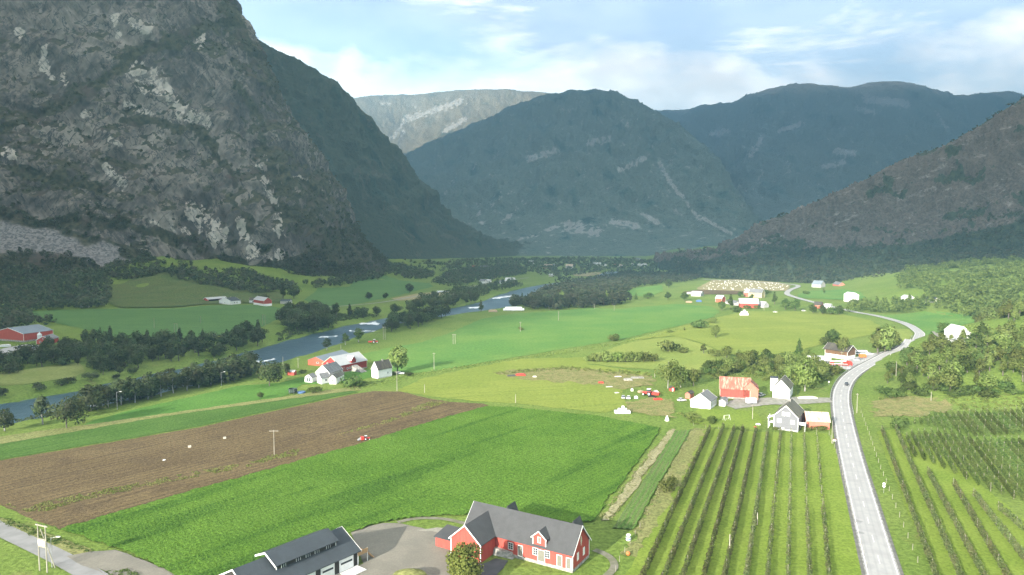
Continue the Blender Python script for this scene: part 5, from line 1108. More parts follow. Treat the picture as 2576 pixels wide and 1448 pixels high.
def gable_block(e, L, W, h, rh, wall, roof, trim=None, ov=.35, th=.16, base=None, bh=.5, z0=-.6, cx=0., cy=0., names=('wall', 'roof'), bargew=.22):
    wz = bh if base else z0
    MB().prism([(cy - W/2, wz), (cy + W/2, wz), (cy + W/2, h), (cy, rh), (cy - W/2, h)], 'x', cx - L/2, cx + L/2).build(names[0], wall, e)
    if base: MB().box(cx - L/2 - .04, cx + L/2 + .04, cy - W/2 - .04, cy + W/2 + .04, z0, bh).build('foundation', base, e)
    sl = (rh - h) / (W / 2); m = MB(); ex = ov
    for s in (-1, 1):
        y0, zA = cy, rh + .02; y1, zB = cy + s * (W/2 + ex), h - sl * ex + .02
        P = [(cx - L/2 - ex, y0, zA), (cx + L/2 + ex, y0, zA), (cx + L/2 + ex, y1, zB), (cx - L/2 - ex, y1, zB)]
        m.hexa(P + [(p[0], p[1], p[2] + th) for p in P])
    r = m.build(names[1], roof, e)
    if trim:
        for sx in (-1, 1):
            X0 = cx + sx * (L/2 + ex); X1 = X0 + sx * .06
            for s in (-1, 1):
                y1, zB = cy + s * (W/2 + ex), h - sl * ex
                P = [(X0, cy, rh + th + .06), (X1, cy, rh + th + .06), (X1, y1, zB + th + .06), (X0, y1, zB + th + .06)]
                MB().hexa([(p[0], p[1], p[2] - bargew - .12) for p in P] + P).build('bargeboard', trim, r)
                MB().box(cx + sx * L/2 - .09, cx + sx * L/2 + .09, cy + s * W/2 - .09, cy + s * W/2 + .09, wz + .02, h - .05).build('corner_board', trim, e)
    return r
def house(name, label, cat, fr, h, rh, wall, roof, trim=None, base=None, bh=.4, wins=(), doors=(), chim=(), group=None, glass=None, ov=.35, bars=0, wcol=None):
    mid, rz, L, W = fr
    e = empty(name, (mid[0], mid[1], min(Z(*mid), Z(mid[0] + L/3, mid[1]), Z(mid[0] - L/3, mid[1])) + .05), rz, label, cat, group)
    r = gable_block(e, L, W, h, rh, wall, roof, trim, ov, base=base, bh=bh)
    for f, u, z, w, hh in wins: opening(e, f, u, z, w, hh, L, W, wcol or WPAINT, glass or GLASS, 'window', bars)
    for f, u, z, w, hh, c in doors: opening(e, f, u, z, w, hh, L, W, trim or WPAINT, c, 'door')
    for x, y, w, top in chim: MB().box(x - w/2, x + w/2, y - w/2, y + w/2, h, top).build('chimney', STONE, r)
    return e

# --- the red barn in the foreground
bx, by = -math.cos(math.atan2(.507, .862)), math.sin(math.atan2(.507, .862))      # towards the left end of the long wall
rz = math.atan2(-.507, .862)
def BW(xp, yp): return (13.4 - .862 * xp + .507 * yp, 149.2 + .507 * xp + .862 * yp)   # xp leftwards along the front, yp back
Lb, Wb = 28.6, 8.8
mid = BW(Lb / 2, Wb / 2)
barn = empty('red_barn', (mid[0], mid[1], Z(*mid)), rz, 'large red L-shaped barn with grey roof and white trim by the gravel yard', 'barn')
roofo = gable_block(barn, Lb, Wb, 4.45, 9.1, RED, R_GREY, WPAINT, .4, base=STONE, bh=.7, z0=-.5)
lx = lambda xp: Lb / 2 - xp          # local x of a point xp from the right front corner
F_ = lambda u: u
for xp, z, w, h in [(15.9, 1.75, 1.15, 1.5), (9.35, 2.0, 1.15, 1.5), (6.35, 2.0, 1.15, 1.5)]: opening(barn, 'F', lx(xp), z, w, h, Lb, Wb, WPAINT, GLASS, 'window', 3)
for xp, z, w, h, c in [(13.3, .75, 1.1, 2.4, GDOOR), (7.85, .75, 1.7, 2.6, GDOOR), (3.25, .75, 1.15, 2.5, GDOOR), (.95, .75, 1.05, 2.4, GDOOR)]: opening(barn, 'F', lx(xp), z, w, h, Lb, Wb, WPAINT, c, 'door')
for u in (-1.7, 1.5): opening(barn, 'R', u, 1.9, .75, 1.6, Lb, Wb, WPAINT, WPAINT, 'shutter')
# carved heraldic beast on the right gable
m = MB(); gx0 = Lb / 2 + .02
pts = [(-.12, 4.6), (.10, 4.6), (.05, 5.0), (.25, 5.3), (.42, 5.7), (.22, 5.65), (.3, 6.1), (.12, 6.5), (-.05, 6.8), (-.3, 6.75), (-.15, 6.5), (-.32, 6.2), (-.2, 5.9), (-.38, 5.6), (-.18, 5.5), (-.3, 5.1), (-.08, 5.05)]
m.prism(pts, 'x', gx0, gx0 + .06); m.build('gable_emblem', TRIMY, barn)
for sx in (-1, 1):
    MB().tube((-Lb/2 - .3, sx * (Wb/2 + .46), 4.08), (Lb/2 + .3, sx * (Wb/2 + .46), 4.08), .09, .09, 6).build('gutter', CONDUIT, barn)
# wing with its own gable to the front
ww, wl = 8.2, 6.4; wc = lx(24.2)
m = MB(); yb = -Wb / 2
m.prism([(wc - ww/2, -.5), (wc + ww/2, -.5), (wc + ww/2, 4.4), (wc, 8.0), (wc - ww/2, 4.4)], 'y', yb - wl, yb + 2.5); wing = m.build('wing', RED, barn)
m = MB()
for s in (-1, 1):
    sl = 3.6 / (ww / 2); P = [(wc, yb - wl - .4, 8.02), (wc, yb + 3.6, 8.02), (wc + s * (ww/2 + .4), yb + 3.6 if s < 0 else yb - .02, 4.42 - .4 * sl), (wc + s * (ww/2 + .4), yb - wl - .4, 4.42 - .4 * sl)]
    m.hexa(P + [(p[0], p[1], p[2] + .16) for p in P])
m.build('wing_roof', R_GREY, wing)
for s in (-1, 1):
    m = MB(); P = [(wc, yb - wl - .4, 8.24), (wc, yb - wl - .46, 8.24), (wc + s * (ww/2 + .4), yb - wl - .46, 4.64 - .4 * sl), (wc + s * (ww/2 + .4), yb - wl - .4, 4.64 - .4 * sl)]
    m.hexa([(p[0], p[1], p[2] - .34) for p in P] + P)
    m.build('bargeboard', WPAINT, wing); MB().box(wc + s * ww/2 - .1, wc + s * ww/2 + .1, yb - wl - .06, yb - wl + .1, -.4, 4.3).build('corner_board', WPAINT, wing)
# lean-to annex
ax = wc - ww / 2
m = MB(); m.hexa([(ax - 6, yb - 4.4, -.5), (ax, yb - 4.4, -.5), (ax, yb + .4, -.5), (ax - 6, yb + .4, -.5), (ax - 6, yb - 4.4, 2.4), (ax, yb - 4.4, 2.4), (ax, yb + .4, 3.2), (ax - 6, yb + .4, 3.2)]); an = m.build('annex', RED, barn)
P = [(ax - 6.3, yb - 4.8, 2.36), (ax + .0, yb - 4.8, 2.36), (ax, yb + .8, 3.28), (ax - 6.3, yb + .8, 3.28)]
MB().hexa(P + [(p[0], p[1], p[2] + .14) for p in P]).build('annex_roof', R_GREY, an)
# front dormer over the double door
dc, dw = lx(8.3), 3.3; y0 = -Wb / 2 - .12
m = MB(); m.prism([(dc - dw/2, 4.0), (dc + dw/2, 4.0), (dc + dw/2, 6.3), (dc, 7.7), (dc - dw/2, 6.3)], 'y', y0, y0 + 3.4); dm = m.build('dormer', RED, barn)
m = MB()
for s in (-1, 1):
    P = [(dc, y0 - .35, 7.72), (dc, y0 + 3.9, 7.72), (dc + s * (dw/2 + .35), y0 + 3.0, 6.02), (dc + s * (dw/2 + .35), y0 - .35, 6.02)]; m.hexa(P + [(p[0], p[1], p[2] + .14) for p in P])
m.build('dormer_roof', R_GREY, dm)
for s in (-1, 1):
    m = MB(); P = [(dc, y0 - .35, 7.92), (dc, y0 - .41, 7.92), (dc + s * (dw/2 + .35), y0 - .41, 6.22), (dc + s * (dw/2 + .35), y0 - .35, 6.22)]; m.hexa([(p[0], p[1], p[2] - .28) for p in P] + P)
    m.build('bargeboard', WPAINT, dm); MB().box(dc + s * dw/2 - .1, dc + s * dw/2 + .1, y0 - .05, y0 + .05, 4.45, 6.15).build('corner_board', WPAINT, dm)
m = MB(); m.box(dc - .42, dc + .42, y0 - .06, y0 + .02, 5.0, 6.4); m.build('dormer_frame', WPAINT, dm)
MB().box(dc - .28, dc + .28, y0 - .09, y0 - .05, 5.12, 6.28).build('dormer_hatch', GDOOR, dm)
# two small dormers seen over the ridge, ramp of stone at the inner corner
for xp in (20.2, 2.6):
    c = lx(xp); m = MB(); m.prism([(c - 1.2, 6.6), (c + 1.2, 6.6), (c, 9.3)], 'y', 1.2, 5.0); m.build('rear_dormer', R_GREY, barn)
m = MB(); m.hexa([(lx(19.9), yb - 1.5, -.4), (lx(14.6), yb - 1.2, -.4), (lx(14.6), yb, -.4), (lx(19.9), yb, -.4), (lx(19.9), yb - 1.0, 1.5), (lx(15.4), yb - .9, 1.2), (lx(15.4), yb, 1.2), (lx(19.9), yb, 1.5)]); m.build('stone_plinth', STONE, barn)

# --- dark garage with a long dormer at the bottom edge
av = np.array([-.627, -.778]); bv = np.array([-.778, .627]); Cg = np.array([-34.9, 153.0]); Lg, Wg = 26., 13.
mid = Cg + av * Lg / 2 + bv * Wg / 2
garage = empty('dark_garage', (mid[0], mid[1], Z(*mid)), math.atan2(-av[1], -av[0]), 'black boarded garage with long dormer and white doors at the bottom edge', 'garage')
gable_block(garage, Lg, Wg, 3.45, 6.9, BLACK, R_BLUE, WPAINT, .55, base=CONC, bh=.15)
gl = lambda a: Lg / 2 - a            # a metres from the right end
gf = -Wg / 2
m = MB(); a0, a1 = 3.9, 18.9; zf, zr = 5.35, 7.85; yf, yr = gf + 2.9, gf + 6.2
m.hexa([(gl(a1), yf, 4.5), (gl(a0), yf, 4.5), (gl(a0), yr, 6.4), (gl(a1), yr, 6.4), (gl(a1), yf, zf + .9), (gl(a0), yf, zf + .9), (gl(a0), yr, zr - .1), (gl(a1), yr, zr - .1)]); dmr = m.build('dormer', BLACK, garage)
m = MB(); sl = (zr - zf - .75) / (yr - yf)
P = [(gl(a1) - .5, yf - .55, zf + .72), (gl(a0) + .5, yf - .55, zf + .72), (gl(a0) + .5, yr + .02, zr + .05), (gl(a1) - .5, yr + .02, zr + .05)]; m.hexa(P + [(p[0], p[1], p[2] + .18) for p in P]); m.build('dormer_roof', R_BLUE, dmr)
P = [(gl(a1) - .5, yr + .02, zr + .05), (gl(a0) + .5, yr + .02, zr + .05), (gl(a0) + .5, yr + 3.8, 6.3), (gl(a1) - .5, yr + 3.8, 6.3)]; MB().hexa(P + [(p[0], p[1], p[2] + .18) for p in P]).build('dormer_back_roof', R_BLUE, dmr)
m = MB()
P = [(gl(a1) - .58, yf - .6, zf + .98), (gl(a1) - .5, yf - .6, zf + .98), (gl(a1) - .5, yr, zr + .3), (gl(a1) - .58, yr, zr + .3)]; m.hexa([(p[0], p[1], p[2] - .42) for p in P] + P); m.build('bargeboard', WPAINT, dmr); m = MB()
P = [(gl(a1) - .58, yr, zr + .3), (gl(a1) - .5, yr, zr + .3), (gl(a1) - .5, yr + 3.8, 6.55), (gl(a1) - .58, yr + 3.8, 6.55)]; m.hexa([(p[0], p[1], p[2] - .42) for p in P] + P); m.build('bargeboard', WPAINT, dmr)
MB().box(gl(a1) - .05, gl(a1) + .12, yf - .08, yf + .05, 4.6, 6.1).build('corner_board', WPAINT, dmr); MB().box(gl(a0) - .12, gl(a0) + .05, yf - .08, yf + .05, 4.6, 6.1).build('corner_board', WPAINT, dmr)
for a in (17.2, 13.6, 11.2, 8.9, 5.9):
    f = MB().box(gl(a) - .55, gl(a) + .55, yf - .07, yf + .02, 4.95, 5.95).build('window', WPAINT, garage)
    mm = MB(); mm.box(gl(a) - .45, gl(a) - .05, yf - .10, yf - .06, 5.05, 5.85); mm.box(gl(a) + .05, gl(a) + .45, yf - .10, yf - .06, 5.05, 5.85); mm.build('pane', GLASS, f)
for a, w in ((3.3, 3.6), (8.3, 3.3), (13.2, 3.3)):
    f = MB().box(gl(a) - w/2 - .14, gl(a) + w/2 + .14, gf - .08, gf + .02, .16, 3.15).build('garage_door_frame', WPAINT, garage)
    d = MB().box(gl(a) - w/2, gl(a) + w/2, gf - .13, gf - .08, .18, 3.0).build('garage_door', WPAINT, garage)
    MB().box(gl(a) - w/2 + .25, gl(a) + w/2 - .25, gf - .15, gf - .12, 1.75, 2.2).build('pane', GLASS, d)
for u in (-1.3, 1.1): opening(garage, 'L', u, 3.4, .9, 1.2, Lg, Wg, WPAINT, GLASS, 'window', 2)
q = Cg - av * 1.2 - bv * .2
MB().box(-2.4, 2.4, -3.2, 0, 0, .12).build('door_slab', flat('pale_concrete', (.70, .69, .66), .9, .2), garage).location = (gl(2.9), gf - .3, .1)
deck = empty('timber_stair', (q[0], q[1], Z(*q)), math.atan2(-av[1], -av[0]), 'new timber stair and landing at the end of the dark garage', 'stair')
MB().box(-1.5, 1.5, 0, 5.0, 2.2, 2.35).build('landing', NEWWOOD, deck)
for k in range(7): MB().box(1.5 + .28 * k, 1.82 + .28 * k, .1, 1.4, 2.0 - .3 * k, 2.08 - .3 * k).build('tread', NEWWOOD, deck)
for x in (-1.4, 1.4):
    for y in (.1, 4.9): MB().box(x - .06, x + .06, y - .06, y + .06, -.2, 3.3).build('post', WPAINT, deck)
for y in (.0, 5.0): MB().box(-1.5, 1.5, y - .03, y + .03, 2.5, 3.3).build('railing', NEWWOOD, deck)
# clipped turf hedge at the bottom of the yard
hx = G(1045, 1452)
m = MB(); m.lathe([(3.2, -.2), (3.3, .8), (2.6, 1.9), (1.0, 2.5), (.1, 2.6)], 18); hed = m.build('turf_mound', mat_rough, None, label='grassy mound cut by the bottom edge of the yard', cat='mound'); hed.location = (hx[0] - 1, hx[1] - 2, Z(hx[0], hx[1]) - .1); hed.scale = (1.3, .9, 1.)

# --- farm in the middle beside the river
fr = frame(C=(855, 941), R=(923, 926), Lc=(814, 934)); b2 = house('red_barn', 'dark red barn with pale grey roof in the middle farm', 'barn', fr, 4.4, 8.6, RED_D, R_LIGHT, TRIMY, STONE, .6, wins=[('F', -4.6, 1.5, 1.0, 1.0), ('F', -2.9, 1.5, 1.0, 1.0)], doors=[('F', -7.2, .7, 1.2, 2.3, RED_D)], bars=2)
L, W = fr[2], fr[3]
m = MB(); y0 = -W/2 - .1; m.prism([(-1.7, 3.2), (1.7, 3.2), (1.7, 6.2), (0, 8.2), (-1.7, 6.2)], 'y', y0, y0 + 4.2); d2 = m.build('dormer', RED_D, b2)
m = MB()
for s in (-1, 1):
    P = [(0, y0 - .35, 8.22), (0, y0 + 4.6, 8.22), (s * 2.1, y0 + 4.0, 5.75), (s * 2.1, y0 - .35, 5.75)]; m.hexa(P + [(p[0], p[1], p[2] + .14) for p in P])
m.build('dormer_roof', R_LIGHT, d2); MB().box(-.95, .95, y0 - .06, y0 + .02, 3.4, 6.0).build('barn_door', RED_D, d2)
MB().hexa([(-2.0, y0 - 9, -.4), (2.2, y0 - 9, -.4), (2.2, y0, -.4), (-2.0, y0, -.4), (-2.0, y0 - 9, -.2), (2.2, y0 - 9, -.2), (2.2, y0, 3.2), (-2.0, y0, 3.2)]).build('ramp', STONE, b2)
house('red_shed', 'orange-red shed with dark roof behind the grey barn', 'shed', frame(C=(815, 922), R=(880, 903), Lc=(792, 914)), 2.9, 5.0, ORANGE, R_STEEL, None, wins=[('L', 1.2, 1.3, 1.5, .7)])
wh = house('white_farmhouse', 'white farmhouse with grey roof and several small wings', 'house', frame(C=(830, 962), R=(862, 951), Lc=(799, 958)), 4.6, 8.4, WHITE, R_MID, WPAINT, CONC, .4, chim=[(-1.5, 0, .8, 9.2)])
e = wh
def wing_of(label, name, C, R_, Lc, h, rh, roof, wins=(), bars=2):
    mid, rzz, L, W = frame(C=C, R=R_, Lc=Lc); g = empty('tmp', (mid[0], mid[1], 0), rzz); bpy.data.objects.remove(g)
    M = e.matrix_basis.copy() if False else Matrix.Translation(e.location) @ Matrix.Rotation(e.rotation_euler[2], 4, 'Z')
    q = M.inverted() @ Vector((mid[0], mid[1], e.location[2])); w_ = MB(); p = obj(name, MB().prism([(-W/2, -.5), (W/2, -.5), (W/2, h), (0, rh), (-W/2, h)], 'x', -L/2, L/2).mesh(name), WHITE, e)
    p.location = (q.x, q.y, 0); p.rotation_euler = (0, 0, rzz - e.rotation_euler[2])
    m = MB(); sl = (rh - h) / (W/2)
    for s in (-1, 1):
        P = [(-L/2 - .3, 0, rh + .02), (L/2 + .3, 0, rh + .02), (L/2 + .3, s * (W/2 + .3), h - .3 * sl + .02), (-L/2 - .3, s * (W/2 + .3), h - .3 * sl + .02)]; m.hexa(P + [(a[0], a[1], a[2] + .14) for a in P])
    m.build('wing_roof', roof, p)
    for f, u, z, ww_, hh in wins:
        b = MB()
        if f == 'L': b.box(-L/2 - .05, -L/2 - .02, u - ww_/2, u + ww_/2, z, z + hh)
        elif f == 'F': b.box(u - ww_/2, u + ww_/2, -W/2 - .05, -W/2 - .02, z, z + hh)
        else: b.box(L/2 + .02, L/2 + .05, u - ww_/2, u + ww_/2, z, z + hh)
        b.build('window', GLASS, p)
wing_of('', 'glazed_bay', (785, 964), (797, 960), (771, 961), 2.7, 4.2, R_MID, [('L', -.7, .5, .8, 1.9), ('L', .5, .5, .8, 1.9), ('L', 0, 2.6, .7, .9)])
wing_of('', 'front_wing', (808.7, 967.5), (829, 964), (786, 966.5), 3.2, 5.2, R_MID, [('L', 0, 1.0, .6, 1.8), ('F', .3, 1.2, .8, 1.0)])
wing_of('', 'end_wing', (845.5, 967.5), (866, 957), (830, 966), 3.2, 4.8, R_MOSS, [('F', 0, 1.4, .8, .9), ('L', 0, 1.5, .6, .9)])
house('white_house', 'white two-storey house with dark roof right in the middle farm', 'house', frame(C=(951.3, 954), R=(985.5, 947), Lc=(920.4, 954)), 5.0, 8.8, WHITE, R_DARK, WPAINT, CONC, .4, wins=[('L', -1.4, 1.3, .8, 1.0), ('L', 1.3, 1.2, .8, 1.0), ('L', -1.4, 4.2, .8, 1.0), ('L', 1.3, 4.2, .8, 1.0), ('F', 2.0, 1.8, .8, 1.1)], glass=flat('bright_pane', (.28, .29, .30), .2, .5), chim=[(.5, 0, .7, 9.5)])
house('little_shed', 'little red shed with curved pale roof near the rapids', 'shed', frame(C=(746.1, 943), R=(729.4, 942), depth=2.6), 1.9, 2.5, RED, R_LIGHT, None, wins=())

# --- farm at the left edge
fr = frame(C=(60.2, 862), R=(134, 852), Lc=(27.8, 851)); b3 = house('red_barn', 'big red barn with steel-blue roof at the left edge', 'barn', fr, 6.0, 9.6, RED, R_STEEL, WPAINT, STONE, 1.2)
for u in (-.25, .22): MB().hexa([(fr[2] * u, -3.2, 7.9), (fr[2] * u + .9, -3.2, 7.9), (fr[2] * u + .9, -.6, 9.45), (fr[2] * u, -.6, 9.45), (fr[2] * u, -3.2, 8.1), (fr[2] * u + .9, -3.2, 8.1), (fr[2] * u + .9, -.6, 9.62), (fr[2] * u, -.6, 9.62)]).build('rooflight', R_WHITE, b3)
x, y, z = G(100, 858); sl_ = empty('silo', (x, y, z), 0, 'small pale grain silo beside the steel-blue barn roof', 'silo')
MB().lathe([(1.5, -.3), (1.5, 4.6)], 16).build('drum', R_WHITE, sl_); MB().lathe([(1.55, 4.6), (.35, 5.9), (.3, 6.4), (.05, 6.5)], 16).build('cone_top', R_WHITE, sl_)
house('red_house', 'small red house with grey roof beside the silo', 'house', frame(C=(127, 866.5), R=(148, 860), Lc=(95, 866.5)), 3.0, 5.6, RED, R_MID, WPAINT, wins=[('L', -2.0, 1.2, .9, .9), ('L', .3, 1.2, .9, .9), ('L', 2.4, 1.2, .9, .9), ('L', 0, 3.6, .6, .8)])
# --- white farm under the cliff
fr = frame(C=(523.3, 760.5), R=(572, 757), Lc=(504.8, 757.5)); ls = house('long_shed', 'long low red and white shed with pale roof under the cliff', 'shed', fr, 3.2, 5.0, RED, R_LIGHT, WPAINT)
MB().box(-fr[2]/2 + 1, fr[2]/2 - 1, -fr[3]/2 - .05, -fr[3]/2 + .0, .1, 2.9).build('open_front_shade', DARKIN, ls)  # dark panel on the wall, painted as the shade inside an open front
house('white_house', 'white house with dark roof next to the long low shed', 'house', frame(C=(581, 767.5), R=(606, 765), Lc=(565, 764)), 4.2, 7.4, WHITE, R_BLUE, WPAINT, chim=[(1, 0, .8, 8.2)], wins=[('F', -2, 1.4, .9, 1.2), ('F', 1.5, 1.4, .9, 1.2), ('L', 0, 1.4, .9, 1.2)])
house('white_house', 'smaller white house with brown roof in the farm under the cliff', 'house', frame(C=(627, 763.5), R=(646, 763), Lc=(611, 760.5)), 3.2, 5.6, WHITE, R_DARK, WPAINT, wins=[('F', 0, 1.2, 1.2, 1.0), ('F', 3, 1.2, 1.2, 1.0)])
house('red_barn', 'short red barn with white base in the farm under the cliff', 'barn', frame(C=(684, 770), R=(657.7, 766), depth=9), 6.0, 9.4, RED, R_LIGHT, TRIMY, WPAINT, 2.6, wins=[('F', -2.5, 1.0, 1.0, 1.0), ('F', 0, 1.0, 1.0, 1.0)])
house('dark_shed', 'dark blue-roofed open shed right of the short red barn', 'shed', frame(C=(705, 765), R=(728, 765), depth=10), 3.0, 4.6, CONC, R_BLUE, None)

# --- houses by the road on the right
fr = frame(C=(2006.8, 1088), R=(2020, 1066), Lc=(1941, 1087)); gh = house('grey_house', 'grey gabled house with white porches facing the fruit rows', 'house', fr, 5.4, 9.6, GREYB, R_MOSS, WPAINT, CONC, .5,
   wins=[('L', -2.4, 2.9, 1.3, 1.3), ('L', 2.4, 2.9, 1.3, 1.3), ('L', -.85, 5.7, .9, 1.3), ('L', .85, 5.7, .9, 1.3), ('L', -1.0, .6, .7, .35)], chim=[(1.5, 0, .8, 10.5)], bars=2, glass=flat('bright_pane', (.28, .29, .30), .2, .5))
L, W = fr[2], fr[3]
m = MB(); m.box(-L/2 + .3, -L/2 + 3.5, W/2, W/2 + 2.2, 2.3, 2.5); m.box(-L/2 + .3, -L/2 + 3.5, W/2 + 2.1, W/2 + 2.2, 2.5, 3.3)
for x in (-L/2 + .4, -L/2 + 3.4): m.box(x - .08, x + .08, W/2 + 2.0, W/2 + 2.16, -.4, 5.0)
m.hexa([(-L/2 + .1, W/2, 5.0), (-L/2 + 3.7, W/2, 5.0), (-L/2 + 3.7, W/2 + 2.5, 3.9), (-L/2 + .1, W/2 + 2.5, 3.9), (-L/2 + .1, W/2, 5.15), (-L/2 + 3.7, W/2, 5.15), (-L/2 + 3.7, W/2 + 2.5, 4.05), (-L/2 + .1, W/2 + 2.5, 4.05)]); m.build('porch', WPAINT, gh)
m = MB(); m.box(-L/2 + 2, -L/2 + 5.2, -W/2 - 2.4, -W/2, 2.3, 2.5); m.box(-L/2 + 2, -L/2 + 5.2, -W/2 - 2.4, -W/2 - 2.3, 2.5, 3.4); m.box(-L/2 + 2, -L/2 + 2.1, -W/2 - 2.4, -W/2, 2.5, 3.4)
for x in (-L/2 + 2.1, -L/2 + 5.1): m.box(x - .08, x + .08, -W/2 - 2.35, -W/2 - 2.2, -.4, 2.3)
m.build('side_porch', WPAINT, gh)
rsd = house('red_shed', 'low red shed with rusty tin roof beside the road', 'shed', frame(C=(2075, 1067), R=(2020, 1064), depth=8.5), 3.0, 5.6, PINK, R_TIN, None, wins=[('F', -1.0, 1.3, .8, .8)], doors=[('F', -3.2, .0, 1.6, 1.9, GDOOR)])
house('white_house', 'white gabled house with olive roof behind the grey house', 'house', frame(C=(1985.5, 1006.5), R=(1994, 992), Lc=(1941, 1006.5)), 4.8, 8.6, WHITE, R_MOSS, WPAINT, CONC, .4, wins=[('F', -2, 1.5, 1.0, 1.2), ('F', 2, 1.5, 1.0, 1.2)])
house('white_tower', 'small white tower-like outbuilding with dark cap behind the white house', 'outbuilding', frame(C=(1955, 981), R=(1937, 980), depth=3.6), 6.2, 6.7, WHITE, R_BLUE, None, ov=.15)
fr = frame(C=(1884.6, 995), R=(1811, 990.5), depth=9.5); rb = house('red_barn', 'red barn with rusty patchy roof beside the junk yard', 'barn', fr, 4.6, 9.0, RED, R_RUST, TRIMY, STONE, .6, wins=[('F', -5.0, 2.0, 1.0, 1.2), ('F', 3.6, 1.9, 1.0, 1.2)], doors=[('F', -.6, .7, 1.6, 2.2, RED_D)], bars=2)
L, W = fr[2], fr[3]; y0 = -W / 2
m = MB(); m.prism([(-L/2 - 3.5, 0), (-L/2 + 3.0, 0), (-L/2 + 3.0, 4.8), (-L/2 - .2, 8.0), (-L/2 - 3.5, 4.8)], 'y', y0 - 1.2, W / 2); wg = m.build('gable_wing', PINK, rb)
m = MB()
for s in (-1, 1):
    c = -L/2 - .25; P = [(c, y0 - 1.6, 8.05), (c, W/2, 8.05), (c + s * 3.7, W/2, 4.5), (c + s * 3.7, y0 - 1.6, 4.5)]; m.hexa(P + [(p[0], p[1], p[2] + .15) for p in P])
m.build('wing_roof', R_RUST, wg); MB().box(-L/2 - 2.0, -L/2 + 1.5, y0 - 1.27, y0 - 1.18, 1.6, 4.6).build('barn_door', RED, wg); MB().box(-L/2 - 2.4, -L/2 + 1.8, y0 - 1.24, y0 - 1.19, 1.3, 5.0).build('door_frame', WPAINT, wg)
MB().hexa([(-L/2 - 2.4, y0 - 7, -.3), (-L/2 + 1.6, y0 - 7, -.3), (-L/2 + 1.6, y0 - 1.3, -.3), (-L/2 - 2.4, y0 - 1.3, -.3), (-L/2 - 2.4, y0 - 7, -.1), (-L/2 + 1.6, y0 - 7, -.1), (-L/2 + 1.6, y0 - 1.3, 1.5), (-L/2 - 2.4, y0 - 1.3, 1.5)]).build('ramp', STONE, rb)
house('grey_cottage', 'pale grey cottage with three white windows above the garden', 'cottage', frame(C=(1786.3, 1031), R=(1802, 1019), Lc=(1739, 1023.5)), 3.3, 6.2, CREAM, R_MID, WPAINT, WPAINT, .8, wins=[('L', -2.6, 1.2, .8, 1.4), ('L', 0, 1.2, .8, 1.4), ('L', 2.6, 1.2, .8, 1.4), ('L', 0, 3.7, .9, .9), ('F', 0, 1.0, .9, 1.5)], bars=2, chim=[(1.5, .5, .7, 6.9)], glass=flat('bright_pane', (.28, .29, .30), .2, .5))
house('white_shed', 'small white shed right of the grey cottage', 'shed', frame(C=(1824, 1023.5), R=(1831, 1016), Lc=(1808, 1022.5)), 2.3, 3.0, WHITE, R_MID, None)
house('outhouse', 'tiny brown and red outhouse behind the grey cottage', 'outhouse', frame(C=(1736, 1004), R=(1745, 999), Lc=(1723, 1002.5)), 2.2, 3.0, PINK, R_DARK, None)
fr = frame(C=(2151, 902), R=(2095, 894), depth=8.5); bh_ = house('brown_house', 'brown house with deep roof half hidden by a leafy tree', 'house', fr, 5.4, 8.4, BROWNB, R_DARK, WPAINT, WPAINT, 2.2, wins=[('F', -4.5, 3.2, 1.0, 1.2), ('F', 5.0, 3.2, 1.0, 1.2), ('F', 5.2, .6, 1.0, 1.2)], ov=.9)
house('white_house', 'tall white house at the wood edge beyond the road bend', 'house', frame(C=(2440, 851), R=(2410, 846), depth=8), 5.6, 9.0, WHITE, R_WHITE, WPAINT, wins=[('F', -2.5, 1.4, 1.0, 1.3), ('F', 1.5, 1.4, 1.0, 1.3), ('F', -2.5, 4.0, 1.0, 1.2), ('F', 1.5, 4.0, 1.0, 1.2)])
house('white_shed', 'low white shed below the tall white house at the wood edge', 'shed', frame(C=(2428, 862), R=(2412, 858), depth=5), 2.4, 3.4, WHITE, R_LIGHT, None)

# --- farm and houses farther up the road
house('red_barn', 'red barn with broad pale roof in the farm across the olive meadow', 'barn', frame(C=(1903, 772), R=(1858, 771), depth=16), 5.0, 9.4, RED, R_LIGHT, None, wins=[('F', -4, 1.5, 1.2, 1.2)], ov=1.)
house('grey_shed', 'grey-roofed shed left of the broad pale barn roof', 'shed', frame(C=(1870, 769), R=(1845, 764), depth=10), 2.6, 4.6, CONC, R_MID, None)
house('grey_shed', 'grey gabled shed right of the broad pale barn roof', 'shed', frame(C=(1934, 774), R=(1914, 772), depth=9), 2.4, 6.2, CONC, R_LIGHT, None)
house('orange_house', 'orange house with pale gable above the red farm', 'house', frame(C=(1825, 760), R=(1809, 759), depth=10), 4.6, 7.6, ORANGE, R_WHITE, WPAINT)
house('yellow_house', 'yellow farmhouse with red gable by the bale field', 'house', frame(C=(1924, 749), R=(1892, 747), depth=11), 6.0, 10.5, YELL, R_MID, WPAINT, wins=[('F', -3, 1.5, 1.2, 1.2), ('F', 3, 1.5, 1.2, 1.2)])
house('red_annex', 'red gabled annex on the yellow farmhouse', 'annex', frame(C=(1901, 748), R=(1887, 746), depth=9), 5.6, 9.4, PINK, R_WHITE, WPAINT)
house('grey_shed', 'grey open shed with white roof under the bale field', 'shed', frame(C=(1770, 745), R=(1746, 744), depth=12), 3.6, 6.0, CONC, R_WHITE, None)
house('brown_house', 'brown-red house sunk in the roadside thicket', 'house', frame(C=(2070, 776), R=(2051, 775), depth=9), 4.0, 7.0, PINK, R_DARK, None)
house('white_shed', 'white flat-roofed shed right of the roadside thicket house', 'shed', frame(C=(2094, 777), R=(2079, 776), depth=7), 4.2, 5.0, WHITE, R_WHITE, None)
house('blue_house', 'pale blue-grey house under the slope beyond the bale field', 'house', frame(C=(2076, 723), R=(2053, 722), depth=14), 4.5, 10, CONC, R_STEEL, None)
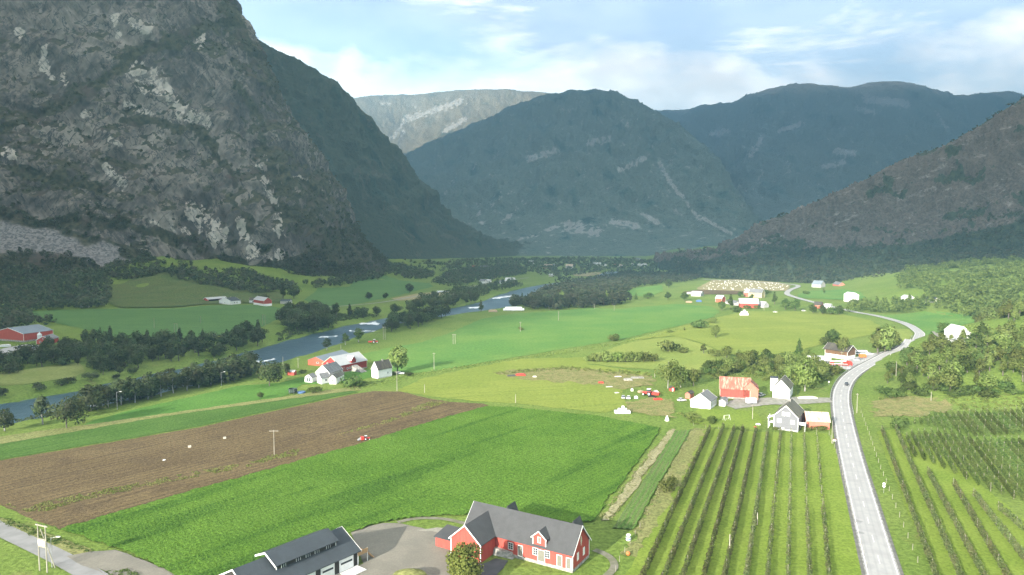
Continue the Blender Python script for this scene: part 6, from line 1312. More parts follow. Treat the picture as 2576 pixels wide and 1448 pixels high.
house('red_cabin', 'small red cabin at the foot of the heather slope', 'cabin', frame(C=(2126, 717.5), R=(2110, 716.5), depth=9), 3.4, 7.0, PINK, R_MID, None)
house('white_house', 'white two-storey house beside the terraced plot', 'house', frame(C=(2160, 760), R=(2141, 758), depth=9), 8.5, 11, WHITE, R_WHITE, WPAINT, wins=[('F', -1.5, 2.0, 1.2, 1.4), ('F', 2, 2.0, 1.2, 1.4), ('F', -1.5, 5.2, 1.2, 1.4), ('F', 2, 5.2, 1.2, 1.4)])
house('white_cabin', 'low white cabin half hidden by the hillside birches', 'cabin', frame(C=(2300, 752), R=(2282, 750), depth=7), 3.2, 5.4, WHITE, R_LIGHT, None)
house('grey_cabin', 'small dark-roofed cabin left among the hillside birches', 'cabin', frame(C=(2365, 756), R=(2345, 755), depth=8), 3., 5.6, CREAM, R_BLUE, None)
# far village
zz_ = lambda x, y: (1140.4 + x * .25, 630.6 + y * .25)
FAR = [((280, 345, 196), CREAM, R_MID, 'grey gabled house far up the left bank'), ((347, 385, 194), WHITE, R_WHITE, 'white house beside the far grey gable'), ((283, 335, 330), WHITE, R_MID, 'white house left in the far riverside farm'), ((340, 385, 326), WHITE, R_LIGHT, 'white barn in the far riverside farm'), ((482, 530, 334), WHITE, R_MID, 'white gabled house left of the far white pair'),
  ((534, 622, 336), WHITE, R_WHITE, 'long white house in the far white pair'), ((770, 812, 138), WHITE, R_LIGHT, 'pale hut below the dome mountain'), ((915, 1000, 180), TAN, R_TIN, 'broad beige farmhouse in the far village'), ((1015, 1050, 166), WHITE, R_STEEL, 'white roof beside the broad beige farmhouse'), ((1136, 1206, 180), CREAM, R_TIN, 'cream house at the near edge of the far village'),
  ((980, 1012, 262), CREAM, R_WHITE, 'lone white gable in the valley wood'), ((1370, 1392, 142), WHITE, R_WHITE, 'tiny white house left in the village centre'), ((1420, 1452, 148), WHITE, R_LIGHT, 'white house in the village centre, left of a pair'), ((1456, 1492, 152), WHITE, R_WHITE, 'white house in the village centre, right of a pair'), ((1522, 1545, 158), WHITE, R_LIGHT, 'small white house below the village pair'),
  ((1805, 1836, 156), WHITE, R_WHITE, 'tall white house in the village row'), ((1850, 1886, 106), CREAM, R_STEEL, 'pale blue roof up the slope behind the village'), ((1868, 1900, 158), WHITE, R_LIGHT, 'low white house right of the tall white one'), ((1915, 1952, 162), WHITE, R_WHITE, 'low white house farther right in the village row'), ((1625, 1660, 168), CREAM, R_RED, 'red-roofed house in the village'), ((1680, 1712, 168), CREAM, R_TIN, 'cream gable beside the red-roofed village house'),
  ((2022, 2042, 164), WHITE, R_WHITE, 'narrow white house near the village hall'), ((2070, 2092, 148), WHITE, R_LIGHT, 'white house touching the village hall'), ((2100, 2164, 146), CONC, R_STEEL, 'grey village hall with pale steel roof'), ((2285, 2390, 150), CREAM, R_WHITE, 'long white hall at the right end of the village'), ((2390, 2426, 150), CREAM, R_TIN, 'beige block at the end of the long white hall'), ((2366, 2402, 188), CONC, R_STEEL, 'grey-blue shed below the long white hall'), ((2488, 2542, 136), CONC, R_LIGHT, 'pale shed at the foot of the right slope'), ((205, 240, 182), TAN, R_RED, 'small orange-brown house far up the left bank')]
for (xa, xb, yb_), wm, rm, lab in FAR:
    pa, pb = zz_(xb, yb_), zz_(xa, yb_ - 1)
    fr = frame(C=pa, R=pb, depth=9.); k = fr[2]
    house('village_house', lab, 'house', fr, max(3.2, .42 * min(k, 14)), max(5.4, .72 * min(k, 14)), wm, rm, None, wins=[('F', -k/4, 1.2, 1.2, 1.2), ('F', k/4, 1.2, 1.2, 1.2)], group='houses of the far village', ov=.6)
# ------------------------------------------------------------------ poles, lamps, signs
def hgt(px, py, top): x, y, z = G(px, py); return x, y, z, (py - top) * math.hypot(y, 74) / FOC * .97
def pole(px, py, top, label, arm=1.8, ang=0., name='utility_pole', group=None, mat=None, r=.13):
    x, y, z, h = hgt(px, py, top); e = empty(name, (x, y, z), R(ang), label, 'pole', group); mat = mat or WOODP
    MB().tube((0, 0, -.5), (0, 0, h), r, r * .7, 8).build('post', mat, e)
    if arm:
        a = MB().box(-arm/2, arm/2, -.06, .06, h - .45, h - .3).build('crossarm', mat, e)
        for u in (-.45, 0, .45): MB().lathe([(.05, 0), (.07, .1), (.04, .24)], 8).build('insulator', CONDUIT, a).location = (arm * u, 0, h - .3)
    return e
def hpole(pa, pb, top, label, ang=None, brace=False):
    a = np.array(G(*pa)); b = np.array(G(*pb)); h = (pa[1] - top) * math.hypot(a[1], 74) / FOC * .97; m = (a + b) / 2; d = b - a; w = np.linalg.norm(d[:2])
    e = empty('twin_pole', tuple(m), math.atan2(d[1], d[0]), label, 'pole')
    for s in (-1, 1): MB().tube((s * w/2, 0, -.5), (s * w/2, 0, h), .15, .11, 8).build('post', WOODP, e)
    c = MB().box(-w/2 - .7, w/2 + .7, -.08, .08, h - .3, h - .1).build('crossarm', WOODP, e)
    for u in (-.6, 0, .6): MB().lathe([(.06, 0), (.08, .14), (.05, .3)], 8).build('insulator', CONDUIT, c).location = (u * w, 0, h - .1)
    if brace:
        MB().box(-w/2, w/2, -.09, .09, h * .52, h * .52 + .18).build('brace', WOODP, e); MB().box(-w/2, w/2, -.09, .09, h * .68, h * .68 + .18).build('brace', WOODP, e)
        MB().box(-w/2 + .2, w/2 - .2, -.22, -.1, h * .56, h * .67).build('switch_box', WPAINT, e)
        MB().tube((w * .3, 2.2, -.3), (-w * .2, .1, h * .9), .13, .10, 8).build('stay_post', WOODP, e)
    return e
def lamp(px, py, top, label, dx=1.4, ang=0.):
    x, y, z, h = hgt(px, py, top); e = empty('street_lamp', (x, y, z), R(ang), label, 'street lamp')
    MB().tube((0, 0, -.3), (0, 0, h), .09, .06, 8).build('post', METAL, e); MB().tube((0, 0, h - .1), (dx, 0, h + .25), .05, .04, 6).build('arm', METAL, e)
    MB().box(dx - .1, dx + .75, -.16, .16, h + .17, h + .36).build('lamp_head', WPAINT, e, .04); return e
hpole((100, 1436), (119, 1441), 1321, 'weathered twin pole with white switch box beside the farm lane', brace=True)
lamp(131, 1428, 1355, 'street lamp beside the twin pole on the farm lane')
lamp(295, 1031, 986, 'street lamp at the paddock path by the birches'); lamp(557, 971, 936, 'street lamp below the big dark round tree')
pole(690, 1146, 1081, 'lone pole with wide crossarm in the brown field', 3.2)
pole(258, 1024, 984, 'thin pole among the paddock birches', 1.6)
for px, py, tp, arm, lab in [(998.8, 985, 933, 2.2, 'pale tall pole in front of the white house with the dark roof'), (1068, 990, 967, 0, 'short bare post in the verge above the brown field'), (1092, 931, 887, 1.6, 'pole in the shadow of the tall sunlit tree'), (898, 973, 945, 0, 'bare post beside the farmhouse garden bush'), (712, 921, 897, 0, 'bare post at the river edge near the rapids'), (750, 926, 901, 1.5, 'post between the little red shed and the orange shed'), (857.5, 879, 868, 0, 'short post by the young riverside trees'),
    (1405, 808, 783, 1.8, 'thin pole far across the bright meadow'), (1309, 836, 810, 1.8, 'meadow pole with a bush at its foot'), (388, 827, 799, 0, 'single pale post in the shaded green field'), (505, 815, 795, 0, 'faint post below the white farm under the cliff'), (1893, 1056, 1017, 2.0, 'pole on the lawn between the cottage and the grey house'), (2155.4, 1040, 989, 1.2, 'pole in the rough grass right of the road'), (2116.5, 924, 884, 1.6, 'pole standing before the red truck'), (2254, 948, 908, 0, 'bare trunk-like pole at the wood edge'), (2342, 1010, 985, 0, 'post at the wood edge far right of the road'),
    (1545, 783, 768, 1.4, 'small pole at the back of the bright meadow'), (1495, 778, 765, 1.4, 'small pole near the valley wood'), (1922, 782, 770, 1.2, 'post beside the farm drive'), (1647, 950, 935, 0, 'short post near the junk yard'), (2405, 844, 822, 1.2, 'pole by the tall white house at the wood edge'), (1297, 1015, 992, 0, 'faint post in the near meadow'), (1835, 1396, 1345, 0, 'tall bare stake between two fruit rows'), (1905, 1322, 1290, 0, 'tall bare stake at the seventh fruit row')]:
    pole(px, py, tp, lab, arm, r=.14 if py > 900 else .17)
hpole((439, 840), (446, 841), 813, 'twin pole in the shaded green field'); hpole((661, 819), (667, 820), 791, 'twin pole at the edge of the dark riverside belt'); hpole((964.5, 855), (969, 855), 822, 'twin pole at the water edge by the bright meadow'); hpole((1140, 867), (1145, 867), 841, 'twin pole in the middle of the bright meadow')
# round signs, mailbox post, reflector posts
x, y, z = G(2223, 1241); e = empty('road_sign', (x, y, z), R(-22), 'post with two white round sign discs right of the road', 'road sign')
MB().tube((0, 0, -.3), (0, 0, 3.0), .04, .04, 8).build('post', METAL, e)
for h_ in (2.75, 2.05): MB().tube((0, -.06, h_), (0, -.03, h_), .36, .36, 20).build('disc', WPAINT, e)
x, y, z = G(2096, 1116); e = empty('mailbox_stand', (x, y, z), R(-20), 'wooden post with white mailbox at the road edge', 'mailbox')
MB().box(-.08, .08, -.08, .08, -.3, 1.6).build('post', WOODP, e); MB().box(-.1, .9, -.25, .25, .9, 1.45).build('box', WPAINT, e, .03); MB().box(-.15, .95, -.3, .3, 1.45, 1.55).build('lid', CAR_R, e)
pole(2092.5, 1117, 1057, 'tall post next to the white mailbox', 0, r=.1)
x, y, z = G(2134.5, 936); e = empty('road_sign', (x, y, z), 0, 'white T-shaped direction sign at the truck yard', 'road sign'); MB().tube((0, 0, -.3), (0, 0, 2.4), .06, .06, 8).build('post', METAL, e); MB().box(-.8, .8, -.05, .05, 1.9, 2.5).build('board', WPAINT, e)
x, y, z = G(2085, 969); e = empty('road_sign', (x, y, z), 0, 'white round sign on the inside of the road bend', 'road sign'); MB().tube((0, 0, -.3), (0, 0, 1.6), .05, .05, 8).build('post', METAL, e); MB().tube((0, -.05, 1.6), (0, -.02, 1.6), .4, .4, 18).build('disc', WPAINT, e)
# guard rails
def guardrail(i0, i1, side, label):
    s = np.r_[0, np.cumsum(np.hypot(*np.diff(RC, axis=0).T))]; T = np.gradient(RC, axis=0); T /= np.linalg.norm(T, axis=1)[:, None]; Nn = np.c_[-T[:, 1], T[:, 0]]
    a = np.argmin(np.hypot(*(RC - np.array(G(*i0)[:2])).T)); b = np.argmin(np.hypot(*(RC - np.array(G(*i1)[:2])).T)); a, b = min(a, b), max(a, b)
    P = RC[a:b + 1] + Nn[a:b + 1] * side; e = empty('guard_rail', (P[0][0], P[0][1], Z(*P[0])), 0, label, 'guard rail'); o = np.array(e.location)
    m = MB()
    for p, q in zip(P[:-1], P[1:]):
        z0, z1 = Z(*p) + .2, Z(*q) + .2; A = np.array([p[0], p[1], z0]) - o; B = np.array([q[0], q[1], z1]) - o; n = Nn[a] * .05
        m.hexa([A + (0, 0, .45), B + (0, 0, .45), B + (n[0], n[1], .45), A + (n[0], n[1], .45), A + (0, 0, .80), B + (0, 0, .80), B + (n[0], n[1], .80), A + (n[0], n[1], .80)])
    m.build('rail', METAL, e)
    pm = MB().box(-.06, .06, -.06, .06, -.3, .75).mesh('post'); pm.materials.append(METAL)
    for p in P[::2]: obj('post', pm, None, e).location = (p[0] - o[0], p[1] - o[1], Z(*p) + .1 - o[2])
guardrail((2116, 1005), (2178, 922), 4.4, 'steel guard rail on the outside of the near road bend')
guardrail((2121, 1040), (2150, 945), -4.4, 'steel guard rail on the inside of the near road bend')
guardrail((2232, 893), (2312, 848), 4.4, 'steel guard rail along the road below the far bend')
def posts_along(line, gap, label, group, h=1.3, name='fence_post', r=.06, mat=None):
    P = np.array([G(*p)[:2] for p in line]); s = np.r_[0, np.cumsum(np.hypot(*np.diff(P, axis=0).T))]
    pm = MB().tube((0, 0, -.4), (0, 0, h), r, r * .9, 6).mesh(name); pm.materials.append(mat or POST)
    for q in np.arange(0, s[-1], gap):
        x, y = np.interp(q, s, P[:, 0]), np.interp(q, s, P[:, 1]); o = obj(name, pm, None, None, label=label, cat='fence post', group=group); o.location = (x, y, Z(x, y))
posts_along([(2086, 1095), (2110, 1160), (2140, 1280), (2172, 1400), (2185, 1450)], 6., 'slim fence post left of the road above the grass bank', 'fence posts left of the road', 1.6)
posts_along([(2166, 1040), (2185, 1090), (2215, 1180), (2262, 1300), (2310, 1420), (2320, 1450)], 7., 'slim fence post in the verge right of the road', 'fence posts right of the road', 1.5)
posts_along([(2240, 895), (2290, 872), (2318, 856)], 20., 'white marker post on the bank below the far bend', 'road marker posts', .9, 'marker_post', .09, WPAINT)
posts_along([(1745, 1072), (1790, 1080), (1900, 1090)], 5., 'garden fence post between the lawn and the fruit rows', 'garden fence posts', 1.2)
posts_along([(1610, 1330), (1560, 1410), (1545, 1450)], 5., 'fence post in the verge beside the red barn track', 'fence posts by the barn track', 1.5)

# ------------------------------------------------------------------ vehicles
def wheels(e, xs, w, r=.33, t=.22, hub=METAL):
    for x in xs:
        for s in (-1, 1):
            wv = MB().tube((x, s * w/2 - t/2, r), (x, s * w/2 + t/2, r), r, r, 14).build('wheel', RUBBER, e)
            MB().tube((x, s * (w/2 + t/2), r), (x, s * (w/2 + t/2 + .02), r), r * .55, r * .5, 10).build('hub', hub, wv)
def spot(px, py, ang): x, y, z = G(px, py); return (x, y, z + .1), R(ang)
def car(px, py, ang, paint, label, L=4.4, W=1.8, H=1.48, group=None, estate=False):
    loc, rz_ = spot(px, py, ang); e = empty('parked_car' if 'parked' in label else 'car', loc, rz_, label, 'car', group); l, w = L/2, W/2
    MB().prism([(-l, .35), (-l + .08, .78), (-l + .5, .86), (l - 1.2, .88), (l - .15, .68), (l, .35), (l - .2, .22), (-l + .2, .22)], 'y', -w, w).build('body', paint, e, .04)
    r = -l + (.25 if estate else .55)
    P = [(r, -w + .06, .86), (l - 1.15, -w + .06, .88), (l - 1.15, w - .06, .88), (r, w - .06, .86), (r + .25, -w + .22, H - .06), (l - 2.0, -w + .22, H - .06), (l - 2.0, w - .22, H - .06), (r + .25, w - .22, H - .06)]
    c = MB().hexa(P).build('cabin_glass', GLASS, e, .03); MB().hexa([(p[0], p[1] * .98, H - .06) for p in P[4:]] + [(p[0] * .98, p[1] * .94, H) for p in P[4:]]).build('car_roof', paint, c)
    wheels(e, (-l + .8, l - .85), W - .2); 
    for s in (-1, 1): MB().box(l - .1, l + .01, s * w * .72 - .14, s * w * .72 + .14, .52, .66).build('headlight', WPAINT, e)
    return e
car(2130, 971, 248, CAR_G, 'dark car with light roof driving on the road bend', 4.5).children[0]
car(2043, 1072, 12, CAR_W, 'white parked car beside the grey house porch', 4.6, estate=True); car(1915, 997, 40, CAR_W, 'white parked car left of the white house', 4.4)
car(2189, 893, 5, CAR_W, 'white parked car beside the camper at the truck yard'); car(2156, 908, 15, CAR_W, 'white parked car left of two by the orange trailer', 4.2); car(2167, 908.5, 15, CAR_S, 'silver parked car right of two by the orange trailer', 4.2)
car(74, 873, 10, CAR_W, 'white parked car below the steel-blue barn'); car(52, 876, 15, CAR_G, 'dark parked car in the left farm yard'); car(92, 877, 8, CAR_S, 'silver parked car right in the left farm yard'); car(1007, 942, 0, CAR_W, 'white parked car under the tall sunlit tree')
car(1581, 1004, 80, CAR_W, 'small white parked car at the junk yard edge', 4.0); car(1568, 1003, 80, CAR_S, 'old pale parked car left at the junk yard edge', 4.0); car(1715, 1010, 20, CAR_W, 'white parked car behind the grey cottage', 4.0); car(1950, 787, 0, CAR_W, 'white parked car in front of the grey gabled shed', 4.2); car(2022, 784, 10, CAR_W, 'white parked car by the pair of round trees', 4.2); car(2026, 711, 0, CAR_W, 'white parked car far up beside the slope road', 4.6)
def boxvan(name, label, cat, px, py, ang, L, W, H, paint, floor=.9, wx=(), stripe=None):
    loc, rz_ = spot(px, py, ang); e = empty(name, loc, rz_, label, cat); MB().box(-L/2, L/2, -W/2, W/2, floor, H).build('body', paint, e, .06)
    MB().box(-L/2 + .3, L/2 - .3, -W/2 + .25, W/2 - .25, floor - .25, floor).build('chassis', CONDUIT, e); wheels(e, wx, W - .2, .45, .3)
    if stripe: MB().box(-L/2 + .5, L/2 - .6, -W/2 - .02, -W/2, floor + .9, floor + 1.5).build('window_band', stripe, e)
    return e
boxvan('lorry_trailer', 'long white lorry trailer parked by the hedge', 'trailer', 2060, 913, -12, 13., 2.55, 4.0, CAR_W, 1.2, (-5, -3.7, 4.5))
e = boxvan('camper_van', 'white camper bus beside the brown house', 'camper', 2165, 894, -8, 7.2, 2.3, 3.0, CAR_W, .5, (-2.4, 2.3), GLASS)
MB().hexa([(3.6, -1.1, .5), (4.8, -1.0, .5), (4.8, 1.0, .5), (3.6, 1.1, .5), (3.6, -1.1, 2.4), (4.2, -1.0, 1.5), (4.2, 1.0, 1.5), (3.6, 1.1, 2.4)]).build('bonnet', CAR_W, e)
boxvan('orange_trailer', 'small orange box trailer in the truck yard', 'trailer', 2170, 902, 6, 3.8, 2.1, 2.5, ORANGEP, .6, (0,)); boxvan('caravan', 'white caravan parked on the gravel by the cottage', 'caravan', 1889, 1017, 4, 4.4, 2.2, 2.6, CAR_W, .5, (0,), WPAINT)
# red recovery lorry with white boom
loc, rz_ = spot(2114, 921, -12); e = empty('red_lorry', loc, rz_, 'red and white crane lorry in front of the brown house', 'lorry')
MB().box(-6, 3.6, -1.2, 1.2, .8, 1.25).build('flatbed', CAR_W, e); MB().box(-6.02, 3.5, -1.25, -1.2, .55, 1.05).build('side_skirt', CAR_R, e); MB().prism([(3.7, .5), (6.2, .5), (6.2, 1.7), (5.7, 2.9), (3.7, 2.9)], 'y', -1.2, 1.2).build('cab', CAR_R, e, .06)
MB().hexa([(5.9, -1.1, 1.75), (6.23, -1.1, 1.75), (6.23, 1.1, 1.75), (5.9, 1.1, 1.75), (5.6, -1.05, 2.7), (5.82, -1.05, 2.7), (5.82, 1.05, 2.7), (5.6, 1.05, 2.7)]).build('windscreen', GLASS, e)
MB().box(1.6, 3.3, -.9, .9, 1.25, 2.6).build('crane_base', CAR_R, e); MB().hexa([(-5.5, -.3, 2.2), (3, -.3, 2.4), (3, .3, 2.4), (-5.5, .3, 2.2), (-5.5, -.3, 2.7), (3, -.3, 3.1), (3, .3, 3.1), (-5.5, .3, 2.7)]).build('boom', CAR_W, e); wheels(e, (-4.6, -3.3, 4.9), 2.2, .5, .35)
MB().box(-5.6, -3.8, -1.1, 1.1, 1.25, 2.2).build('cable_drum', CAR_R, e)
def tractor(px, py, ang, label, paint=CAR_R, s=1., implement=None):
    loc, rz_ = spot(px, py, ang); e = empty('tractor', loc, rz_, label, 'tractor'); e.scale = (s, s, s)
    MB().prism([(.2, .7), (2.1, .75), (2.2, 1.25), (1.9, 1.5), (.2, 1.6)], 'y', -.42, .42).build('bonnet', paint, e, .05); MB().box(-1.2, .3, -.5, .5, .6, 1.2).build('chassis', CONDUIT, e)
    MB().hexa([(-1.1, -.75, 1.2), (.4, -.75, 1.2), (.4, .75, 1.2), (-1.1, .75, 1.2), (-1.0, -.65, 2.55), (.2, -.65, 2.55), (.2, .65, 2.55), (-1.0, .65, 2.55)]).build('cab_glass', GLASS, e); MB().box(-1.1, .35, -.75, .75, 2.55, 2.72).build('cab_roof', WPAINT if paint is CAR_R else paint, e, .04)
    for x, r, t in ((-.75, .82, .5), (1.6, .55, .36)):
        for sd in (-1, 1):
            wv = MB().tube((x, sd * .95 - t/2, r), (x, sd * .95 + t/2, r), r, r, 18).build('wheel', RUBBER, e); MB().tube((x, sd * (.95 + t/2), r), (x, sd * (.97 + t/2), r), r * .5, r * .5, 12).build('rim', WPAINT, wv)
    for sd in (-1, 1): MB().box(-1.5, .1, sd * .95 - .3, sd * .95 + .3, 1.62, 1.72).build('mudguard', paint, e)
    if implement == 'harvester':
        MB().box(-3.4, -1.6, -1.4, 1.4, .5, 2.3).build('harvester_body', paint, e, .06); MB().hexa([(-5.4, -.8, .3), (-3.4, -.8, .6), (-3.4, .8, .6), (-5.4, .8, .3), (-5.4, -.8, .8), (-3.4, -.8, 1.9), (-3.4, .8, 1.9), (-5.4, .8, .8)]).build('conveyor', METAL, e)
    if implement == 'trailer': MB().box(-4.6, -1.8, -1., 1., .7, 1.5).build('trailer_bed', paint, e)
    return e
tractor(922, 1108, 22, 'red tractor with a potato harvester at the edge of the crop', CAR_R, .6, 'harvester'); tractor(943, 864, 10, 'red tractor with trailer on the river bank', CAR_R, 1.0, 'trailer'); tractor(1073 - 200, 901, 20, 'red tractor among farm scrap behind the white house', CAR_R, .9); tractor(1630, 996, 150, 'old red machine with raised loader in the junk yard', CAR_R, 1.2, 'trailer')
# ------------------------------------------------------------------ small things
def crate(px, py, label):
    x, y, z = G(px, py); e = empty('potato_crate', (x, y, z), R(25), label, 'crate'); e.scale = (.62, .62, .62)
    for k in range(5):
        z0 = .12 + .22 * k
        for s in (-1, 1): MB().box(-.8, .8, s * .6 - .03, s * .6 + .03, z0, z0 + .19).build('slat', flat('crate_wood', (.62, .58, .48), .9, .1), e); MB().box(s * .8 - .03, s * .8 + .03, -.6, .6, z0, z0 + .19).build('slat', MATS['crate_wood'], e)
    MB().box(-.78, .78, -.58, .58, .1, .9).build('contents', WPAINT if px < 500 else GDOOR, e); MB().box(-.8, .8, -.6, .6, 0, .12).build('pallet', MATS['crate_wood'], e); return e
crate(477, 1127, 'slatted crate in the brown field, nearer of two'); crate(565, 1105, 'slatted crate in the brown field, farther of two')
def lump(name, label, cat, px, py, parts, mat, pname='bale', group=None):
    x, y, z = G(px, py); e = empty(name, (x, y, z), 0, label, cat, group)
    for k, (dx, dy, dz, r, l, a) in enumerate(parts):
        m = MB(); n = 12; m.lathe([(.05, 0), (r * .85, .02 * l), (r, .12 * l), (r, .88 * l), (r * .85, .98 * l), (.05, l)], n)
        o = m.build(pname, mat, e); o.rotation_euler = (R(90), 0, R(a)); o.location = (dx, dy, dz + r)
    return e
rs = np.random.default_rng(4)
lump('bale_heap', 'heap of white wrapped bales below the dry patch', 'bales', 1562, 1042, [(1.35 * i - 2.6, .5 * (j % 2) + 1.25 * j, 0, .65, 1.25, 80 + 12 * rs.random()) for i in range(5) for j in range(2)] + [(1.3 * i - 1.2, .8, 1.1, .63, 1.25, 84) for i in range(3)] + [(.4, .9, 2.1, .6, 1.2, 80)], PLASTIC)
x, y, z = G(1678, 1059); m = MB(); m.lathe([(.9, 0), (.8, .5), (.45, 1.5), (.05, 2.2)], 8); o = m.build('white_bag', PLASTIC, None, label='pointed white bag standing in the field margin', cat='bag'); o.location = (x, y, z)
x, y, z = G(413, 1159); m = MB(); m.lathe([(.5, 0), (.55, .15), (.3, .3), (.05, .34)], 9); o = m.build('white_sack', PLASTIC, None, label='small white sack lying in the brown field', cat='sack'); o.location = (x, y, z)
lump('bale_stack', 'long white wrapped bale stack by the river beyond the bright meadow', 'bales', 1288, 783, [(2.1 * i - 9, .7 * (i % 2), 0, 1.3, 2.6, 82 + 9 * rs.random()) for i in range(10)] + [(2.1 * i - 7, .5, 1.9, 1.2, 2.6, 82 + 9 * rs.random()) for i in range(8)], PLASTIC)
lump('bale_stack', 'white wrapped bale stack at the top of the shaded field', 'bales', 203, 774, [(2.0 * i - 6, .4, 0, 1.25, 2.6, 84) for i in range(7)] + [(2.0 * i - 5, .4, 1.8, 1.2, 2.6, 84) for i in range(6)], PLASTIC)
lump('bale_stack', 'low white bale stack beside the stubble strip upstream', 'bales', 1112, 737, [(2.2 * i - 7, 1.2 * i, 0, 1.3, 2.6, 84) for i in range(7)], PLASTIC)
lump('bale_stack', 'bright white bale stack at the top of the olive meadow', 'bales', 1869, 795, [(1.9 * i - 3, .4, 0, 1.2, 2.6, 84) for i in range(4)] + [(1.9 * i - 2, .4, 1.8, 1.15, 2.6, 84) for i in range(3)] + [(.2, .4, 3.4, 1.1, 2.4, 84)], PLASTIC)
lump('bale_stack', 'small white bale stack left of the bale field', 'bales', 1735, 741, [(2.0 * i - 4, .4, 0, 1.4, 2.8, 84) for i in range(5)], PLASTIC)
bale = MB().lathe([(.1, 0), (.58, .03), (.68, .2), (.68, 1.1), (.58, 1.27), (.1, 1.3)], 10).mesh('wrapped_bale'); bale.materials.append(PLASTIC)
P = fill([(1760, 727), (1793, 708), (1860, 706), (1955, 714), (1985, 721), (1972, 731), (1880, 732), (1775, 730)], 12.)
P = P[rng.permutation(len(P))[:120]]
for x, y in P:
    o = obj('wrapped_bale', bale, None, None, label='white wrapped round bale lying in the pale bale field', cat='bale', group='white bales in the bale field'); o.location = (x, y, Z(x, y) + .55); o.rotation_euler = (R(90), 0, rng.uniform(0, 3)); pass
print('BALES', len(P))
# trampoline and covered pool
x, y, z = G(737, 991); e = empty('trampoline', (x, y, z), 0, 'round trampoline with dark net on the farm lawn', 'trampoline')
MB().lathe([(1.9, .75), (2.0, .82), (1.9, .88)], 18).build('mat', CAR_G, e); nm = MB(); 
for k in range(18):
    a0, a1 = 6.2832 * k / 18, 6.2832 * (k + 1) / 18; nm.box(0, 0, 0, 0, 0, 0) if False else nm.hexa([(1.95 * math.cos(a0), 1.95 * math.sin(a0), .9), (1.95 * math.cos(a1), 1.95 * math.sin(a1), .9), (1.97 * math.cos(a1), 1.97 * math.sin(a1), .9), (1.97 * math.cos(a0), 1.97 * math.sin(a0), .9)] + [(1.95 * math.cos(a0), 1.95 * math.sin(a0), 2.5), (1.95 * math.cos(a1), 1.95 * math.sin(a1), 2.5), (1.97 * math.cos(a1), 1.97 * math.sin(a1), 2.5), (1.97 * math.cos(a0), 1.97 * math.sin(a0), 2.5)])
nm.build('net', flat('net_dark', (.05, .07, .06), .9, .1), e)
for k in range(6): a = 6.2832 * k / 6; MB().tube((2.05 * math.cos(a), 2.05 * math.sin(a), -.1), (2.05 * math.cos(a), 2.05 * math.sin(a), 2.55), .04, .04, 6).build('leg', METAL, e)
x, y, z = G(758, 989); o = MB().lathe([(1.9, 0), (2.0, .6), (1.7, .75), (.2, .7)], 16).build('paddling_pool', BLUEP, None, label='covered blue paddling pool beside the trampoline', cat='pool'); o.location = (x, y, z)
# striped drum and orange buoy by the barn track
x, y, z = G(1581, 1360); e = empty('striped_drum', (x, y, z), 0, 'blue and white striped drum by the barn track', 'drum')
for k, mt in enumerate((WPAINT, BLUEP, WPAINT, flat('green_plastic', (.10, .28, .12), .5, .3), WPAINT)): MB().lathe([(.62 - .1 * (k in (0, 4)), .3 * k), (.66 - .1 * (k == 4), .3 * k + .15), (.62 - .1 * (k == 4), .3 * k + .3)], 14).build('band', mt, e)
x, y, z = G(1580, 1398); o = MB().lathe([(.1, 0), (.4, .15), (.5, .5), (.38, .85), (.08, 1.0)], 12).build('buoy', ORANGEP, None, label='orange and white buoy in the grass below the striped drum', cat='buoy'); o.location = (x, y, z)
# swing frame, flag-like rack on lawn
x, y, z = G(1828, 1058); e = empty('swing_frame', (x, y, z), R(20), 'white tubular swing frame on the cottage lawn', 'swing')
for s in (-1, 1):
    for d in (-.8, .8): MB().tube((s * 1.3, d, -.1), (s * 1.3, 0, 2.1), .05, .05, 6).build('leg', WPAINT, e)
MB().tube((-1.4, 0, 2.1), (1.4, 0, 2.1), .05, .05, 6).build('crossbar', WPAINT, e); MB().box(-.3, .3, -.1, .1, .5, .56).build('seat', WPAINT, e)
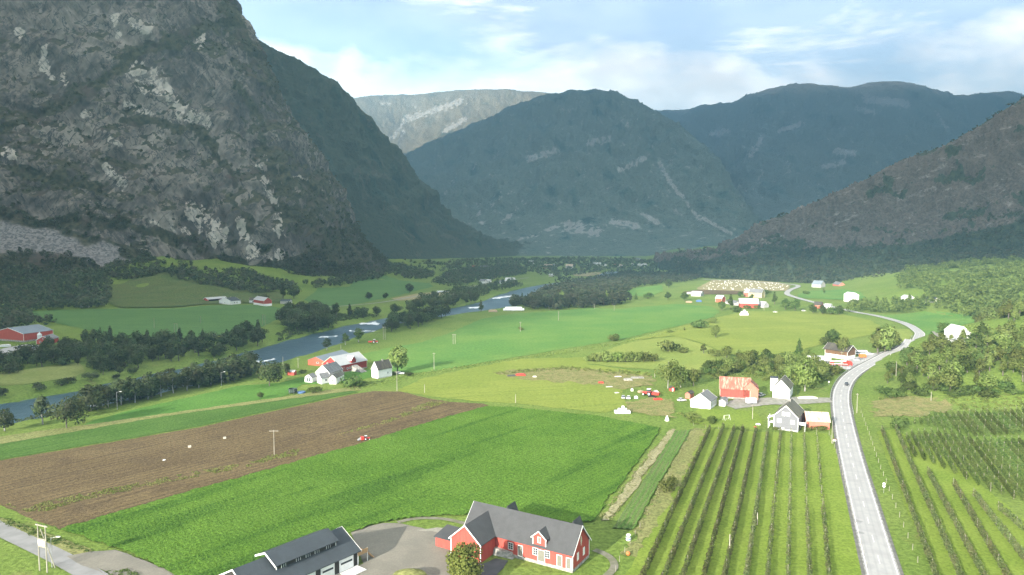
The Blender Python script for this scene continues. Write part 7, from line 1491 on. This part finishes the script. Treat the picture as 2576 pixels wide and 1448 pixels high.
# junk yard
def junk(px, py, name, label, cat, mat, dims, ang=0., z=0., parent=None):
    x, y, zz0 = G(px, py); m = MB(); L, W, H = dims; m.prism([(-L/2, 0), (L/2, 0), (L/2 * .92, H * .7), (L/4, H), (-L/3, H * .9), (-L/2, H * .6)], 'y', -W/2, W/2)
    o = m.build(name, mat, None, .04, label=label, cat=cat); o.location = (x, y, zz0 + z); o.rotation_euler = (0, 0, R(ang)); return o
for a in [(1552, 990, 'scrap_sheet', 'pale scrap panels lying left in the junk yard', 'scrap', CONC, (2.2, 1.2, .5), 20), (1600, 1003, 'white_tank', 'rounded white tank at the junk yard edge', 'tank', CAR_W, (1.6, 1.3, 1.2), 0), (1590, 985, 'white_fridge', 'white fridges standing in the junk yard', 'appliance', CREAM, (1.2, .8, 1.5), 10), (1612, 988, 'scrap_pile', 'pale pile of scrap behind the old red machine', 'scrap', TAN, (2.6, 1.8, 1.), 30), (1650, 992, 'canvas_heap', 'pale canvas heap right in the junk yard', 'heap', CREAM, (2.8, 2.4, 1.7), 0), (1640, 1000, 'tyre_pile', 'dark pile of tyres in front of the canvas heap', 'tyres', RUBBER, (3.2, 1.6, .8), 0), (1655, 1007, 'flat_trailer', 'flat trailer with red load near the tyres', 'trailer', CAR_R, (4.2, 1.6, .9), 4),
          (1512, 965, 'red_trailer', 'red tipped cart in the rough grass', 'cart', CAR_R, (3., 1.6, .9), -10), (1533, 975, 'white_beams', 'stack of pale beams in the rough grass', 'beams', CONC, (3.6, .8, .5), 8), (1310, 946, 'red_baler', 'red farm machine rusting in the dry patch', 'machine', CAR_R, (5.5, 2., 1.3), -6), (1288, 947, 'dark_harrow', 'dark harrow left of the red farm machine', 'harrow', CONDUIT, (5., 2.2, .6), 6), (1345, 950, 'pale_drums', 'pale drums right of the red farm machine', 'drums', CREAM, (2.2, 1.2, .8), 0), (1555, 950, 'white_board', 'long white board behind the rough heaps', 'board', CONC, (4., .3, .8), 2), (1580, 958, 'stone_heap', 'pale heap of stones below the white board', 'heap', STONE, (4.5, 3., 1.1), 0), (1604, 952, 'gravel_heap', 'flat pale gravel heap at the rough track', 'heap', STONE, (7., 4., .5), 0),
          (1758, 760, 'blue_tarp', 'blue tarpaulin over farm gear below the grey open shed', 'tarpaulin', BLUEP, (6., 4., 2.4), 0), (1733, 762, 'log_pile', 'orange log pile at the left of the farm', 'logs', TAN, (7., 3., 2.), 0), (1240, 785, 'clay_heap', 'orange-brown heap left of the long bale stack', 'heap', TAN, (9., 4., 2.2), 0), (12, 873, 'white_boat', 'white covered boat in the left farm yard', 'boat', CAR_W, (7., 2.4, 1.7), 5), (2032, 1004, 'plank_stack', 'white and orange stack of planks behind the white house', 'planks', TRIMY, (9., 1.4, 1.2), 0), (884, 897, 'scrap_wagon', 'rusty wagon loaded with scrap behind the white house', 'wagon', TAN, (6., 2.2, 1.8), 10), (1900, 1076, 'garden_grill', 'small red and white garden tools at the lawn edge', 'tools', CAR_R, (1.2, .5, .4), 0), (1907, 1070, 'garden_box', 'white box on the lawn left of the grey house', 'box', WPAINT, (1.8, .9, .7), -15)]:
    junk(*a)
x, y, z = G(1690, 984); e = empty('playhouse', (x, y, z), R(10), 'little red and white playhouse under the big spreading birch', 'playhouse'); MB().prism([(-1., 0), (1., 0), (1., 1.6), (0, 2.4), (-1., 1.6)], 'y', -1.1, 1.1).build('wall', RED, e); MB().box(-.3, .3, -1.16, -1.1, 0, 1.5).build('door', WPAINT, e)
for s in (-1, 1): P = [(0, -1.3, 2.42), (0, 1.3, 2.42), (s * 1.25, 1.3, 1.45), (s * 1.25, -1.3, 1.45)]; MB().hexa(P + [(p[0], p[1], p[2] + .1) for p in P]).build('roof', R_DARK, e)
